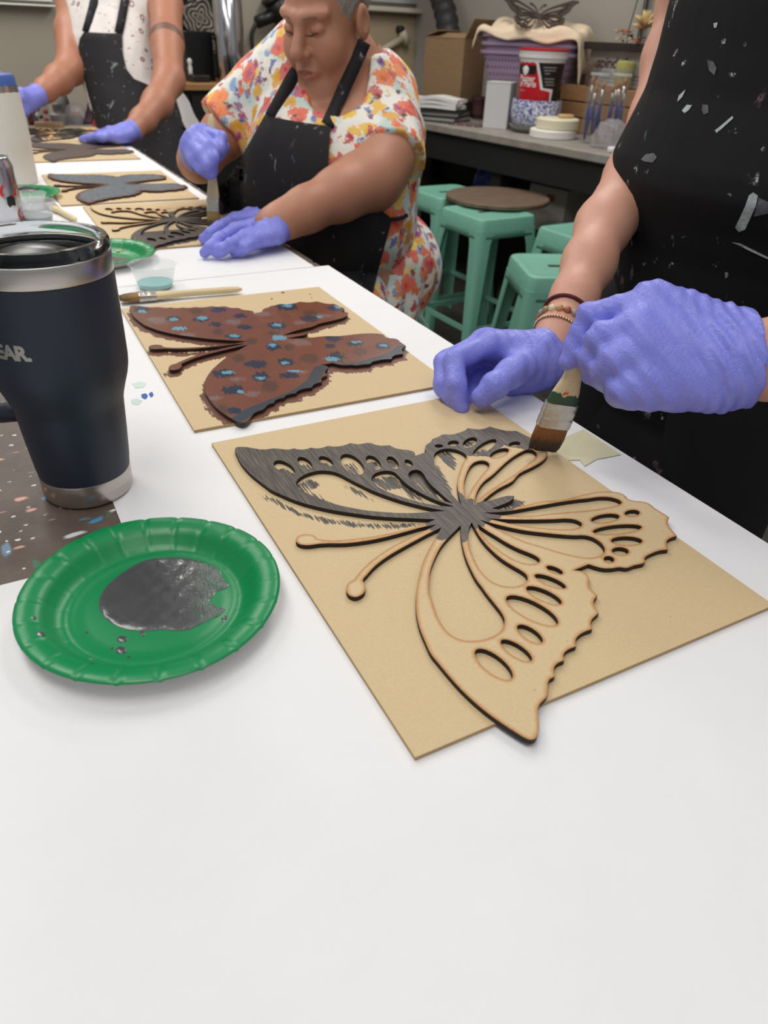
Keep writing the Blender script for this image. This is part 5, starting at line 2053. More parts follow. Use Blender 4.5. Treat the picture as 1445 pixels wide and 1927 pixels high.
# left hand spread flat on the paper
wr = [g2(530, 1180, .038, .0165), g2(535, 1215, .036, .017), g2(545, 1250, .034, .017), g2(555, 1280, .03, .016)]
fg = [[g2(320, 1195, .032, .0125), g2(240, 1235, .03, .0112), g2(190, 1270, .022, .0102), g2(150, 1300, .012, .009)],
      [g2(330, 1250, .034, .0125), g2(240, 1300, .03, .0115), g2(190, 1345, .02, .0105), g2(160, 1375, .011, .0092)],
      [g2(375, 1290, .031, .0122), g2(300, 1330, .026, .011), g2(255, 1358, .018, .0102), g2(225, 1378, .011, .009)],
      [g2(440, 1310, .026, .0115), g2(380, 1345, .02, .0102), g2(345, 1362, .014, .0095), g2(318, 1372, .0105, .0085)]]
th = [g2(500, 1170, .035, .0165), g2(400, 1170, .035, .014), g2(320, 1205, .02, .012), g2(265, 1245, .013, .0105)]
fn, lo, hi = glove_sdf(wr, fg, th, ((armBL[5][0] + (armBL[6][0] - armBL[5][0]) * 0.6, 0.03), (armBL[5][0], 0.0325)))
add_glove(pbm, wrinkle(fn, 0.0006, (240, 120, 90), (50, 60, 40)), lo, hi, 0.0032)
# right fist around the brush
wr = [q2(110, 780, 1.40, .02), q2(120, 810, 1.395, .02), q2(120, 840, 1.395, .02), q2(110, 860, 1.40, .02)]
fg = [[q2(150, 725, 1.36, .0145), q2(245, 750, 1.33, .0125), q2(240, 810, 1.32, .011), q2(215, 850, 1.335, .0098)],
      [q2(115, 745, 1.355, .0148), q2(185, 800, 1.315, .013), q2(205, 860, 1.31, .0115), q2(205, 920, 1.325, .0098)],
      [q2(90, 775, 1.355, .0145), q2(140, 840, 1.315, .013), q2(175, 900, 1.31, .0112), q2(198, 945, 1.325, .0096)],
      [q2(75, 810, 1.365, .0135), q2(105, 870, 1.33, .012), q2(145, 920, 1.325, .0105), q2(180, 950, 1.335, .009)]]
th = [q2(170, 790, 1.40, .018), q2(235, 760, 1.375, .0145), q2(255, 800, 1.355, .0125), q2(235, 850, 1.35, .0105)]
fn, lo, hi = glove_sdf(wr, fg, th, (q2(120, 820, 1.40, .03), (armBR[3][0], 0.0345)))
add_glove(pbm, wrinkle(fn, 0.0006, (240, 120, 90), (50, 60, 40)), lo, hi, 0.0032)

# ================================================================== standing person at the far corner
SKIN_C = m_skin('warm_tan_skin', (168, 112, 86), (184, 126, 100), (180, 108, 90))
FC = np.array([-0.25, -0.97, 0.0])
FC /= np.linalg.norm(FC)
LC = np.array([-FC[1], FC[0], 0.0])       # her left (right in the picture)
ch = Q(212, 40, 2.78)
CR = np.array([ch[0] + 0.02, ch[1], 0.0])
pcm = thing('person', 'standing person in a white embroidered blouse and black apron, one hand flat on the table', 'person', tuple(CR))
LCM = np.stack([LC, FC, [0, 0, 1]], 1)
cs = [Q(306, 420, 2.75), Q(282, 330, 2.76), Q(260, 240, 2.77), Q(232, 150, 2.78), Q(215, 70, 2.78), Q(205, 10, 2.78)]
zsC = [0.5, cs[0][2], cs[1][2], cs[2][2], cs[3][2], cs[4][2], cs[5][2], cs[5][2] + 0.09]
csC = [cs[0][:2], cs[0][:2], cs[1][:2], cs[2][:2], cs[3][:2], cs[4][:2], cs[5][:2], cs[5][:2]]
torsoC = loft_sdf(zsC, csC, [0.14, 0.135, 0.132, 0.13, 0.13, 0.145, 0.12, 0.06], [0.17, 0.168, 0.165, 0.16, 0.155, 0.16, 0.17, 0.09], FC[:2])
shCL, shCR = Q(312, 8, 2.74), Q(136, 8, 2.82)
armCL = [(shCL, 0.06), (Q(314, 80, 2.66), 0.058), (Q(318, 150, 2.58), 0.052), (Q(296, 195, 2.5), 0.048), (Q(268, 228, 2.43), 0.038), (Q(248, 248, 2.39), 0.029), (Q(236, 254, 2.38), 0.027)]
armCR = [(shCR, 0.056), (Q(130, 60, 2.76), 0.05), (Q(132, 130, 2.7), 0.05), (Q(110, 150, 2.64), 0.046), (Q(85, 170, 2.58), 0.036), (Q(66, 183, 2.54), 0.028)]
hcC = Q(195, -95, 2.74)
hC, MC, locC = head_sdf(hcC, (FC[0], FC[1], -0.25), (0, 0, 1), 1.0, True)


def skinC(p):
    d = torsoC(p) + 0.006
    d = smin(d, cap(p, shCL, shCR, 0.058, 0.056), 0.05)
    d = smin(d, cap(p, Q(200, 5, 2.78), Q(197, -60, 2.76), 0.06, 0.054), 0.04)
    d = smin(d, hC(p), 0.02)
    d = smin(d, chain(p, armCL, 0.03), 0.03)
    d = smin(d, chain(p, armCR, 0.03), 0.03)
    c = np.array([cs[0][0], cs[0][1], 0.0])
    for s in (-1, 1):
        a = c + LC * 0.1 * s
        d = smin(d, cap(p, a + (0, 0, 0.6), a + (0, 0, 0.1), 0.085, 0.045), 0.04)
        d = smin(d, cap(p, a + (0, 0, 0.045), a + (0, 0, 0.04) + FC * 0.14, 0.042, 0.036), 0.03)
    return d


V, F = sdf_mesh(skinC, np.minimum(CR, cs[0]) * (1, 1, 0) + (-0.45, -0.5, 0), np.maximum(CR, cs[0]) * (1, 1, 0) + (0.4, 0.35, 1.75), 0.0095)
_k = NT.__new__(NT)
_k.m, _k.t, _k.p = SKIN_C, SKIN_C.node_tree, SKIN_C.node_tree.nodes['Principled BSDF']
_ax = (armCL[1][0] - armCL[0][0]) / np.linalg.norm(armCL[1][0] - armCL[0][0])
_pc = armCL[1][0] - CR
_tc = _k.n('TexCoord')
_sb = _k.n('VectorMath', operation='SUBTRACT')
_k.set(_sb, 'i0', _tc.outputs['Object'])
_sb.inputs[1].default_value = tuple(_pc)
_dt = _k.n('VectorMath', operation='DOT_PRODUCT')
_k.set(_dt, 'i0', _sb)
_dt.inputs[1].default_value = tuple(_ax)
_ln = _k.n('VectorMath', operation='LENGTH')
_k.set(_ln, 'i0', _sb)
_wv = _k.noise(_tc.outputs['Object'], 60, 3)
_bd = _k.math('ABSOLUTE', _k.math('ADD', _dt.outputs['Value'], _k.math('MULTIPLY', _k.math('SUBTRACT', _wv.outputs[0], 0.5), 0.012)))
_mk = _k.math('MULTIPLY', _k.math('SUBTRACT', 1.0, _k.ss(_bd, 0.016, 0.019)), _k.math('SUBTRACT', 1.0, _k.ss(_ln.outputs['Value'], 0.10, 0.11)))
_src = SKIN_C.node_tree.nodes['Principled BSDF'].inputs['Base Color'].links[0].from_socket
_k.out(Base_Color=_k.mix(_k.math('MULTIPLY', _mk, 0.75), _src, lin((84, 66, 58))))
bodyC = obj('body', V - CR, F, SKIN_C, pcm)
V, F = sdf_mesh(hair_sdf(locC), hcC - 0.18, hcC + 0.18, 0.007)
obj('hair', V - CR, F, BROWNHAIR, pcm)
BLOUSE = NT('white_embroidered_cotton')
_v = BLOUSE.coord('Object')
_c = BLOUSE.mix(BLOUSE.noise(_v, 20, 2).outputs[0], lin((214, 206, 200)), lin((232, 226, 222)))
_w = BLOUSE.n('TexVoronoi', Vector=BLOUSE.coord('Object', (1, 1, 0.8)), Scale=30)
_g = BLOUSE.math('MULTIPLY', BLOUSE.ss(_w.outputs['Distance'], 0.16, 0.2), BLOUSE.math('SUBTRACT', 1.0, BLOUSE.ss(_w.outputs['Distance'], 0.28, 0.32)))
_g = BLOUSE.math('MULTIPLY', _g, BLOUSE.ss(_w.outputs['Color'], 0.6, 0.62))
_c = BLOUSE.mix(BLOUSE.math('MULTIPLY', _g, 0.85), _c, lin((120, 44, 66)))
_w2 = BLOUSE.noise(BLOUSE.coord('Object', (0.4, 0.4, 2)), 90, 2)
_c = BLOUSE.mix(BLOUSE.math('MULTIPLY', BLOUSE.ss(_w2.outputs[0], 0.66, 0.69), 0.6), _c, lin((70, 60, 70)))
BLOUSE.out(Base_Color=_c, Roughness=0.8)
BLOUSE.bump(BLOUSE.noise(BLOUSE.coord('Object', (1, 1, 0.4)), 14, 2).outputs[0], 0.35, 0.015)


def blouseC(p):
    d = torsoC(p) - 0.006
    d = smin(d, cap(p, shCL - LC * 0.045, shCR + LC * 0.045, 0.066, 0.064), 0.05)
    nk = cap(p, Q(200, -30, 2.6), Q(192, 40, 2.6), 0.075, 0.004)
    d = smax(d, -nk, 0.006)
    for arm, s in ((armCL, 1), (armCR, -1)):
        d = smax(d, -(cap(p, arm[0][0] + LC * 0.03 * s, arm[2][0] + LC * 0.035 * s, 0.068, 0.07)), 0.01)
    return np.maximum(d, 0.95 - p[..., 2]) + 0.002 * np.sin(p[..., 0] * 70 + p[..., 2] * 20)


V, F = sdf_mesh(blouseC, CR + (-0.4, -0.35, 0.9), CR + (0.4, 0.35, 1.42), 0.008)
blo = obj('blouse', V - CR, F, BLOUSE.m, pcm)
AP_C = m_apron('black_apron_cloth_dotted', 0.7, (28, 27, 29))


def skirtC(p):
    return torsoC(p) - 0.008


pol = [(158, 60), (194, 62), (230, 63), (231, 100), (238, 130), (252, 148), (285, 162), (330, 184), (345, 230), (362, 300), (372, 352), (320, 330), (260, 285), (215, 255), (188, 245), (176, 215), (164, 172), (154, 130), (147, 88), (150, 72)]
apC = draped(pcm, 'apron', pol, lambda p: np.minimum(blouseC(p), skirtC(p)), 0.006, 2.3, 3.0, AP_C, 0.005, 5.0)
for pts in ([(162, 62), (168, 40), (174, 18), (179, -6)], [(223, 63), (228, 40), (232, 18), (236, -6)]):
    W, R = march(blouseC, [a for a, b in pts], [b for a, b in pts], 0.004, 2.4, 2.85)
    obj('strap', *[(np.array(a) - CR) if i == 0 else a for i, a in enumerate(ribbon(W, -R, 0.03, 0.004))], AP_C, apC)
# skirt / trousers under the apron
def pantsC(p):
    d = torsoC(p) - 0.004
    c = np.array([cs[0][0], cs[0][1], 0.0])
    for s in (-1, 1):
        d = smin(d, cap(p, c + LC * 0.1 * s + (0, 0, 0.55), c + LC * 0.1 * s + (0, 0, 0.12), 0.1, 0.07), 0.04)
    return np.maximum(np.maximum(d, p[..., 2] - 0.96), 0.07 - p[..., 2])


V, F = sdf_mesh(pantsC, np.minimum(CR, cs[0]) * (1, 1, 0) + (-0.3, -0.35, 0), np.maximum(CR, cs[0]) * (1, 1, 0) + (0.4, 0.35, 1.0), 0.012)
obj('trousers', V - CR, F, flat('charcoal_trouser_cloth', (52, 50, 50), 0.85), pcm)
# tattoo band and forearm mark lie on the skin

def g1(x, y, z, r):
    return (U(x * .33218, y * .33218, T + z), r)


wr = [g1(715, 735, .045, .019), g1(720, 745, .04, .02), g1(725, 755, .036, .02), g1(735, 765, .032, .019)]
fg = [[g1(640, 748, .038, .0142), g1(570, 766, .032, .0125), g1(520, 776, .022, .0115), g1(475, 782, .014, .0105)],
      [g1(630, 760, .036, .0142), g1(560, 778, .03, .0125), g1(505, 786, .02, .0115), g1(462, 790, .012, .0105)],
      [g1(640, 772, .033, .014), g1(580, 786, .026, .0122), g1(530, 793, .018, .0112), g1(490, 797, .012, .01)],
      [g1(665, 782, .028, .0132), g1(615, 793, .02, .0112), g1(580, 798, .015, .0105), g1(545, 801, .011, .0095)]]
th = [g1(690, 740, .04, .018), g1(620, 742, .036, .015), g1(570, 755, .02, .0125), g1(540, 765, .013, .011)]
fn, lo, hi = glove_sdf(wr, fg, th, ((armCL[6][0], 0.031), (armCL[5][0] + (armCL[5][0] - armCL[6][0]) * 0.6, 0.034)))
add_glove(pcm, fn, lo, hi, 0.004)
hw = Q(56, 188, 2.52)
hx = Q(44, 192, 2.49)
wr = [(hw + (0, 0, 0.012), .02), (hw, .02), (hw, .02), (hw - (0, 0, 0.012), .02)]
fg = [[(hx + (0.0, 0.0, 0.03), .014), (hx + (-.03, -.03, .02), .012), (hx + (-.045, -.04, -.01), .011), (hx + (-.045, -.035, -.03), .0095)],
      [(hx + (0.0, 0.0, 0.01), .014), (hx + (-.035, -.03, .0), .0125), (hx + (-.045, -.04, -.03), .0115), (hx + (-.04, -.035, -.05), .0095)],
      [(hx + (0.0, 0.0, -0.01), .014), (hx + (-.03, -.03, -.02), .012), (hx + (-.04, -.04, -.045), .011), (hx + (-.035, -.035, -.06), .0095)],
      [(hx + (0.0, 0.0, -0.03), .013), (hx + (-.025, -.025, -.04), .011), (hx + (-.03, -.035, -.06), .01), (hx + (-.03, -.03, -.075), .009)]]
th = [(hw + (0, -.01, .01), .018), (hx + (-.01, -.04, .01), .014), (hx + (-.03, -.055, -.01), .012), (hx + (-.04, -.055, -.03), .0105)]
fn, lo, hi = glove_sdf(wr, fg, th, ((hw, 0.031), (armCR[5][0] + (armCR[4][0] - armCR[5][0]) * 0.35, 0.036)))
add_glove(pcm, fn, lo, hi, 0.0045)

# ------------------------------------------------------------------ work bench along the right wall
BZ = 0.87
bang = math.atan2(bdir[1], bdir[0])


def BP(a, b, z=0.0):        # a along the bench from B0 towards the camera, b towards the wall
    q = B0 + bdir * a + bnrm * b
    return np.array([q[0], q[1], z])


BENCHTOP = NT('worn_grey_bench_top')
_n = BENCHTOP.noise(BENCHTOP.coord('Object', (1, 5, 1)), 14, 5)
BENCHTOP.out(Base_Color=BENCHTOP.mix(_n.outputs[0], lin((112, 106, 100)), lin((168, 160, 150))), Roughness=0.5)
bl0, bl1 = -1.0, 3.0
be = thing('work_bench', 'long grey-topped work bench along the wall behind the mint stools', 'bench', tuple(BP(0, 0)), bang)
sg = 1.0 if (bdir[0] * bnrm[1] - bdir[1] * bnrm[0]) > 0 else -1.0


def bbox(a0, a1, b0, b1, z0, z1, ch=0.0):
    y0, y1 = sorted((b0 * sg, b1 * sg))
    return box(a0, a1, y0, y1, z0, z1, ch)


obj('bench_top', *bbox(bl0, bl1, 0, BENCH_D, BZ - 0.035, BZ, 0.004), BENCHTOP.m, be, smooth=False)
DARKW = flat('black_stained_wood', (20, 19, 19), 0.7, noise=0.4, nscale=9)
obj('front_rail', *bbox(bl0, bl1, 0.03, 0.06, BZ - 0.16, BZ - 0.036), DARKW, be, smooth=False)
obj('lower_shelf', *bbox(bl0, bl1, 0.12, BENCH_D - 0.02, 0.44, 0.47), DARKW, be, smooth=False)
obj('back_panel', *bbox(bl0, bl1, BENCH_D - 0.02, BENCH_D, 0.0, BZ - 0.036), DARKW, be, smooth=False)
for a in (-0.9, 0.35, 1.5, 2.8):
    for b in (0.06, BENCH_D - 0.09):
        obj('leg', *bbox(a, a + 0.07, b, b + 0.07, 0, BZ - 0.036), DARKW, be, smooth=False)


def on_bench(px, py, z=BZ):
    return U(px, py, z)


def bench_thing(name, label, cat, p, z=BZ, rz=0.0, group=None):
    return thing(name, label, cat, (p[0], p[1], z), rz, group)


def on_rwall(px, py, off=0.0):
    """point in front of the right wall (off metres clear of it) seen at a photo position"""
    d = ray(px, py)
    n3 = np.array([bnrm[0], bnrm[1], 0.0])
    t = ((np.array([*CORNER, 0]) - n3 * off - CAM) @ n3) / (d @ n3)
    return CAM + d * t


# white box
WBOX = flat('white_card_box', (196, 196, 198), 0.6)
wbp = on_bench(938, 243)
S_ = (wbp - CAM) @ FW / FPX          # metres per pixel there
wb2 = thing('card_box', 'plain white card box standing under the purple baskets', 'box', (wbp[0], wbp[1] + 0.06, BZ), math.radians(-22))
hW = 74 * S_ * 1.02
obj('carton', *box(-0.06, 0.06, -0.055, 0.055, 0, hW - 0.004, 0.002), WBOX, wb2, smooth=False)
obj('lid_flap', *box(-0.061, 0.061, -0.056, 0.056, hW - 0.004, hW, 0.001), WBOX, wb2, smooth=False)

# wooden crate on the right that carries the other end of the baskets
WOODC = NT('crate_wood')
_n = WOODC.noise(WOODC.coord('Object', (1, 1, 8)), 16, 4)
WOODC.out(Base_Color=WOODC.mix(_n.outputs[0], lin((122, 88, 58)), lin((166, 124, 84))), Roughness=0.6)
crp = on_rwall(1120, 235, 0.20)
crp[2] = BZ
CS = (crp - CAM) @ FW / FPX
crate = thing('wooden_crate', 'brown wooden crate behind the jars of blue brushes', 'crate', (crp[0], crp[1], BZ), bang)
ch_ = hW
for i in range(3):
    z0 = 0.003 + i * ch_ / 3
    obj('slat', *box(-0.24, 0.24, -0.12, -0.105, z0, z0 + ch_ / 3 - 0.006, 0.002), WOODC.m, crate, smooth=False)
    obj('slat', *box(-0.24, 0.24, 0.105, 0.12, z0, z0 + ch_ / 3 - 0.006, 0.002), WOODC.m, crate, smooth=False)
for s in (-1, 1):
    obj('end_board', *box(s * 0.24 - 0.008, s * 0.24 + 0.008, -0.105, 0.105, 0, ch_ - 0.002, 0.002), WOODC.m, crate, smooth=False)
obj('bottom_board', *box(-0.23, 0.23, -0.105, 0.105, 0.001, 0.01), WOODC.m, crate, smooth=False)
obj('lid_board', *box(-0.248, 0.248, -0.12, 0.12, ch_ - 0.005, ch_, 0.001), WOODC.m, crate, smooth=False)

# three nested purple baskets
PURP = NT('purple_basket_plastic')
_c = PURP.coord('Object')
_s = PURP.n('SeparateXYZ', Vector=_c)
_hx = PURP.math('FRACT', PURP.math('MULTIPLY', PURP.math('ADD', _s.outputs[0], _s.outputs[1]), 62.0))
_hz = PURP.math('FRACT', PURP.math('MULTIPLY', _s.outputs[2], 34.0))
_g = PURP.math('MULTIPLY', PURP.ss(_hx, 0.45, 0.55), PURP.ss(_hz, 0.55, 0.62))
PURP.out(Base_Color=PURP.mix(PURP.math('MULTIPLY', _g, 0.75), lin((150, 128, 154)), lin((84, 66, 92))), Roughness=0.4)
PLAINP = flat('purple_basket_rim', (150, 128, 154), 0.38)
bkp = Q(985, 170, (wbp - CAM) @ FW * 0.99 + 0.12)
bkz = BZ + hW


def tapered(x, y, z0, z1, k0, k1, r=0.04, n=6):
    """open tub wall: rounded rectangle from scale k0 to k1, inner and outer skins"""
    v, f = [], []
    rings = []
    for (z, k, off) in ((z0, k0, 0.0), (z1, k1, 0.0), (z1, k1, -0.004), (z0 + 0.004, k0, -0.004)):
        ring = []
        for cx, cy, a0 in ((1, 1, 0), (-1, 1, 90), (-1, -1, 180), (1, -1, 270)):
            for i in range(n):
                a = math.radians(a0 + 90 * i / (n - 1))
                ring.append((cx * (x * k - r) + (r + off) * math.cos(a), cy * (y * k - r) + (r + off) * math.sin(a), z))
        rings.append(ring)
    m = len(rings[0])
    for rg in rings:
        v += rg
    for k in range(3):
        for i in range(m):
            j = (i + 1) % m
            f.append((k * m + i, k * m + j, k * m + m + j, k * m + m + i))
    f.append(tuple(range(m - 1, -1, -1)))
    f.append(tuple(range(3 * m, 4 * m)))
    return v, f


for i, lab in enumerate(('lowest purple plastic basket of the stack, resting on white box and crate', 'middle purple plastic basket nested in the stack', 'topmost purple plastic basket under the canvas cloth')):
    z = bkz + 0.002 + i * 0.034
    b = thing('plastic_basket', lab, 'basket', (bkp[0] + 0.04, bkp[1] + 0.05, z), math.radians(-24), 'stacked purple baskets')
    obj('tub', *tapered(0.235, 0.155, 0, 0.115, 0.86 + 0.004 * i, 0.97 + 0.002 * i), PURP.m, b, sharp=40)
    v, f = tapered(0.243, 0.163, 0.108, 0.122, 0.985, 0.99)
    obj('rim', v, f[:-2], PLAINP, b, sharp=40)

# canvas cloth draped over the top basket
CANV = NT('tan_canvas_cloth')
_n = CANV.noise(CANV.coord('Object'), 300, 2)
CANV.out(Base_Color=CANV.mix(_n.outputs[0], lin((196, 176, 148)), lin((226, 208, 182))), Roughness=0.9)
CANV.bump(CANV.noise(CANV.coord('Object'), 18, 3).outputs[0], 0.4, 0.02)
tz = bkz + 0.002 + 0.068 + 0.122
cl = []
nx, ny = 46, 34
v, f = [], []
for j in range(ny):
    for i in range(nx):
        x = -0.315 + 0.66 * i / (nx - 1)
        y = -0.215 + 0.42 * j / (ny - 1)
        if x < -0.1:
            y -= 0.03 * math.sin((x + 0.1) * 12)
        ex = max(0, abs(x) - 0.238)
        ey = max(0, abs(y) - 0.152)
        drop = (ex ** 1.1) * 0.9 + (ey ** 1.1) * 1.0
        if x > 0.238:
            drop += (x - 0.238) * 0.9
        ridge = 0.018 * math.exp(-((y - 0.05) / 0.05) ** 2) * (0.6 + 0.4 * math.sin(x * 24)) + 0.010 * math.sin(x * 30 + y * 22) + 0.006 * math.sin(y * 60 - x * 20)
        inside_ = 1 if drop == 0 else 0.7
        xx = math.copysign(min(abs(x), 0.247 + 0.3 * ex), x)
        yy = math.copysign(min(abs(y), 0.16 + 0.25 * ey), y)
        v.append((xx, yy, 0.024 + ridge * inside_ - drop + (0.055 * min(1, max(0, (y + 0.08) / 0.2)) * math.exp(-((x + 0.02) / 0.17) ** 2) if ey == 0 else 0.055 * math.exp(-((x + 0.02) / 0.17) ** 2) * (y > 0))))
for j in range(ny - 1):
    for i in range(nx - 1):
        a = j * nx + i
        f.append((a, a + 1, a + nx + 1, a + nx))
clo = obj('canvas_cloth', v, f, CANV.m, loc=(bkp[0] + 0.04, bkp[1] + 0.05, tz), rz=math.radians(-24))
sm = clo.modifiers.new('thick', 'SOLIDIFY')
sm.thickness = 0.004
tag(clo, 'rumpled tan canvas cloth draped over the purple baskets', 'cloth')

# dark openwork butterfly lying on the cloth
V, F, fm, n, v2 = plate([(l - LOOPS_CUT[0].mean(0)) * 0.95 for l in LOOPS_CUT], 0.006)
V = np.array(V)
V[:, 2] += 0.03 * np.clip(V[:, 1] / 0.15, -1.0, 1.0) ** 2
bf = obj('wooden_butterfly', V, F, flat('dark_bronze_paint', (58, 46, 40), 0.35), loc=(bkp[0] + 0.03, bkp[1] + 0.03, tz + 0.078), smooth=False)
bf.rotation_euler = (0, math.radians(-3), math.radians(-100))
bf.rotation_euler = (Matrix.Rotation(math.radians(25), 3, 'X') @ bf.rotation_euler.to_matrix()).to_euler()
tag(bf, 'dark bronze openwork butterfly lying on the tan canvas cloth', 'butterfly', 'wooden butterflies on the boards')

# blue speckled bowl on a grey dish, plaster tub standing in it
SPECK = NT('blue_white_speckled_ceramic')
_n = SPECK.noise(SPECK.coord('Object'), 95, 3, 0.6, 1.0)
SPECK.out(Base_Color=SPECK.mix(SPECK.ss(_n.outputs[0], 0.46, 0.54), lin((82, 94, 160)), lin((226, 228, 236))), Roughness=0.3)
bwp = on_bench(1000, 252)
BS = (bwp - CAM) @ FW / FPX
bx, by = bwp[0] + 0.02, bwp[1] + 0.08
dish = thing('ceramic_dish', 'low grey dish under the speckled blue bowl', 'dish', (bx - 0.012, by, BZ))
obj('dish_body', *lathe([(0, 0), (0.07, 0), (0.1, 0.02), (0.108, 0.032), (0.104, 0.032), (0.07, 0.006), (0, 0.005)], 40), flat('grey_glazed_clay', (150, 148, 142), 0.4), dish, sharp=50)
bowl = thing('speckled_bowl', 'blue and white speckled bowl holding the red plaster tub', 'bowl', (bx, by, BZ + 0.012))
BRd = 47 * BS
obj('bowl_body', *lathe([(0, 0.0), (BRd * 0.6, 0.0), (BRd * 0.92, 0.03), (BRd, 0.07), (BRd * 0.97, 50 * BS), (BRd * 0.93, 50 * BS), (BRd * 0.92, 0.06), (BRd * 0.6, 0.012), (0, 0.01)], 48), SPECK.m, bowl, sharp=50)
hb = 86 * BS
tubz = BZ + 0.012 + 44 * BS
R0, R1 = 36 * BS, 41 * BS
tub = thing('plaster_tub', 'white and red plaster tub with red lid standing on the speckled bowl', 'tub', (bx, by, tubz), 0)
PLW = flat('white_tub_plastic', (224, 220, 218), 0.4)
REDP = flat('red_tub_label', (190, 20, 34), 0.4)
obj('tub_wall', *lathe([(0, 0), (R0 * 0.98, 0), (R0, 0.003), (R1, hb * 0.82), (R1 * 1.07, hb * 0.83), (R1 * 1.08, hb * 0.90), (R1 * 1.02, hb * 0.905), (R1 * 1.06, hb * 0.91), (R1 * 1.06, hb * 0.96), (0, hb * 0.96)], 56), PLW, tub, sharp=40)
obj('lid', *lathe([(0, hb * 0.955), (R1 * 1.08, hb * 0.955), (R1 * 1.1, hb * 0.965), (R1 * 1.1, hb * 0.995), (R1 * 1.07, hb), (0, hb)], 56), REDP, tub, sharp=40)
tv = math.atan2(CAM[1] - by, CAM[0] - bx)


def wrap(poly, m, name, par, off=0.0006, grid=0.012):
    """print wrapped on the tub: poly in (angle-like x from -1..1, height 0..1)"""
    L = np.array(poly, float)
    L = np.concatenate([np.linspace(L[i], L[(i + 1) % len(L)], 12)[:-1] for i in range(len(L))])
    V, F, fm, n, v2 = plate([L], 0.01, 0.08)
    F = [q for q, k in zip(F, fm) if k == 0]
    out = []
    for x, y in v2:
        r = (R0 + (R1 - R0) * y) + off
        a = tv + x * 1.35
        out.append((r * math.cos(a), r * math.sin(a), y * hb * 0.8 + 0.002))
    return obj(name, out, F, m, par)


def wrap_text(s, x0, y0, size, m, par, off=0.0015, bold=0.0):
    v, f = text_mesh(s, size, bold)
    out = []
    for x, y, z in v:
        yy = y0 + y / (hb * 0.8)
        r = (R0 + (R1 - R0) * yy) + off
        a = tv + x0 * 1.35 + x / R1
        out.append((r * math.cos(a), r * math.sin(a), yy * hb * 0.8 + 0.002))
    return obj('printed_words', out, f, m, par, smooth=False)


lbl = wrap([(-1.2, 0.0), (1.2, 0.0), (1.2, 0.93), (-1.2, 0.93)], REDP, 'red_label', tub, 0.0006)
BLK = flat('black_label_print', (20, 19, 20), 0.4)
WHP = flat('white_label_print', (230, 228, 226), 0.4)
wrap([(-1.2, 0.66), (-0.18, 0.66), (-0.18, 0.86), (-1.2, 0.86)], BLK, 'black_band', lbl, 0.0011)
wrap([(-0.2, 0.93), (0.05, 0.33), (0.3, 0.30), (0.42, 0.27), (0.44, 0.0), (0.52, 0.0), (0.52, 0.34), (0.14, 0.36), (-0.1, 0.93)], WHP, 'white_stripe', lbl, 0.0011)
wrap([(-0.12, 0.93), (0.12, 0.38), (0.52, 0.35), (0.52, 0.0), (1.0, 0.0), (1.0, 0.93)], BLK, 'black_panel', lbl, 0.0013)
wrap([(-0.74, 0.80), (-0.56, 0.86), (-0.44, 0.80), (-0.46, 0.70), (-0.58, 0.62), (-0.70, 0.70)], WHP, 'shield_badge', lbl, 0.0016)
wrap_text('Plaster', -0.86, 0.50, 0.034, WHP, lbl, bold=0.0006)
wrap_text('of Paris', -0.86, 0.38, 0.034, WHP, lbl, bold=0.0006)
wrap([(-0.86, 0.27), (-0.55, 0.27), (-0.55, 0.30), (-0.86, 0.30)], flat('pink_label_print', (226, 130, 130), 0.4), 'print_line', lbl, 0.0015)
for i, (x0, x1) in enumerate(((0.05, 0.52), (0.08, 0.5), (0.12, 0.3), (0.14, 0.5), (0.16, 0.52), (0.2, 0.55))):
    y0 = 0.84 - 0.068 * i - (0.05 if i > 2 else 0)
    wrap([(x0, y0 - 0.022), (x1, y0 - 0.022), (x1, y0), (x0, y0)], flat('faint_print', (150, 146, 146), 0.4), 'print_line', lbl, 0.0017)

# cream cheese-like discs
CREAM = flat('cream_wax', (222, 214, 186), 0.5)
dp = on_bench(1046, 264)
DS = (dp - CAM) @ FW / FPX
tag(obj('wax_disc', *lathe([(0, 0), (42 * DS, 0), (44 * DS, 0.004), (44 * DS, 13 * DS), (42 * DS, 15 * DS), (0, 15 * DS)], 40), flat('white_plastic_disc', (226, 224, 218), 0.45), loc=(dp[0], dp[1] + 0.1, BZ), sharp=40),
    'flat white disc on the bench, under the cream disc', 'disc')
tag(obj('wax_disc', *lathe([(0, 0), (38 * DS, 0), (40 * DS, 0.004), (40 * DS, 16 * DS), (38 * DS, 18 * DS), (0, 18 * DS)], 40), CREAM, loc=(dp[0] + 6 * DS, dp[1] + 0.1, BZ + 15 * DS + 0.001), sharp=40),
    'thick cream coloured disc stacked on the white disc', 'disc')
tag(obj('wood_chip', *box(-0.032, 0.032, -0.02, 0.02, 0, 0.014, 0.003), flat('pale_wood_chip', (196, 162, 116), 0.6), loc=(dp[0] + 0.05, dp[1] + 0.11, BZ + 33 * DS + 0.002), rz=0.2),
    'small pale wood block on top of the cream disc', 'block')
# dark bottle box
kb = on_bench(1066, 246)
kt = thing('product_box', 'small black and purple box beside the wooden crate', 'box', (kb[0] + 0.0, kb[1] + 0.2, BZ), -0.2)
kh = 62 * CS
obj('carton', *box(-0.03, 0.03, -0.025, 0.025, 0, kh, 0.002), flat('black_carton', (34, 30, 34), 0.5), kt, smooth=False)
obj('purple_panel', *box(-0.026, 0.026, -0.0262, -0.0252, kh * 0.05, kh * 0.52), flat('purple_carton_print', (78, 64, 104), 0.5), kt, smooth=False)
obj('print_line', *box(-0.02, 0.02, -0.0262, -0.0252, kh * 0.62, kh * 0.70), flat('faint_print', (150, 146, 146), 0.4), kt, smooth=False)


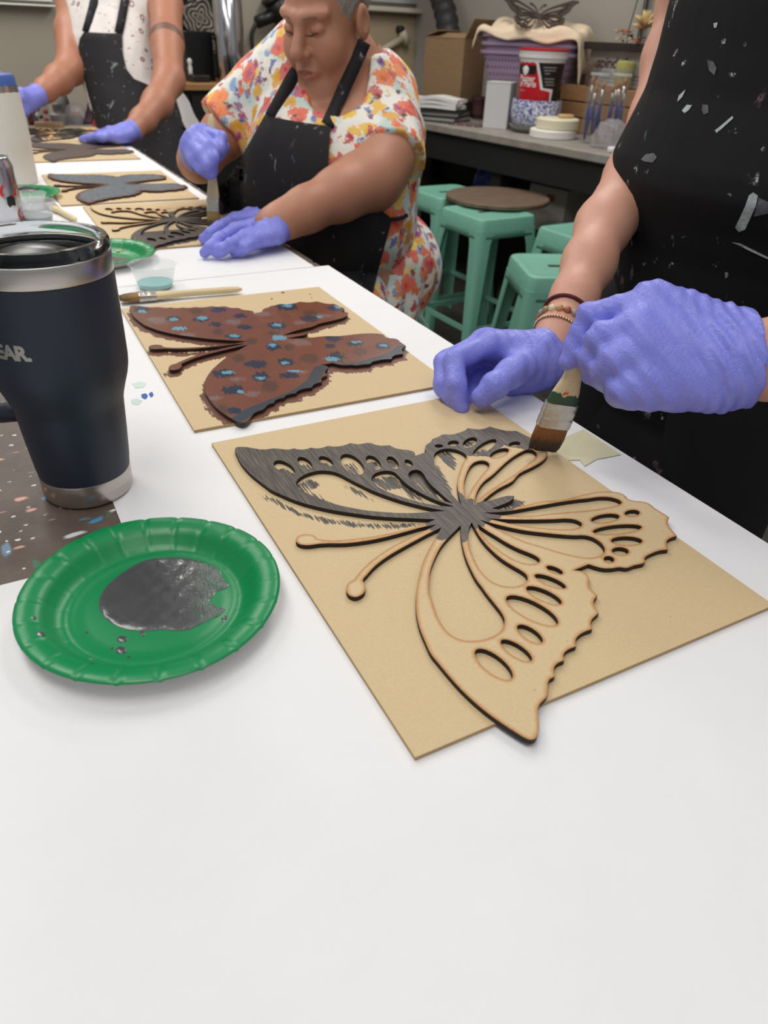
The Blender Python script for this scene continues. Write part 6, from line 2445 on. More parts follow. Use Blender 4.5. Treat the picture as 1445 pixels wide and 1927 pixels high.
# jars of brushes
def jar(label, px, py, R, h, back=0.05):
    p = on_bench(px, py)
    t = thing('glass_jar', label, 'jar', (p[0], p[1] + back, BZ), 0, 'glass jars on the bench')
    obj('jar_wall', *lathe([(0, 0.004), (R - 0.004, 0.003), (R, 0.008), (R, h * 0.8), (R * 0.86, h * 0.88), (R * 0.86, h), (R * 0.82, h), (R * 0.82, h * 0.88), (R * 0.95, h * 0.79), (R * 0.95, 0.01), (0, 0.009)], 36),
        glassy('jar_glass', (150, 155, 155), 0.04, 0.1), t, sharp=50)
    obj('rim_band', *lathe([(R * 0.86, h * 0.9), (R * 0.9, h * 0.91), (R * 0.9, h * 0.93), (R * 0.86, h * 0.94)], 36), glassy('jar_rim_glass', (245, 248, 248), 0.04, 0.3), t)
    return t, p + np.array([0, back, 0])


BLUEH = flat('blue_lacquer_handle', (28, 44, 120), 0.3)
OCHRE = flat('ochre_bristles', (176, 112, 48), 0.8)
for jx, jy, lab in ((1112, 272, 'glass jar of blue-handled brushes nearest the white disc'), (1152, 272, 'glass jar of blue-handled brushes beside the clear bag')):
    t, p = jar(lab, jx, jy, 17.5 * CS, 108 * CS)
    for k in range(5):
        a = k * 1.2566 + jx
        b0 = np.array([p[0] + 0.028 * math.cos(a), p[1] + 0.028 * math.sin(a), BZ + 0.012])
        b1 = np.array([p[0] + 0.026 * math.cos(a + 0.6), p[1] + 0.026 * math.sin(a + 0.6), BZ + 0.22 + 0.016 * (k % 3)])
        br = thing('artist_brush', 'blue-handled brush in the jar ' + lab.split('brushes ')[1], 'brush', tuple(b0), 0, 'blue brushes in the jars')
        obj('handle', *tube([(0, 0, 0), (b1 - b0) * 0.4, (b1 - b0) * 0.62], [0.003, 0.0065, 0.0045], 8), BLUEH, br)
        obj('ferrule', *tube([(b1 - b0) * 0.62, (b1 - b0) * 0.86], [0.0055, 0.007], 8), FERRULE.m, br)
        obj('bristles', *tube([(b1 - b0) * 0.86, (b1 - b0) * 0.95, (b1 - b0)], [0.007, 0.008, 0.002], 8), OCHRE, br)
for (px, py, w, h, col, lab) in ((1168, 172, 34, 40, (150, 146, 84), 'large straw-yellow bristle brush standing behind the jars'), (1172, 142, 26, 24, (96, 112, 74), 'green bristle brush standing behind the yellow one'), (1108, 172, 24, 34, (84, 66, 54), 'dark bristle brush standing behind the jar')):
    c = on_rwall(px, py, 0.275 if h > 30 else 0.24)
    k = ((c - CAM) @ FW) / FPX
    br = thing('stencil_brush', lab, 'brush', (c[0], c[1], BZ + ch_ + 0.001))
    z0 = max(0.012, c[2] - BZ - ch_)
    obj('handle', *lathe([(0, 0), (0.012, 0.0), (0.014, z0 * 0.4), (0.02, z0 * 0.75), (w * k * 0.42, z0)], 20), WOODC.m, br)
    v, f = lathe([(w * k * 0.42, z0 - 0.004), (w * k * 0.46, z0 + h * k * 0.4), (w * k * 0.52, z0 + h * k * 0.9), (w * k * 0.4, z0 + h * k), (0, z0 + h * k)], 28)
    obj('bristles', v, f, flat('bristle_%d' % px, col, 0.9, noise=0.5, nscale=160, bump=0.8), br)

# printed white box with tray and dried flowers
sb = on_rwall(1160, 172, 0.19)
sS = ((sb - CAM) @ FW) / FPX
spd = thing('drinks_carton', 'white carton with a maroon printed word behind the glass jars', 'carton', (sb[0], sb[1], BZ + ch_ + 0.001), bang + (0 if sg > 0 else 0))
sh = max(0.05, on_rwall(1160, 96, 0.16)[2] - BZ - ch_)
obj('carton', *box(-0.19, 0.19, -0.008, 0.10, 0, sh, 0.002), flat('white_carton', (206, 202, 196), 0.55), spd, smooth=False)
v, f = text_mesh('spindrift', 0.062, 0.0012, 0.0003, 'LEFT', 0, 0.95)
obj('printed_word', [(x - 0.14, -0.0086 - z, y + sh * 0.52) for x, y, z in v], f, flat('maroon_print', (88, 28, 34), 0.5), spd, smooth=False)
for i in range(3):
    obj('print_line', *box(-0.10, 0.15, -0.0088, -0.008, sh * (0.12 + 0.1 * i), sh * (0.15 + 0.1 * i)), flat('faint_print', (150, 146, 146), 0.4), spd, smooth=False)
crate.location = (spd.location[0], spd.location[1], BZ)
tray = thing('dark_tray', 'dark wooden tray lying on the white carton', 'tray', (spd.location[0], spd.location[1], BZ + ch_ + sh + 0.002), bang)
obj('tray_base', *box(-0.2, 0.2, -0.07, 0.08, 0, 0.012), flat('dark_tray_wood', (40, 32, 30), 0.5), tray, smooth=False)
for s in (-1, 1):
    obj('tray_side', *box(-0.2, 0.2, (-0.07 if s < 0 else 0.07), (-0.06 if s < 0 else 0.08), 0.012, 0.03), flat('dark_tray_wood', (40, 32, 30), 0.5), tray, smooth=False)
fl = thing('dried_bouquet', 'bunch of dried orange and straw flowers on the dark tray', 'flowers', (spd.location[0] + bdir[0] * 0.12, spd.location[1] + bdir[1] * 0.12, BZ + ch_ + sh + 0.016))
fl.scale = (1.4, 1.4, 1.4)
fl.rotation_euler = (0, 0, bang)
for i in range(26):
    a = rng.uniform(0, 6.28)
    c = np.array([rng.uniform(-0.13, 0.13), rng.uniform(-0.05, 0.05), rng.uniform(0.012, 0.05)])
    col = [(150, 84, 54), (112, 66, 50), (176, 96, 60), (92, 62, 52), (206, 182, 130)][i % 5]
    L = rng.uniform(0.02, 0.04)
    d = np.array([math.cos(a), math.sin(a), rng.uniform(-0.1, 0.5)])
    _, s_, u_ = frame_from(d)
    pts = [c, c + d * L * 0.5 + s_ * L * 0.3 + u_ * 0.006, c + d * L, c + d * L * 0.5 - s_ * L * 0.3 + u_ * 0.006]
    w_ = [tuple(q) for q in pts] + [tuple(q - u_ * 0.003) for q in pts]
    obj('petal', w_, [(0, 1, 2, 3), (7, 6, 5, 4), (0, 4, 5, 1), (1, 5, 6, 2), (2, 6, 7, 3), (3, 7, 4, 0)], flat('dried_petal_%d' % (i % 5), col, 0.8), fl, smooth=False)
hd = np.array([0.0, -0.03, 0.055])
for i in range(22):
    a, b = i * 2.4, 0.3 + (i % 5) * 0.28
    d = np.array([math.cos(a) * math.sin(b), math.sin(a) * math.sin(b), math.cos(b)])
    obj('straw_petal', *tube([hd, hd + d * 0.03, hd + d * 0.045], [0.004, 0.005, 0.001], 5), flat('dried_petal_4', (206, 182, 130), 0.8), fl)
obj('leaf', *tube([(0.05, -0.05, 0.03), (0.07, -0.075, 0.0), (0.085, -0.09, -0.03)], [0.004, 0.011, 0.002], 6), flat('orange_leaf', (190, 92, 40), 0.7), fl)

# clear bag, pink bowl, small white block
gp = on_bench(1140, 280)
GS = (gp - CAM) @ FW / FPX
BAG = NT('crinkled_clear_bag')
BAG.out(Base_Color=lin((214, 212, 216)), Roughness=0.12, Alpha=0.42)
BAG.bump(BAG.noise(BAG.coord('Object'), 60, 4, 0.6, 2).outputs[0], 0.9, 0.02)
def bagf(p):
    q = p / np.array([38 * GS, 0.07, 40 * GS])
    d = (np.linalg.norm(q - (0, 0, 0.25), axis=-1) - 0.95) * 0.06
    return np.maximum(d + 0.006 * np.sin(p[..., 0] * 80 + p[..., 2] * 60) * np.sin(p[..., 1] * 70 + p[..., 0] * 30), -p[..., 2])
V, F = sdf_mesh(bagf, (-0.15, -0.12, -0.01), (0.15, 0.12, 0.16), 0.007)
tag(obj('plastic_bag', V, F, BAG.m, loc=(gp[0] + 0.02, gp[1] + 0.03, BZ + 0.001)), 'crumpled clear plastic bag at the bench front edge', 'bag')
pk = Q(1206, 250, (gp - CAM) @ FW + 0.14)
tag(obj('pink_bowl', *lathe([(0, 0), (0.04, 0), (0.07, 0.035), (0.085, 0.075), (0.082, 0.076), (0.066, 0.036), (0.038, 0.004), (0, 0.004)], 40), flat('pink_plastic', (232, 140, 160), 0.4), loc=(pk[0], pk[1], BZ), sharp=50),
    'pink plastic bowl behind the clear bag', 'bowl')
ws = on_bench(1160, 290)
tag(obj('white_block', *box(-0.03, 0.03, -0.015, 0.015, 0, 0.022, 0.004), PLW, loc=(ws[0], ws[1] + 0.03, BZ)), 'little white block at the edge of the bench beside the bag', 'block')

# left end of the bench: carton, cloths, flower, striped mat
CARD = NT('brown_cardboard')
_n = CARD.noise(CARD.coord('Object', (1, 1, 6)), 20, 3)
CARD.out(Base_Color=CARD.mix(_n.outputs[0], lin((122, 96, 68)), lin((142, 114, 82))), Roughness=0.8)
dC = (on_bench(820, 232) - CAM) @ FW
dB = dC + 0.22
cbq = Q(833, 189, dB)
K = dB / FPX
under = thing('drawer_unit', 'low dark drawer unit under the cardboard carton', 'drawers', (cbq[0] + 0.04, cbq[1] + 0.14, BZ), math.radians(-28))
uh = cbq[2] - BZ
obj('case', *box(-0.17, 0.15, -0.12, 0.12, 0, uh - 0.001, 0.003), flat('dark_drawer_case', (40, 34, 32), 0.6), under, smooth=False)
for i in range(2):
    d_ = obj('drawer', *box(-0.165, 0.145, -0.126, -0.12, 0.006 + i * uh * 0.48, uh * 0.46 + i * uh * 0.48, 0.002), flat('dark_drawer_front', (52, 42, 38), 0.5), under, smooth=False)
    obj('knob', *xf(lathe([(0, 0), (0.008, 0), (0.01, 0.008), (0, 0.012)], 12), Matrix.Translation((0, -0.126, uh * (0.24 + 0.48 * i))) @ Matrix.Rotation(math.pi / 2, 4, 'X')), STEEL.m, d_)
hC_ = 97 * K
cbx = thing('cardboard_carton', 'open brown cardboard carton in front of the black hose', 'carton', (cbq[0] + 0.055, cbq[1] + 0.12, BZ + uh), math.radians(-38))
a_, b_ = 0.125, 0.105
wt = 0.005
for nm, g in (('wall', box(-a_, a_, -b_, -b_ + wt, 0, hC_)), ('wall', box(-a_, a_, b_ - wt, b_, 0, hC_)), ('wall', box(-a_, -a_ + wt, -b_ + wt, b_ - wt, 0, hC_)), ('wall', box(a_ - wt, a_, -b_ + wt, b_ - wt, 0, hC_)), ('bottom', box(-a_ + wt, a_ - wt, -b_ + wt, b_ - wt, 0, wt))):
    obj(nm, *g, CARD.m, cbx, smooth=False)
def flap(x0, x1, y0, y1, ang, axis, pos):
    return xf(box(x0, x1, y0, y1, 0, 0.004), Matrix.Translation(pos) @ Matrix.Rotation(ang, 4, axis))
obj('flap', *flap(-a_, a_, 0, 0.09, math.radians(14), 'X', (0, -b_, hC_ + 0.001)), CARD.m, cbx, smooth=False)
obj('flap', *flap(0, 0.09, -b_, b_, math.radians(-18), 'Y', (-a_, 0, hC_ + 0.006)), CARD.m, cbx, smooth=False)
obj('flap', *flap(0, 0.1, -b_, b_, math.radians(-60), 'Y', (a_, 0, hC_ + 0.001)), CARD.m, cbx, smooth=False)
obj('tape_strip', *box(-a_ - 0.0008, -a_ + 0.0, -0.02, 0.02, 0.0, hC_), flat('brown_parcel_tape', (112, 84, 54), 0.35), cbx, smooth=False)


def folded_cloth(label, c, rz, w, d, n, th, m):
    t = thing('folded_cloth', label, 'cloth', tuple(c), rz)
    for k in range(n):
        v, f = [], []
        nx, ny = 16, 8
        for sgn in (1, 0):
            for j in range(ny):
                for i in range(nx):
                    x = -w + 2 * w * i / (nx - 1)
                    y = -d + 2 * d * j / (ny - 1)
                    v.append((x + 0.006 * math.sin(k * 2.3 + y * 40), y, k * th + sgn * th * 0.85 + 0.006 * math.sin(x * 26 + 1.3) * (k + 0.6) / n * 1.2 + 0.007))
        q = nx * ny
        for j in range(ny - 1):
            for i in range(nx - 1):
                a = j * nx + i
                f.append((a, a + 1, a + nx + 1, a + nx))
                f.append((q + a + nx, q + a + nx + 1, q + a + 1, q + a))
        per = list(range(nx)) + [j * nx + nx - 1 for j in range(1, ny)] + [(ny - 1) * nx + i for i in range(nx - 2, -1, -1)] + [j * nx for j in range(ny - 2, 0, -1)]
        for a, b in zip(per, per[1:] + per[:1]):
            f.append((b, a, a + q, b + q))
        obj('fold', v, f, m, t, sharp=50)
    return t


WHC = flat('white_cotton', (216, 214, 210), 0.9, noise=0.08, nscale=30)
wc = Q(822, 207, dC + 0.04)
pap = thing('magazine_pile', 'pile of papers and magazines under the folded white cloth', 'magazines', (wc[0], wc[1] + 0.06, BZ), math.radians(-25))
for i in range(5):
    col = [(60, 66, 60), (150, 148, 144), (40, 40, 44), (120, 116, 110), (34, 34, 36)][i]
    hh = max(0.012, (wc[2] - BZ)) / 5
    obj('magazine', *xf(box(-0.15, 0.15, -0.1, 0.1, i * hh + 0.0005, (i + 1) * hh), Matrix.Rotation(0.06 * (i - 2), 4, 'Z')), flat('magazine_%d' % i, col, 0.4), pap, smooth=False)
folded_cloth('folded white cloths lying in front of the cardboard carton', (wc[0] - 0.005, wc[1] + 0.06, max(wc[2], BZ + 0.012)), math.radians(-25), 0.14, 0.07, 3, 0.017, WHC)
rf = on_bench(833, 220)
fw_ = thing('silk_flower', 'small red silk flower with green leaves lying at the bench edge', 'flower', (rf[0], rf[1] - 0.03, BZ))
for i in range(7):
    a = i * 0.9
    obj('petal', *tube([(0, 0, 0.02), (0.012 * math.cos(a), 0.012 * math.sin(a), 0.03), (0.02 * math.cos(a), 0.02 * math.sin(a), 0.026)], [0.005, 0.009, 0.003], 6), flat('red_petal', (196, 56, 40), 0.7), fw_)
for i in range(4):
    a = i * 1.6 + 0.4
    obj('leaf', *tube([(0, 0, 0.012), (0.03 * math.cos(a), 0.03 * math.sin(a), 0.014), (0.055 * math.cos(a), 0.055 * math.sin(a), 0.008)], [0.003, 0.01, 0.002], 6), flat('dark_green_leaf', (58, 72, 54), 0.6), fw_)
STR = NT('striped_woven_mat')
_s = STR.n('SeparateXYZ', Vector=STR.coord('Object', (1, 1, 1), (0, 0, 0.5)))
_w = STR.math('FRACT', STR.math('MULTIPLY', _s.outputs[0], 24.0))
STR.out(Base_Color=STR.ramp(_w, [(0, lin((58, 52, 62))), (0.3, lin((150, 64, 58))), (0.42, lin((50, 58, 70))), (0.7, lin((190, 170, 130))), (0.8, lin((64, 56, 66)))], 'CONSTANT').outputs[0], Roughness=0.9)
sm_ = on_bench(887, 238)
tag(obj('striped_mat', *box(-0.085, 0.085, -0.06, 0.06, 0, 0.006, 0.002), STR.m, loc=(sm_[0] - 0.01, sm_[1] + 0.06, BZ), rz=-0.5, smooth=False), 'striped woven mat lying left of the white card box', 'mat')
pt_ = on_bench(892, 226)
tag(obj('flower_pot', *lathe([(0, 0), (0.03, 0), (0.045, 0.09), (0.048, 0.09), (0.048, 0.105), (0.042, 0.105), (0.04, 0.02), (0, 0.018)], 28), flat('dark_red_pot', (70, 40, 38), 0.6), loc=(pt_[0] + 0.03, pt_[1] + 0.07, BZ), sharp=40),
    'dark reddish flower pot beside the white card box', 'pot')

# corrugated hose going down behind the carton
HOSE = flat('black_hose_rubber', (34, 33, 34), 0.55)
h0, h1 = Q(848, 95, dB + 0.26), Q(806, -60, dB + 0.30)
pts = spline([h0 + (0.02, 0.0, -0.12), h0, (h0 + h1) / 2 + np.array([0.02, 0, 0.02]), h1, h1 + (-0.12, 0.0, 0.2)], 16, False)
rad = [0.062 + 0.005 * math.sin(i * 1.55) for i in range(len(pts))]
tag(obj('duct_hose', *tube(pts - h0, rad, 20), HOSE, loc=tuple(h0)), 'thick black corrugated hose rising behind the cardboard carton', 'hose')

# pegboard panel with hooks and tools on the back wall
def on_wall(px, py, off=0.0):
    """point on the back wall plane seen at a photo position"""
    d = ray(px, py)
    n3 = np.array([bdir[0], bdir[1], 0.0])
    t = ((np.array([*CORNER, 0]) + n3 * off - CAM) @ n3) / (d @ n3)
    return CAM + d * t


def wall_box(px0, px1, py0, py1, off, th):
    """axis-aligned board standing against the back wall"""
    a, b = on_wall(px0, py1, off), on_wall(px1, py0, off)
    wdir = -bnrm
    xa, xb = (a[:2] - CORNER) @ wdir, (b[:2] - CORNER) @ wdir
    return xa, xb, a[2], b[2]


wang = math.atan2(-bnrm[1], -bnrm[0])
nin = np.array([bdir[0], bdir[1]])


def wall_thing(name, label, cat, px, py):
    p = on_wall(px, py)
    return thing(name, label, cat, (p[0], p[1], p[2]), wang), p


def wall_local(p0, px, py, off=0.0):
    p = on_wall(px, py)
    q = p - p0
    return q[:2] @ (-bnrm), q[2]


PEG = flat('beige_panel', (176, 160, 132), 0.7)
t, p0 = wall_thing('wall_panel', 'beige tool panel with a white ledge on the back wall', 'panel', 745, 150)
# local x runs along -bnrm (to the left); local y = rotated +90 deg
yl = np.array([-math.sin(wang), math.cos(wang)])
ysg = 1.0 if yl @ nin > 0 else -1.0


def wbx(par, p0, px0, px1, py0, py1, o0, o1, name, m, ch=0.0):
    x0, z1 = wall_local(p0, px0, py0)
    x1, z0 = wall_local(p0, px1, py1)
    x0, x1 = sorted((x0, x1))
    z0, z1 = sorted((z0, z1))
    y0, y1 = sorted((o0 * ysg, o1 * ysg))
    return obj(name, *box(x0, x1, y0, y1, z0, z1, ch), m, par, smooth=False)


wbx(t, p0, 655, 799, 26, 168, 0.003, 0.02, 'board', PEG)
wbx(t, p0, 640, 797, 8, 27, 0.003, 0.09, 'ledge', flat('cream_ledge', (206, 198, 180), 0.6), 0.004)
wbx(t, p0, 640, 795, -25, 9, 0.003, 0.03, 'white_upstand', flat('pale_grey_board', (176, 178, 180), 0.6))
t2, p1_ = wall_thing('hanging_mallet', 'pale handled mallet hanging on the beige panel', 'mallet', 730, 85)
def wl3(p0, px, py, off):
    x, z = wall_local(p0, px, py)
    return (x, off * ysg, z)
obj('handle', *tube([wl3(p1_, 700, 100, 0.05), wl3(p1_, 752, 70, 0.05)], [0.018, 0.022], 10), flat('pale_tool_handle', (190, 178, 156), 0.5), t2)
obj('head', *tube([wl3(p1_, 748, 58, 0.05), wl3(p1_, 756, 82, 0.05)], [0.026, 0.026], 10), flat('pale_tool_handle', (190, 178, 156), 0.5), t2)
obj('hook', *tube([wl3(p1_, 746, 56, 0.02), wl3(p1_, 746, 56, 0.06)], 0.022, 8), BLACKM, t2)
t3, p2_ = wall_thing('wall_remote', 'white oblong case hanging on the beige panel beside the hose', 'remote', 792, 66)
wbx(t3, p2_, 778, 786, 52, 88, 0.021, 0.05, 'black_bracket', BLACKM)
obj('white_case', *loft([(-0.075, 0.016, 0.008), (-0.07, 0.03, 0.014), (-0.04, 0.034, 0.016), (0.04, 0.034, 0.016), (0.07, 0.03, 0.014), (0.075, 0.016, 0.008)], 18), flat('white_remote_plastic', (210, 206, 200), 0.4), t3, loc=(0, 0.042 * ysg, 0), rot=(0, math.pi / 2, 0))
for i, (py) in enumerate((118, 130, 142, 154)):
    q, pq = wall_thing('wall_hook', 'steel hook in the row at the panel edge', 'hook', 786, py)
    q['group'] = 'steel hooks beside the carton'
    obj('peg', *tube([(0, 0.02 * ysg, 0), (0, 0.1 * ysg, 0), (0, 0.12 * ysg, 0.012)], 0.007, 8), STEEL.m, q)

# thin black pole against the right wall
pp0 = on_rwall(1203, 70, 0.03)
pl = thing('stand_pole', 'thin black pole with a cord against the grey wall behind the dried flowers', 'pole', (pp0[0], pp0[1], 0))
obj('rod', *tube([(0, 0, 0.0), (0, 0, 1.75)], 0.011, 10), BLACKM, pl)
obj('cord', *tube([(0.0, 0, 1.72), (-0.03, 0, 1.5), (-0.055, 0, 1.3), (-0.05, 0.0, 1.0)], 0.0025, 6), BLACKM, pl)
obj('foot', *lathe([(0, 0), (0.02, 0), (0.02, 0.01), (0.014, 0.02), (0, 0.02)], 24), BLACKM, pl)

# ------------------------------------------------------------------ mint stools
MINT = NT('mint_enamel')
_n = MINT.noise(MINT.coord('Object'), 22, 5, 0.6)
_c = MINT.mix(_n.outputs[0], lin((112, 172, 152)), lin((128, 186, 166)))
_n2 = MINT.noise(MINT.coord('Object'), 60, 3)
MINT.out(Base_Color=MINT.mix(MINT.math('MULTIPLY', MINT.ss(_n2.outputs[0], 0.68, 0.74), 0.6), _c, lin((84, 92, 70))), Roughness=0.35)
SZ = 0.64


def rrect(h, r, n=5):
    o = []
    for cx, cy, a0 in ((1, 1, 0), (-1, 1, 90), (-1, -1, 180), (1, -1, 270)):
        for i in range(n):
            a = math.radians(a0 + 90 * i / (n - 1))
            o.append((cx * (h - r) + r * math.cos(a), cy * (h - r) + r * math.sin(a)))
    return o


def make_stool():
    t = thing('metal_stool', 'mint', 'stool')
    secs = [(0.100, SZ - 0.004), (0.128, SZ - 0.0015), (0.138, SZ), (0.1445, SZ - 0.003), (0.1475, SZ - 0.010), (0.152, SZ - 0.05), (0.155, SZ - 0.075)]
    v, f = [], []
    for h, z in secs:
        v += [(x, y, z) for x, y in rrect(h, 0.035)]
    m = 20
    for k in range(len(secs) - 1):
        for i in range(m):
            j = (i + 1) % m
            f.append((k * m + i, k * m + m + i, k * m + m + j, k * m + j))
    f.append(tuple(range(m)))
    s = obj('seat', v, f, MINT.m, t, sharp=35)
    md = s.modifiers.new('sheet', 'SOLIDIFY')
    md.thickness = 0.003
    obj('grip_slot', *box(-0.05, 0.05, -0.011, 0.011, SZ - 0.0045, SZ - 0.003, 0.0005), flat('slot_dark', (16, 22, 20), 0.8), s, smooth=False)
    for sx in (-1, 1):
        for sy in (-1, 1):
            v, f = [], []
            for z, h, w, r in ((SZ - 0.045, 0.152, 0.075, 0.032), (SZ - 0.10, 0.157, 0.060, 0.030), (0.30, 0.183, 0.046, 0.022), (0.0, 0.21, 0.030, 0.014)):
                ring = [(h - w, h)] + [(h - r + r * math.sin(a), h - r + r * math.cos(a)) for a in np.linspace(0, math.pi / 2, 6)] + [(h, h - w)]
                inn = [(x - 0.004, y - 0.004) for x, y in ring[::-1]]
                v += [(sx * x, sy * y, z) for x, y in ring + inn]
            m = 16
            for k in range(3):
                for i in range(m):
                    j = (i + 1) % m
                    q = (k * m + i, k * m + j, k * m + m + j, k * m + m + i)
                    f.append(q if sx * sy < 0 else q[::-1])
            f.append(tuple(range(m)))
            f.append(tuple(range(3 * m, 4 * m)))
            obj('leg', v, f, MINT.m, t, sharp=40)
    for k in range(4):
        z = 0.205
        h = 0.19
        g = box(-h + 0.01, h - 0.01, h - 0.011, h - 0.005, z - 0.011, z + 0.011)
        obj('stretcher', *xf(g, Matrix.Rotation(k * math.pi / 2, 4, 'Z')), MINT.m, t, smooth=False)
    return t


st0 = make_stool()
st0.location = (0.382, 3.187, 0)
st0.rotation_euler = (0, 0, math.radians(32))
tag(st0, 'mint green metal stool whose seat is touched by a round wooden board', 'stool', 'mint metal stools')
for (x, y, rz, lab) in ((0.238, 3.605, 32, 'mint metal stool half hidden behind the one under the wooden board'), (0.745, 2.885, 32, 'mint metal stool beside the bench behind the nearest stool'),
                        (0.545, 2.37, 6, 'mint metal stool nearest the painter\'s bare forearm'), (-0.07, 1.83, 10, 'mint metal stool the seated person sits on')):
    c = copy_tree(st0, (x, y, 0), math.radians(rz))
    c['label'] = lab
dk = U(932, 369, SZ + 0.02)
DISC = NT('weathered_round_wood')
_n = DISC.noise(DISC.coord('Object', (1, 6, 1)), 12, 5)
DISC.out(Base_Color=DISC.mix(_n.outputs[0], lin((70, 56, 46)), lin((128, 106, 88))), Roughness=0.6)
tag(obj('round_board', *lathe([(0, 0), (0.222, 0), (0.228, 0.004), (0.228, 0.016), (0.224, 0.02), (0, 0.02)], 56), DISC.m, loc=(dk[0] + 0.01, dk[1], SZ + 0.002), sharp=40), 'round weathered wooden board lying across two mint stools', 'board')

# things stored under the bench
ub = Q(868, 322, 4.15)
def bluef(p):
    q = p / np.array([0.12, 0.1, 0.16])
    return np.maximum((np.linalg.norm(q - (0, 0, 0.85), axis=-1) - 1) * 0.1 + 0.008 * np.sin(p[..., 0] * 50) * np.sin(p[..., 2] * 40 + p[..., 1] * 30), -p[..., 2])
V, F = sdf_mesh(bluef, (-0.18, -0.16, -0.01), (0.18, 0.16, 0.36), 0.012)
tag(obj('blue_sack', V, F, flat('blue_bag_plastic', (30, 60, 140), 0.4), loc=(*BP(0.14, 0.30)[:2], 0.471)), 'blue plastic sack on the dark shelf under the bench', 'bag')
cbp = thing('paper_carton', 'white paper carton with a faded red mark on the shelf under the bench', 'carton', (*BP(0.62, 0.28)[:2], 0.471), bang)
obj('carton', *box(-0.12, 0.12, -0.1, 0.1, 0, 0.2, 0.003), flat('grey_white_carton', (170, 164, 154), 0.6), cbp, smooth=False)
obj('red_mark', *bbox(0.0, 0.05, -0.101, -0.1, 0.14, 0.17), flat('faded_red_print', (150, 80, 66), 0.6), cbp, smooth=False)

# ------------------------------------------------------------------ cabinet with wood top behind the two people
cw0, cw1 = on_wall(330, 158), on_wall(470, 158)
shp = Q(440, 158, 3.62)
sz_ = shp[2]
cab = thing('low_cabinet', 'low black cabinet with an orange-brown wooden top behind the people', 'cabinet', (shp[0] - 0.12, shp[1] + 0.18, 0), wang + math.pi)
CT = NT('orange_wood_top')
_n = CT.noise(CT.coord('Object', (8, 1, 1)), 10, 4)
CT.out(Base_Color=CT.mix(_n.outputs[0], lin((150, 108, 66)), lin((176, 132, 86))), Roughness=0.45)
obj('cabinet_top', *box(-0.5, 0.28, -0.2, 0.22, sz_ - 0.03, sz_, 0.003), CT.m, cab, smooth=False)
obj('body', *box(-0.48, 0.26, -0.17, 0.21, 0.05, sz_ - 0.031), flat('black_cabinet_paint', (24, 23, 24), 0.5), cab, smooth=False)
for s in (-1, 0, 1):
    d_ = obj('door', *box(-0.475 + (s + 1) * 0.245, -0.24 + (s + 1) * 0.245, -0.186, -0.171, 0.07, sz_ - 0.05, 0.003), flat('black_door_paint', (30, 29, 30), 0.4), cab, smooth=False)
    obj('handle', *xf(lathe([(0, 0), (0.009, 0), (0.013, 0.012), (0.009, 0.02), (0, 0.022)], 14), Matrix.Translation((-0.28 + (s + 1) * 0.245, -0.186, sz_ - 0.14)) @ Matrix.Rotation(math.pi / 2, 4, 'X')), STEEL.m, d_)
cdp = (shp - CAM) @ FW
CK = cdp / FPX


def on_cab(px):
    p = Q(px, 152, cdp + 0.06)
    return p[0], p[1], sz_ + 0.001


# steel urn
x, y, z = on_cab(437)
urn = thing('steel_urn', 'tall polished steel cylinder with a flat lid on the cabinet', 'urn', (x, y, z))
MIRR = NT('polished_steel')
MIRR.out(Base_Color=lin((200, 200, 204)), Metallic=1.0, Roughness=0.16)
ur, uh_ = 27 * CK, 138 * CK
obj('cylinder', *lathe([(0, 0), (ur * 0.97, 0), (ur, 0.004), (ur, uh_ * 0.965), (ur * 0.98, uh_ * 0.97), (0, uh_ * 0.97)], 48), MIRR.m, urn, sharp=40)
obj('lid', *lathe([(0, uh_ * 0.97), (ur * 1.16, uh_ * 0.97), (ur * 1.17, uh_ * 0.985), (ur * 1.12, uh_), (0, uh_)], 48), STEEL.m, urn, sharp=40)
# black machine with small white figurine
x, y, z = on_cab(378)
bm_ = thing('black_machine', 'black boxy coffee machine left of the steel cylinder', 'machine', (x, y + 0.02, z), wang + math.pi)
mh = 80 * CK
obj('housing', *box(-26 * CK, 30 * CK, 0.0, 0.16, 0, mh, 0.006), flat('black_gloss_plastic', (16, 16, 17), 0.35), bm_, smooth=False)
obj('base_plate', *box(-28 * CK, 6 * CK, -0.08, 0.0, 0, 0.03, 0.005), flat('dark_plastic', (28, 27, 28), 0.4), bm_, smooth=False)
fg_ = thing('figurine', 'tiny white figurine in front of the black machine', 'figurine', (x - 14 * CK, y - 0.045, z + 0.031))
obj('figure_body', *lathe([(0, 0), (0.012, 0.0), (0.009, 0.012), (0.011, 0.03), (0.007, 0.042), (0.012, 0.052), (0.011, 0.064), (0, 0.072)], 18), WHC, fg_)
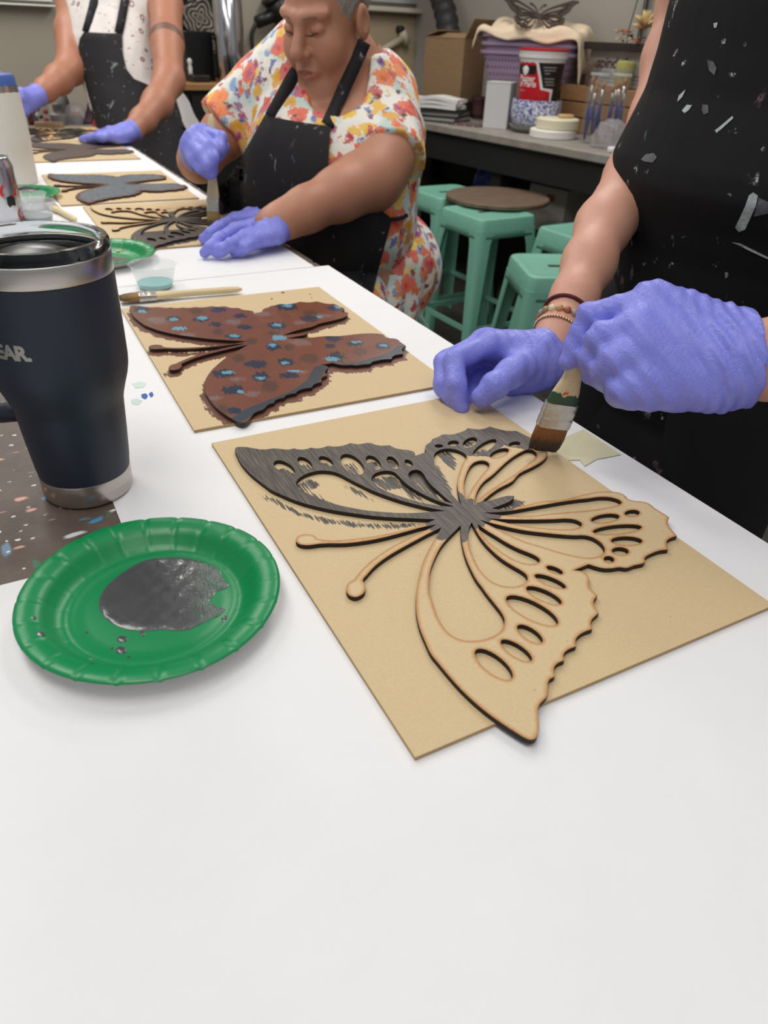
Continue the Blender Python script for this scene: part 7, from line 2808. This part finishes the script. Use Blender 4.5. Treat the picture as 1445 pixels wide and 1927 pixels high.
# patterned tins / tiles behind
PATT = NT('black_white_ornament')
_tc = PATT.n('TexCoord')
_sp = PATT.n('SeparateXYZ', Vector=PATT.coord('Object'))
_r = PATT.math('SQRT', PATT.math('ADD', PATT.math('POWER', _sp.outputs[0], 2.0), PATT.math('POWER', _sp.outputs[2], 2.0)))
_a = PATT.math('ARCTAN2', _sp.outputs[2], _sp.outputs[0])
_pet = PATT.math('MULTIPLY', PATT.math('SINE', PATT.math('MULTIPLY', _a, 4.0)), 0.012)
_w = PATT.math('SINE', PATT.math('MULTIPLY', PATT.math('ADD', _r, _pet), 260.0))
PATT.out(Base_Color=PATT.mix(PATT.ss(_w, -0.1, 0.25), lin((34, 32, 32)), lin((150, 142, 130))), Roughness=0.6)
for px, py, hw_, lab in ((376, 34, 34, 'ornate black and white medallion plaque above the black machine'), (332, 20, 28, 'second ornate black and white plaque behind the standing person\'s arm'), (398, 84, 14, 'small ornate plaque fragment beside the steel cylinder')):
    p = Q(px, py, cdp + 0.185)
    k = (cdp + 0.185) / FPX
    t = thing('ornate_plaque', lab, 'plaque', (p[0], p[1], p[2]), wang + math.pi, 'ornate plaques')
    rr = hw_ * k
    g = lathe([(0, -0.012), (rr, -0.012), (rr * 1.03, -0.004), (rr * 1.0, 0.008), (rr * 0.9, 0.004), (rr * 0.82, 0.009), (rr * 0.72, 0.003), (0, 0.004)], 8 if hw_ > 20 else 20)
    obj('disc', *xf(g, Matrix.Rotation(math.pi / 2, 4, 'X') @ Matrix.Rotation(math.pi / 8, 4, 'Z')), PATT.m, t, smooth=False)
bk = Q(378, 60, cdp + 0.235)
tag(obj('display_stand', *box(-0.17, 0.2, 0.0, 0.02, 0, bk[2] - sz_ + 0.22, 0.003), flat('black_gloss_plastic', (16, 16, 17), 0.35), loc=(bk[0], bk[1], sz_ + 0.001), rz=wang + math.pi, smooth=False), 'black upright board carrying the ornate plaques on the cabinet', 'board')

# hair dryer hanging on the wall
t, p0 = wall_thing('hair_dryer', 'black hair dryer hanging on the wall beside the steel cylinder', 'dryer', 500, 40)
BP_ = flat('black_dryer_plastic', (20, 20, 21), 0.4)
obj('barrel', *tube([wl3(p0, 498, -4, 0.1), wl3(p0, 515, 22, 0.1), wl3(p0, 533, 62, 0.1)], [0.062, 0.07, 0.045], 16), BP_, t)
obj('grip', *tube([wl3(p0, 508, 24, 0.1), wl3(p0, 468, 42, 0.1)], [0.036, 0.03], 12), BP_, t)
obj('nozzle', *tube([wl3(p0, 495, -9, 0.1), wl3(p0, 499, -2, 0.1)], [0.07, 0.066], 16), BP_, t)
obj('cord', *tube(spline([wl3(p0, 468, 42, 0.1), wl3(p0, 461, 60, 0.09), wl3(p0, 463, 90, 0.08), wl3(p0, 468, 125, 0.08), wl3(p0, 470, 170, 0.06)], 5, False), 0.012, 8), flat('grey_black_cord', (46, 42, 40), 0.6), t)
obj('bracket', *tube([wl3(p0, 515, 22, 0.0), wl3(p0, 515, 22, 0.06)], 0.02, 8), BLACKM, t)

# window ledge at the far left
t, p0 = wall_thing('window_1', 'x', 'x', 40, 10)
for k in ('label', 'category'):
    del t[k]
struct(t)
wbx(t, p0, -60, 100, 2, 14, 0.001, 0.06, 'window_sill', flat('white_sill_paint', (226, 226, 224), 0.5), 0.004)
wbx(t, p0, -55, 96, -70, 3, 0.001, 0.03, 'window_frame', flat('white_sill_paint', (226, 226, 224), 0.5))

# white towel strip and red chair frame behind the standing person
tp_ = Q(334, 172, 3.1)
a0, a1 = Q(336, 172, 3.06), Q(372, 246, 3.0)
tw = []
for i in range(9):
    u = i / 8
    tw.append(a0 * (1 - u) + a1 * u + np.array([0, 0.02 * math.sin(u * 5), 0]))
b0_, b1_ = Q(180, 232, 3.1), Q(158, 128, 3.16)
ft = b0_ + (b1_ - b0_) * ((0.0 - b0_[2]) / (b1_[2] - b0_[2]))
rp = thing('broom', 'red-handled broom leaning upright behind the standing person', 'broom', (ft[0], ft[1], 0))
tp2 = b1_ + (b1_ - b0_) * 0.3
dd_ = (tp2 - ft) / np.linalg.norm(tp2 - ft)
obj('handle', *tube([dd_ * 0.14, tp2 - ft], 0.015, 12), flat('red_frame_paint', (170, 32, 44), 0.4), rp)
obj('pale_sleeve', *tube([(b0_ - ft) * 0.95 + (0.022, 0, 0), (b1_ - ft) * 0.98 + (0.022, 0, 0)], 0.009, 10), flat('cream_sleeve', (200, 186, 170), 0.5), rp)
obj('head', *box(-0.14, 0.14, -0.025, 0.025, 0.09, 0.14, 0.008), flat('red_frame_paint', (170, 32, 44), 0.4), rp, smooth=False)
obj('bristles', *box(-0.13, 0.13, -0.03, 0.03, 0.0, 0.09, 0.004), flat('straw_bristles', (170, 140, 90), 0.9, noise=0.4, nscale=120), rp, smooth=False)
tw0, tw1 = Q(335, 176, 2.83), Q(374, 262, 2.78)
tow = thing('hand_towel', 'white hand towel hanging at the standing person\'s hip', 'towel', tuple(tw0))
pts = [tw0 * (1 - u) + tw1 * u + np.array([0.004 * math.sin(u * 9), 0, 0]) for u in np.linspace(0, 1, 9)]
obj('fabric', *ribbon([q - tw0 for q in pts], [(0.2, -1, 0.3)] * 9, [0.03, 0.04, 0.048, 0.052, 0.055, 0.056, 0.056, 0.057, 0.058], 0.006), WHC, tow, sharp=60)
obj('hem', *ribbon([pts[-1] - tw0, pts[-1] - tw0 + (pts[-1] - pts[-2]) * 0.25], [(0.2, -1, 0.3)] * 2, 0.06, 0.007), WHC, tow, sharp=60)

# ------------------------------------------------------------------ clutter at the far end of the paper-covered table
def fartab(px, py):
    p = U(px, py, T)
    return p


p = fartab(82, 238)
b = thing('craft_jar', 'clear jar with a white lid and red trinkets at the far table end', 'jar', (p[0], p[1], T))
obj('jar_wall', *lathe([(0, 0.002), (0.03, 0.002), (0.032, 0.01), (0.032, 0.08), (0.027, 0.092), (0.025, 0.092), (0.03, 0.078), (0.03, 0.012), (0, 0.008)], 30), glassy('jar_glass', (235, 240, 240), 0.04, 0.07), b, sharp=50)
for i in range(7):
    obj('trinket', *lathe([(0, -0.009), (0.008, -0.005), (0.01, 0.0), (0.008, 0.005), (0, 0.009)], 10), [REDP, BLACKM, WHC][i % 3], b, loc=(0.017 * math.cos(i * 2.2), 0.017 * math.sin(i * 2.2), 0.022 + 0.009 * i))
for (px, lab, R, h, m, cat, nm) in ((60, 'dark red glass bottle beside the white tumbler at the far table end', 0.019, 0.09, flat('dark_red_glass', (80, 22, 22), 0.2), 'bottle', 'glue_bottle'),
                                    (110, 'squat grey plastic tub among the clutter at the far table end', 0.032, 0.05, flat('grey_tub', (150, 148, 148), 0.4), 'tub', 'craft_tub'),
                                    (143, 'clear domed cover with orange tag at the far table end', 0.042, 0.075, glassy('dome_plastic', (230, 232, 236), 0.08, 0.35), 'dome', 'dome_cover')):
    p = fartab(px, 236)
    t = thing(nm, lab, cat, (p[0], p[1] + 0.02, T))
    if nm == 'dome_cover':
        obj('dome', *lathe([(R, 0.001), (R, 0.02), (R * 0.92, h * 0.6), (R * 0.7, h * 0.88), (R * 0.3, h), (0, h)], 32), m, t)
        obj('tag', *box(-0.012, 0.012, -0.012, 0.012, 0.002, 0.045, 0.002), flat('orange_tag', (214, 96, 50), 0.5), t, smooth=False)
        obj('dark_insert', *lathe([(0, 0.002), (0.03, 0.002), (0.022, 0.03), (0, 0.034)], 18), BLACKM, t)
    else:
        obj('vessel', *lathe([(0, 0), (R, 0), (R * 1.02, 0.006), (R, h * 0.7), (R * 0.5, h * 0.85), (R * 0.5, h), (0, h)], 26), m, t, sharp=50)
        obj('cap', *lathe([(0, h), (R * 0.55, h), (R * 0.55, h + 0.02), (0, h + 0.021)], 20), WHC if nm != 'craft_tub' else flat('grey_cap', (120, 118, 118), 0.4), t, sharp=40)
p = fartab(96, 241)
tag(obj('wood_block', *box(-0.05, 0.05, -0.012, 0.012, 0, 0.022, 0.003), flat('tan_block', (150, 124, 96), 0.6), loc=(p[0], p[1] - 0.01, T), rz=0.3), 'tan wooden block in front of the grey tub at the far table end', 'block')
p = fartab(116, 236)
dp_ = thing('dropper_bottle', 'small black nozzle bottle behind the jars at the far table end', 'bottle', (p[0] - 0.02, p[1] + 0.1, T))
obj('vessel', *lathe([(0, 0), (0.022, 0), (0.024, 0.07), (0.02, 0.09), (0.012, 0.1), (0, 0.1)], 20), flat('grey_tub', (150, 148, 148), 0.4), dp_)
obj('nozzle', *lathe([(0.016, 0.1), (0.016, 0.118), (0.007, 0.124), (0.003, 0.165), (0, 0.166)], 16), BLACKM, dp_)
p = fartab(166, 238)
tk = thing('rasp_tool', 'purple-brown flat stick leaning among the clutter at the far table end', 'stick', (p[0], p[1], T))
dv = Q(176, 185, (p - CAM) @ FW + 0.03) - p
obj('blade', *ribbon([(0, 0, 0.008), dv * 0.5, dv], [(0, -1, 0.1)] * 3, 0.03, 0.008), flat('plum_plastic', (74, 54, 66), 0.5), tk, smooth=False)
obj('tip', *ribbon([dv, dv * 1.06], [(0, -1, 0.1)] * 2, 0.026, 0.008), BLACKM, tk, smooth=False)
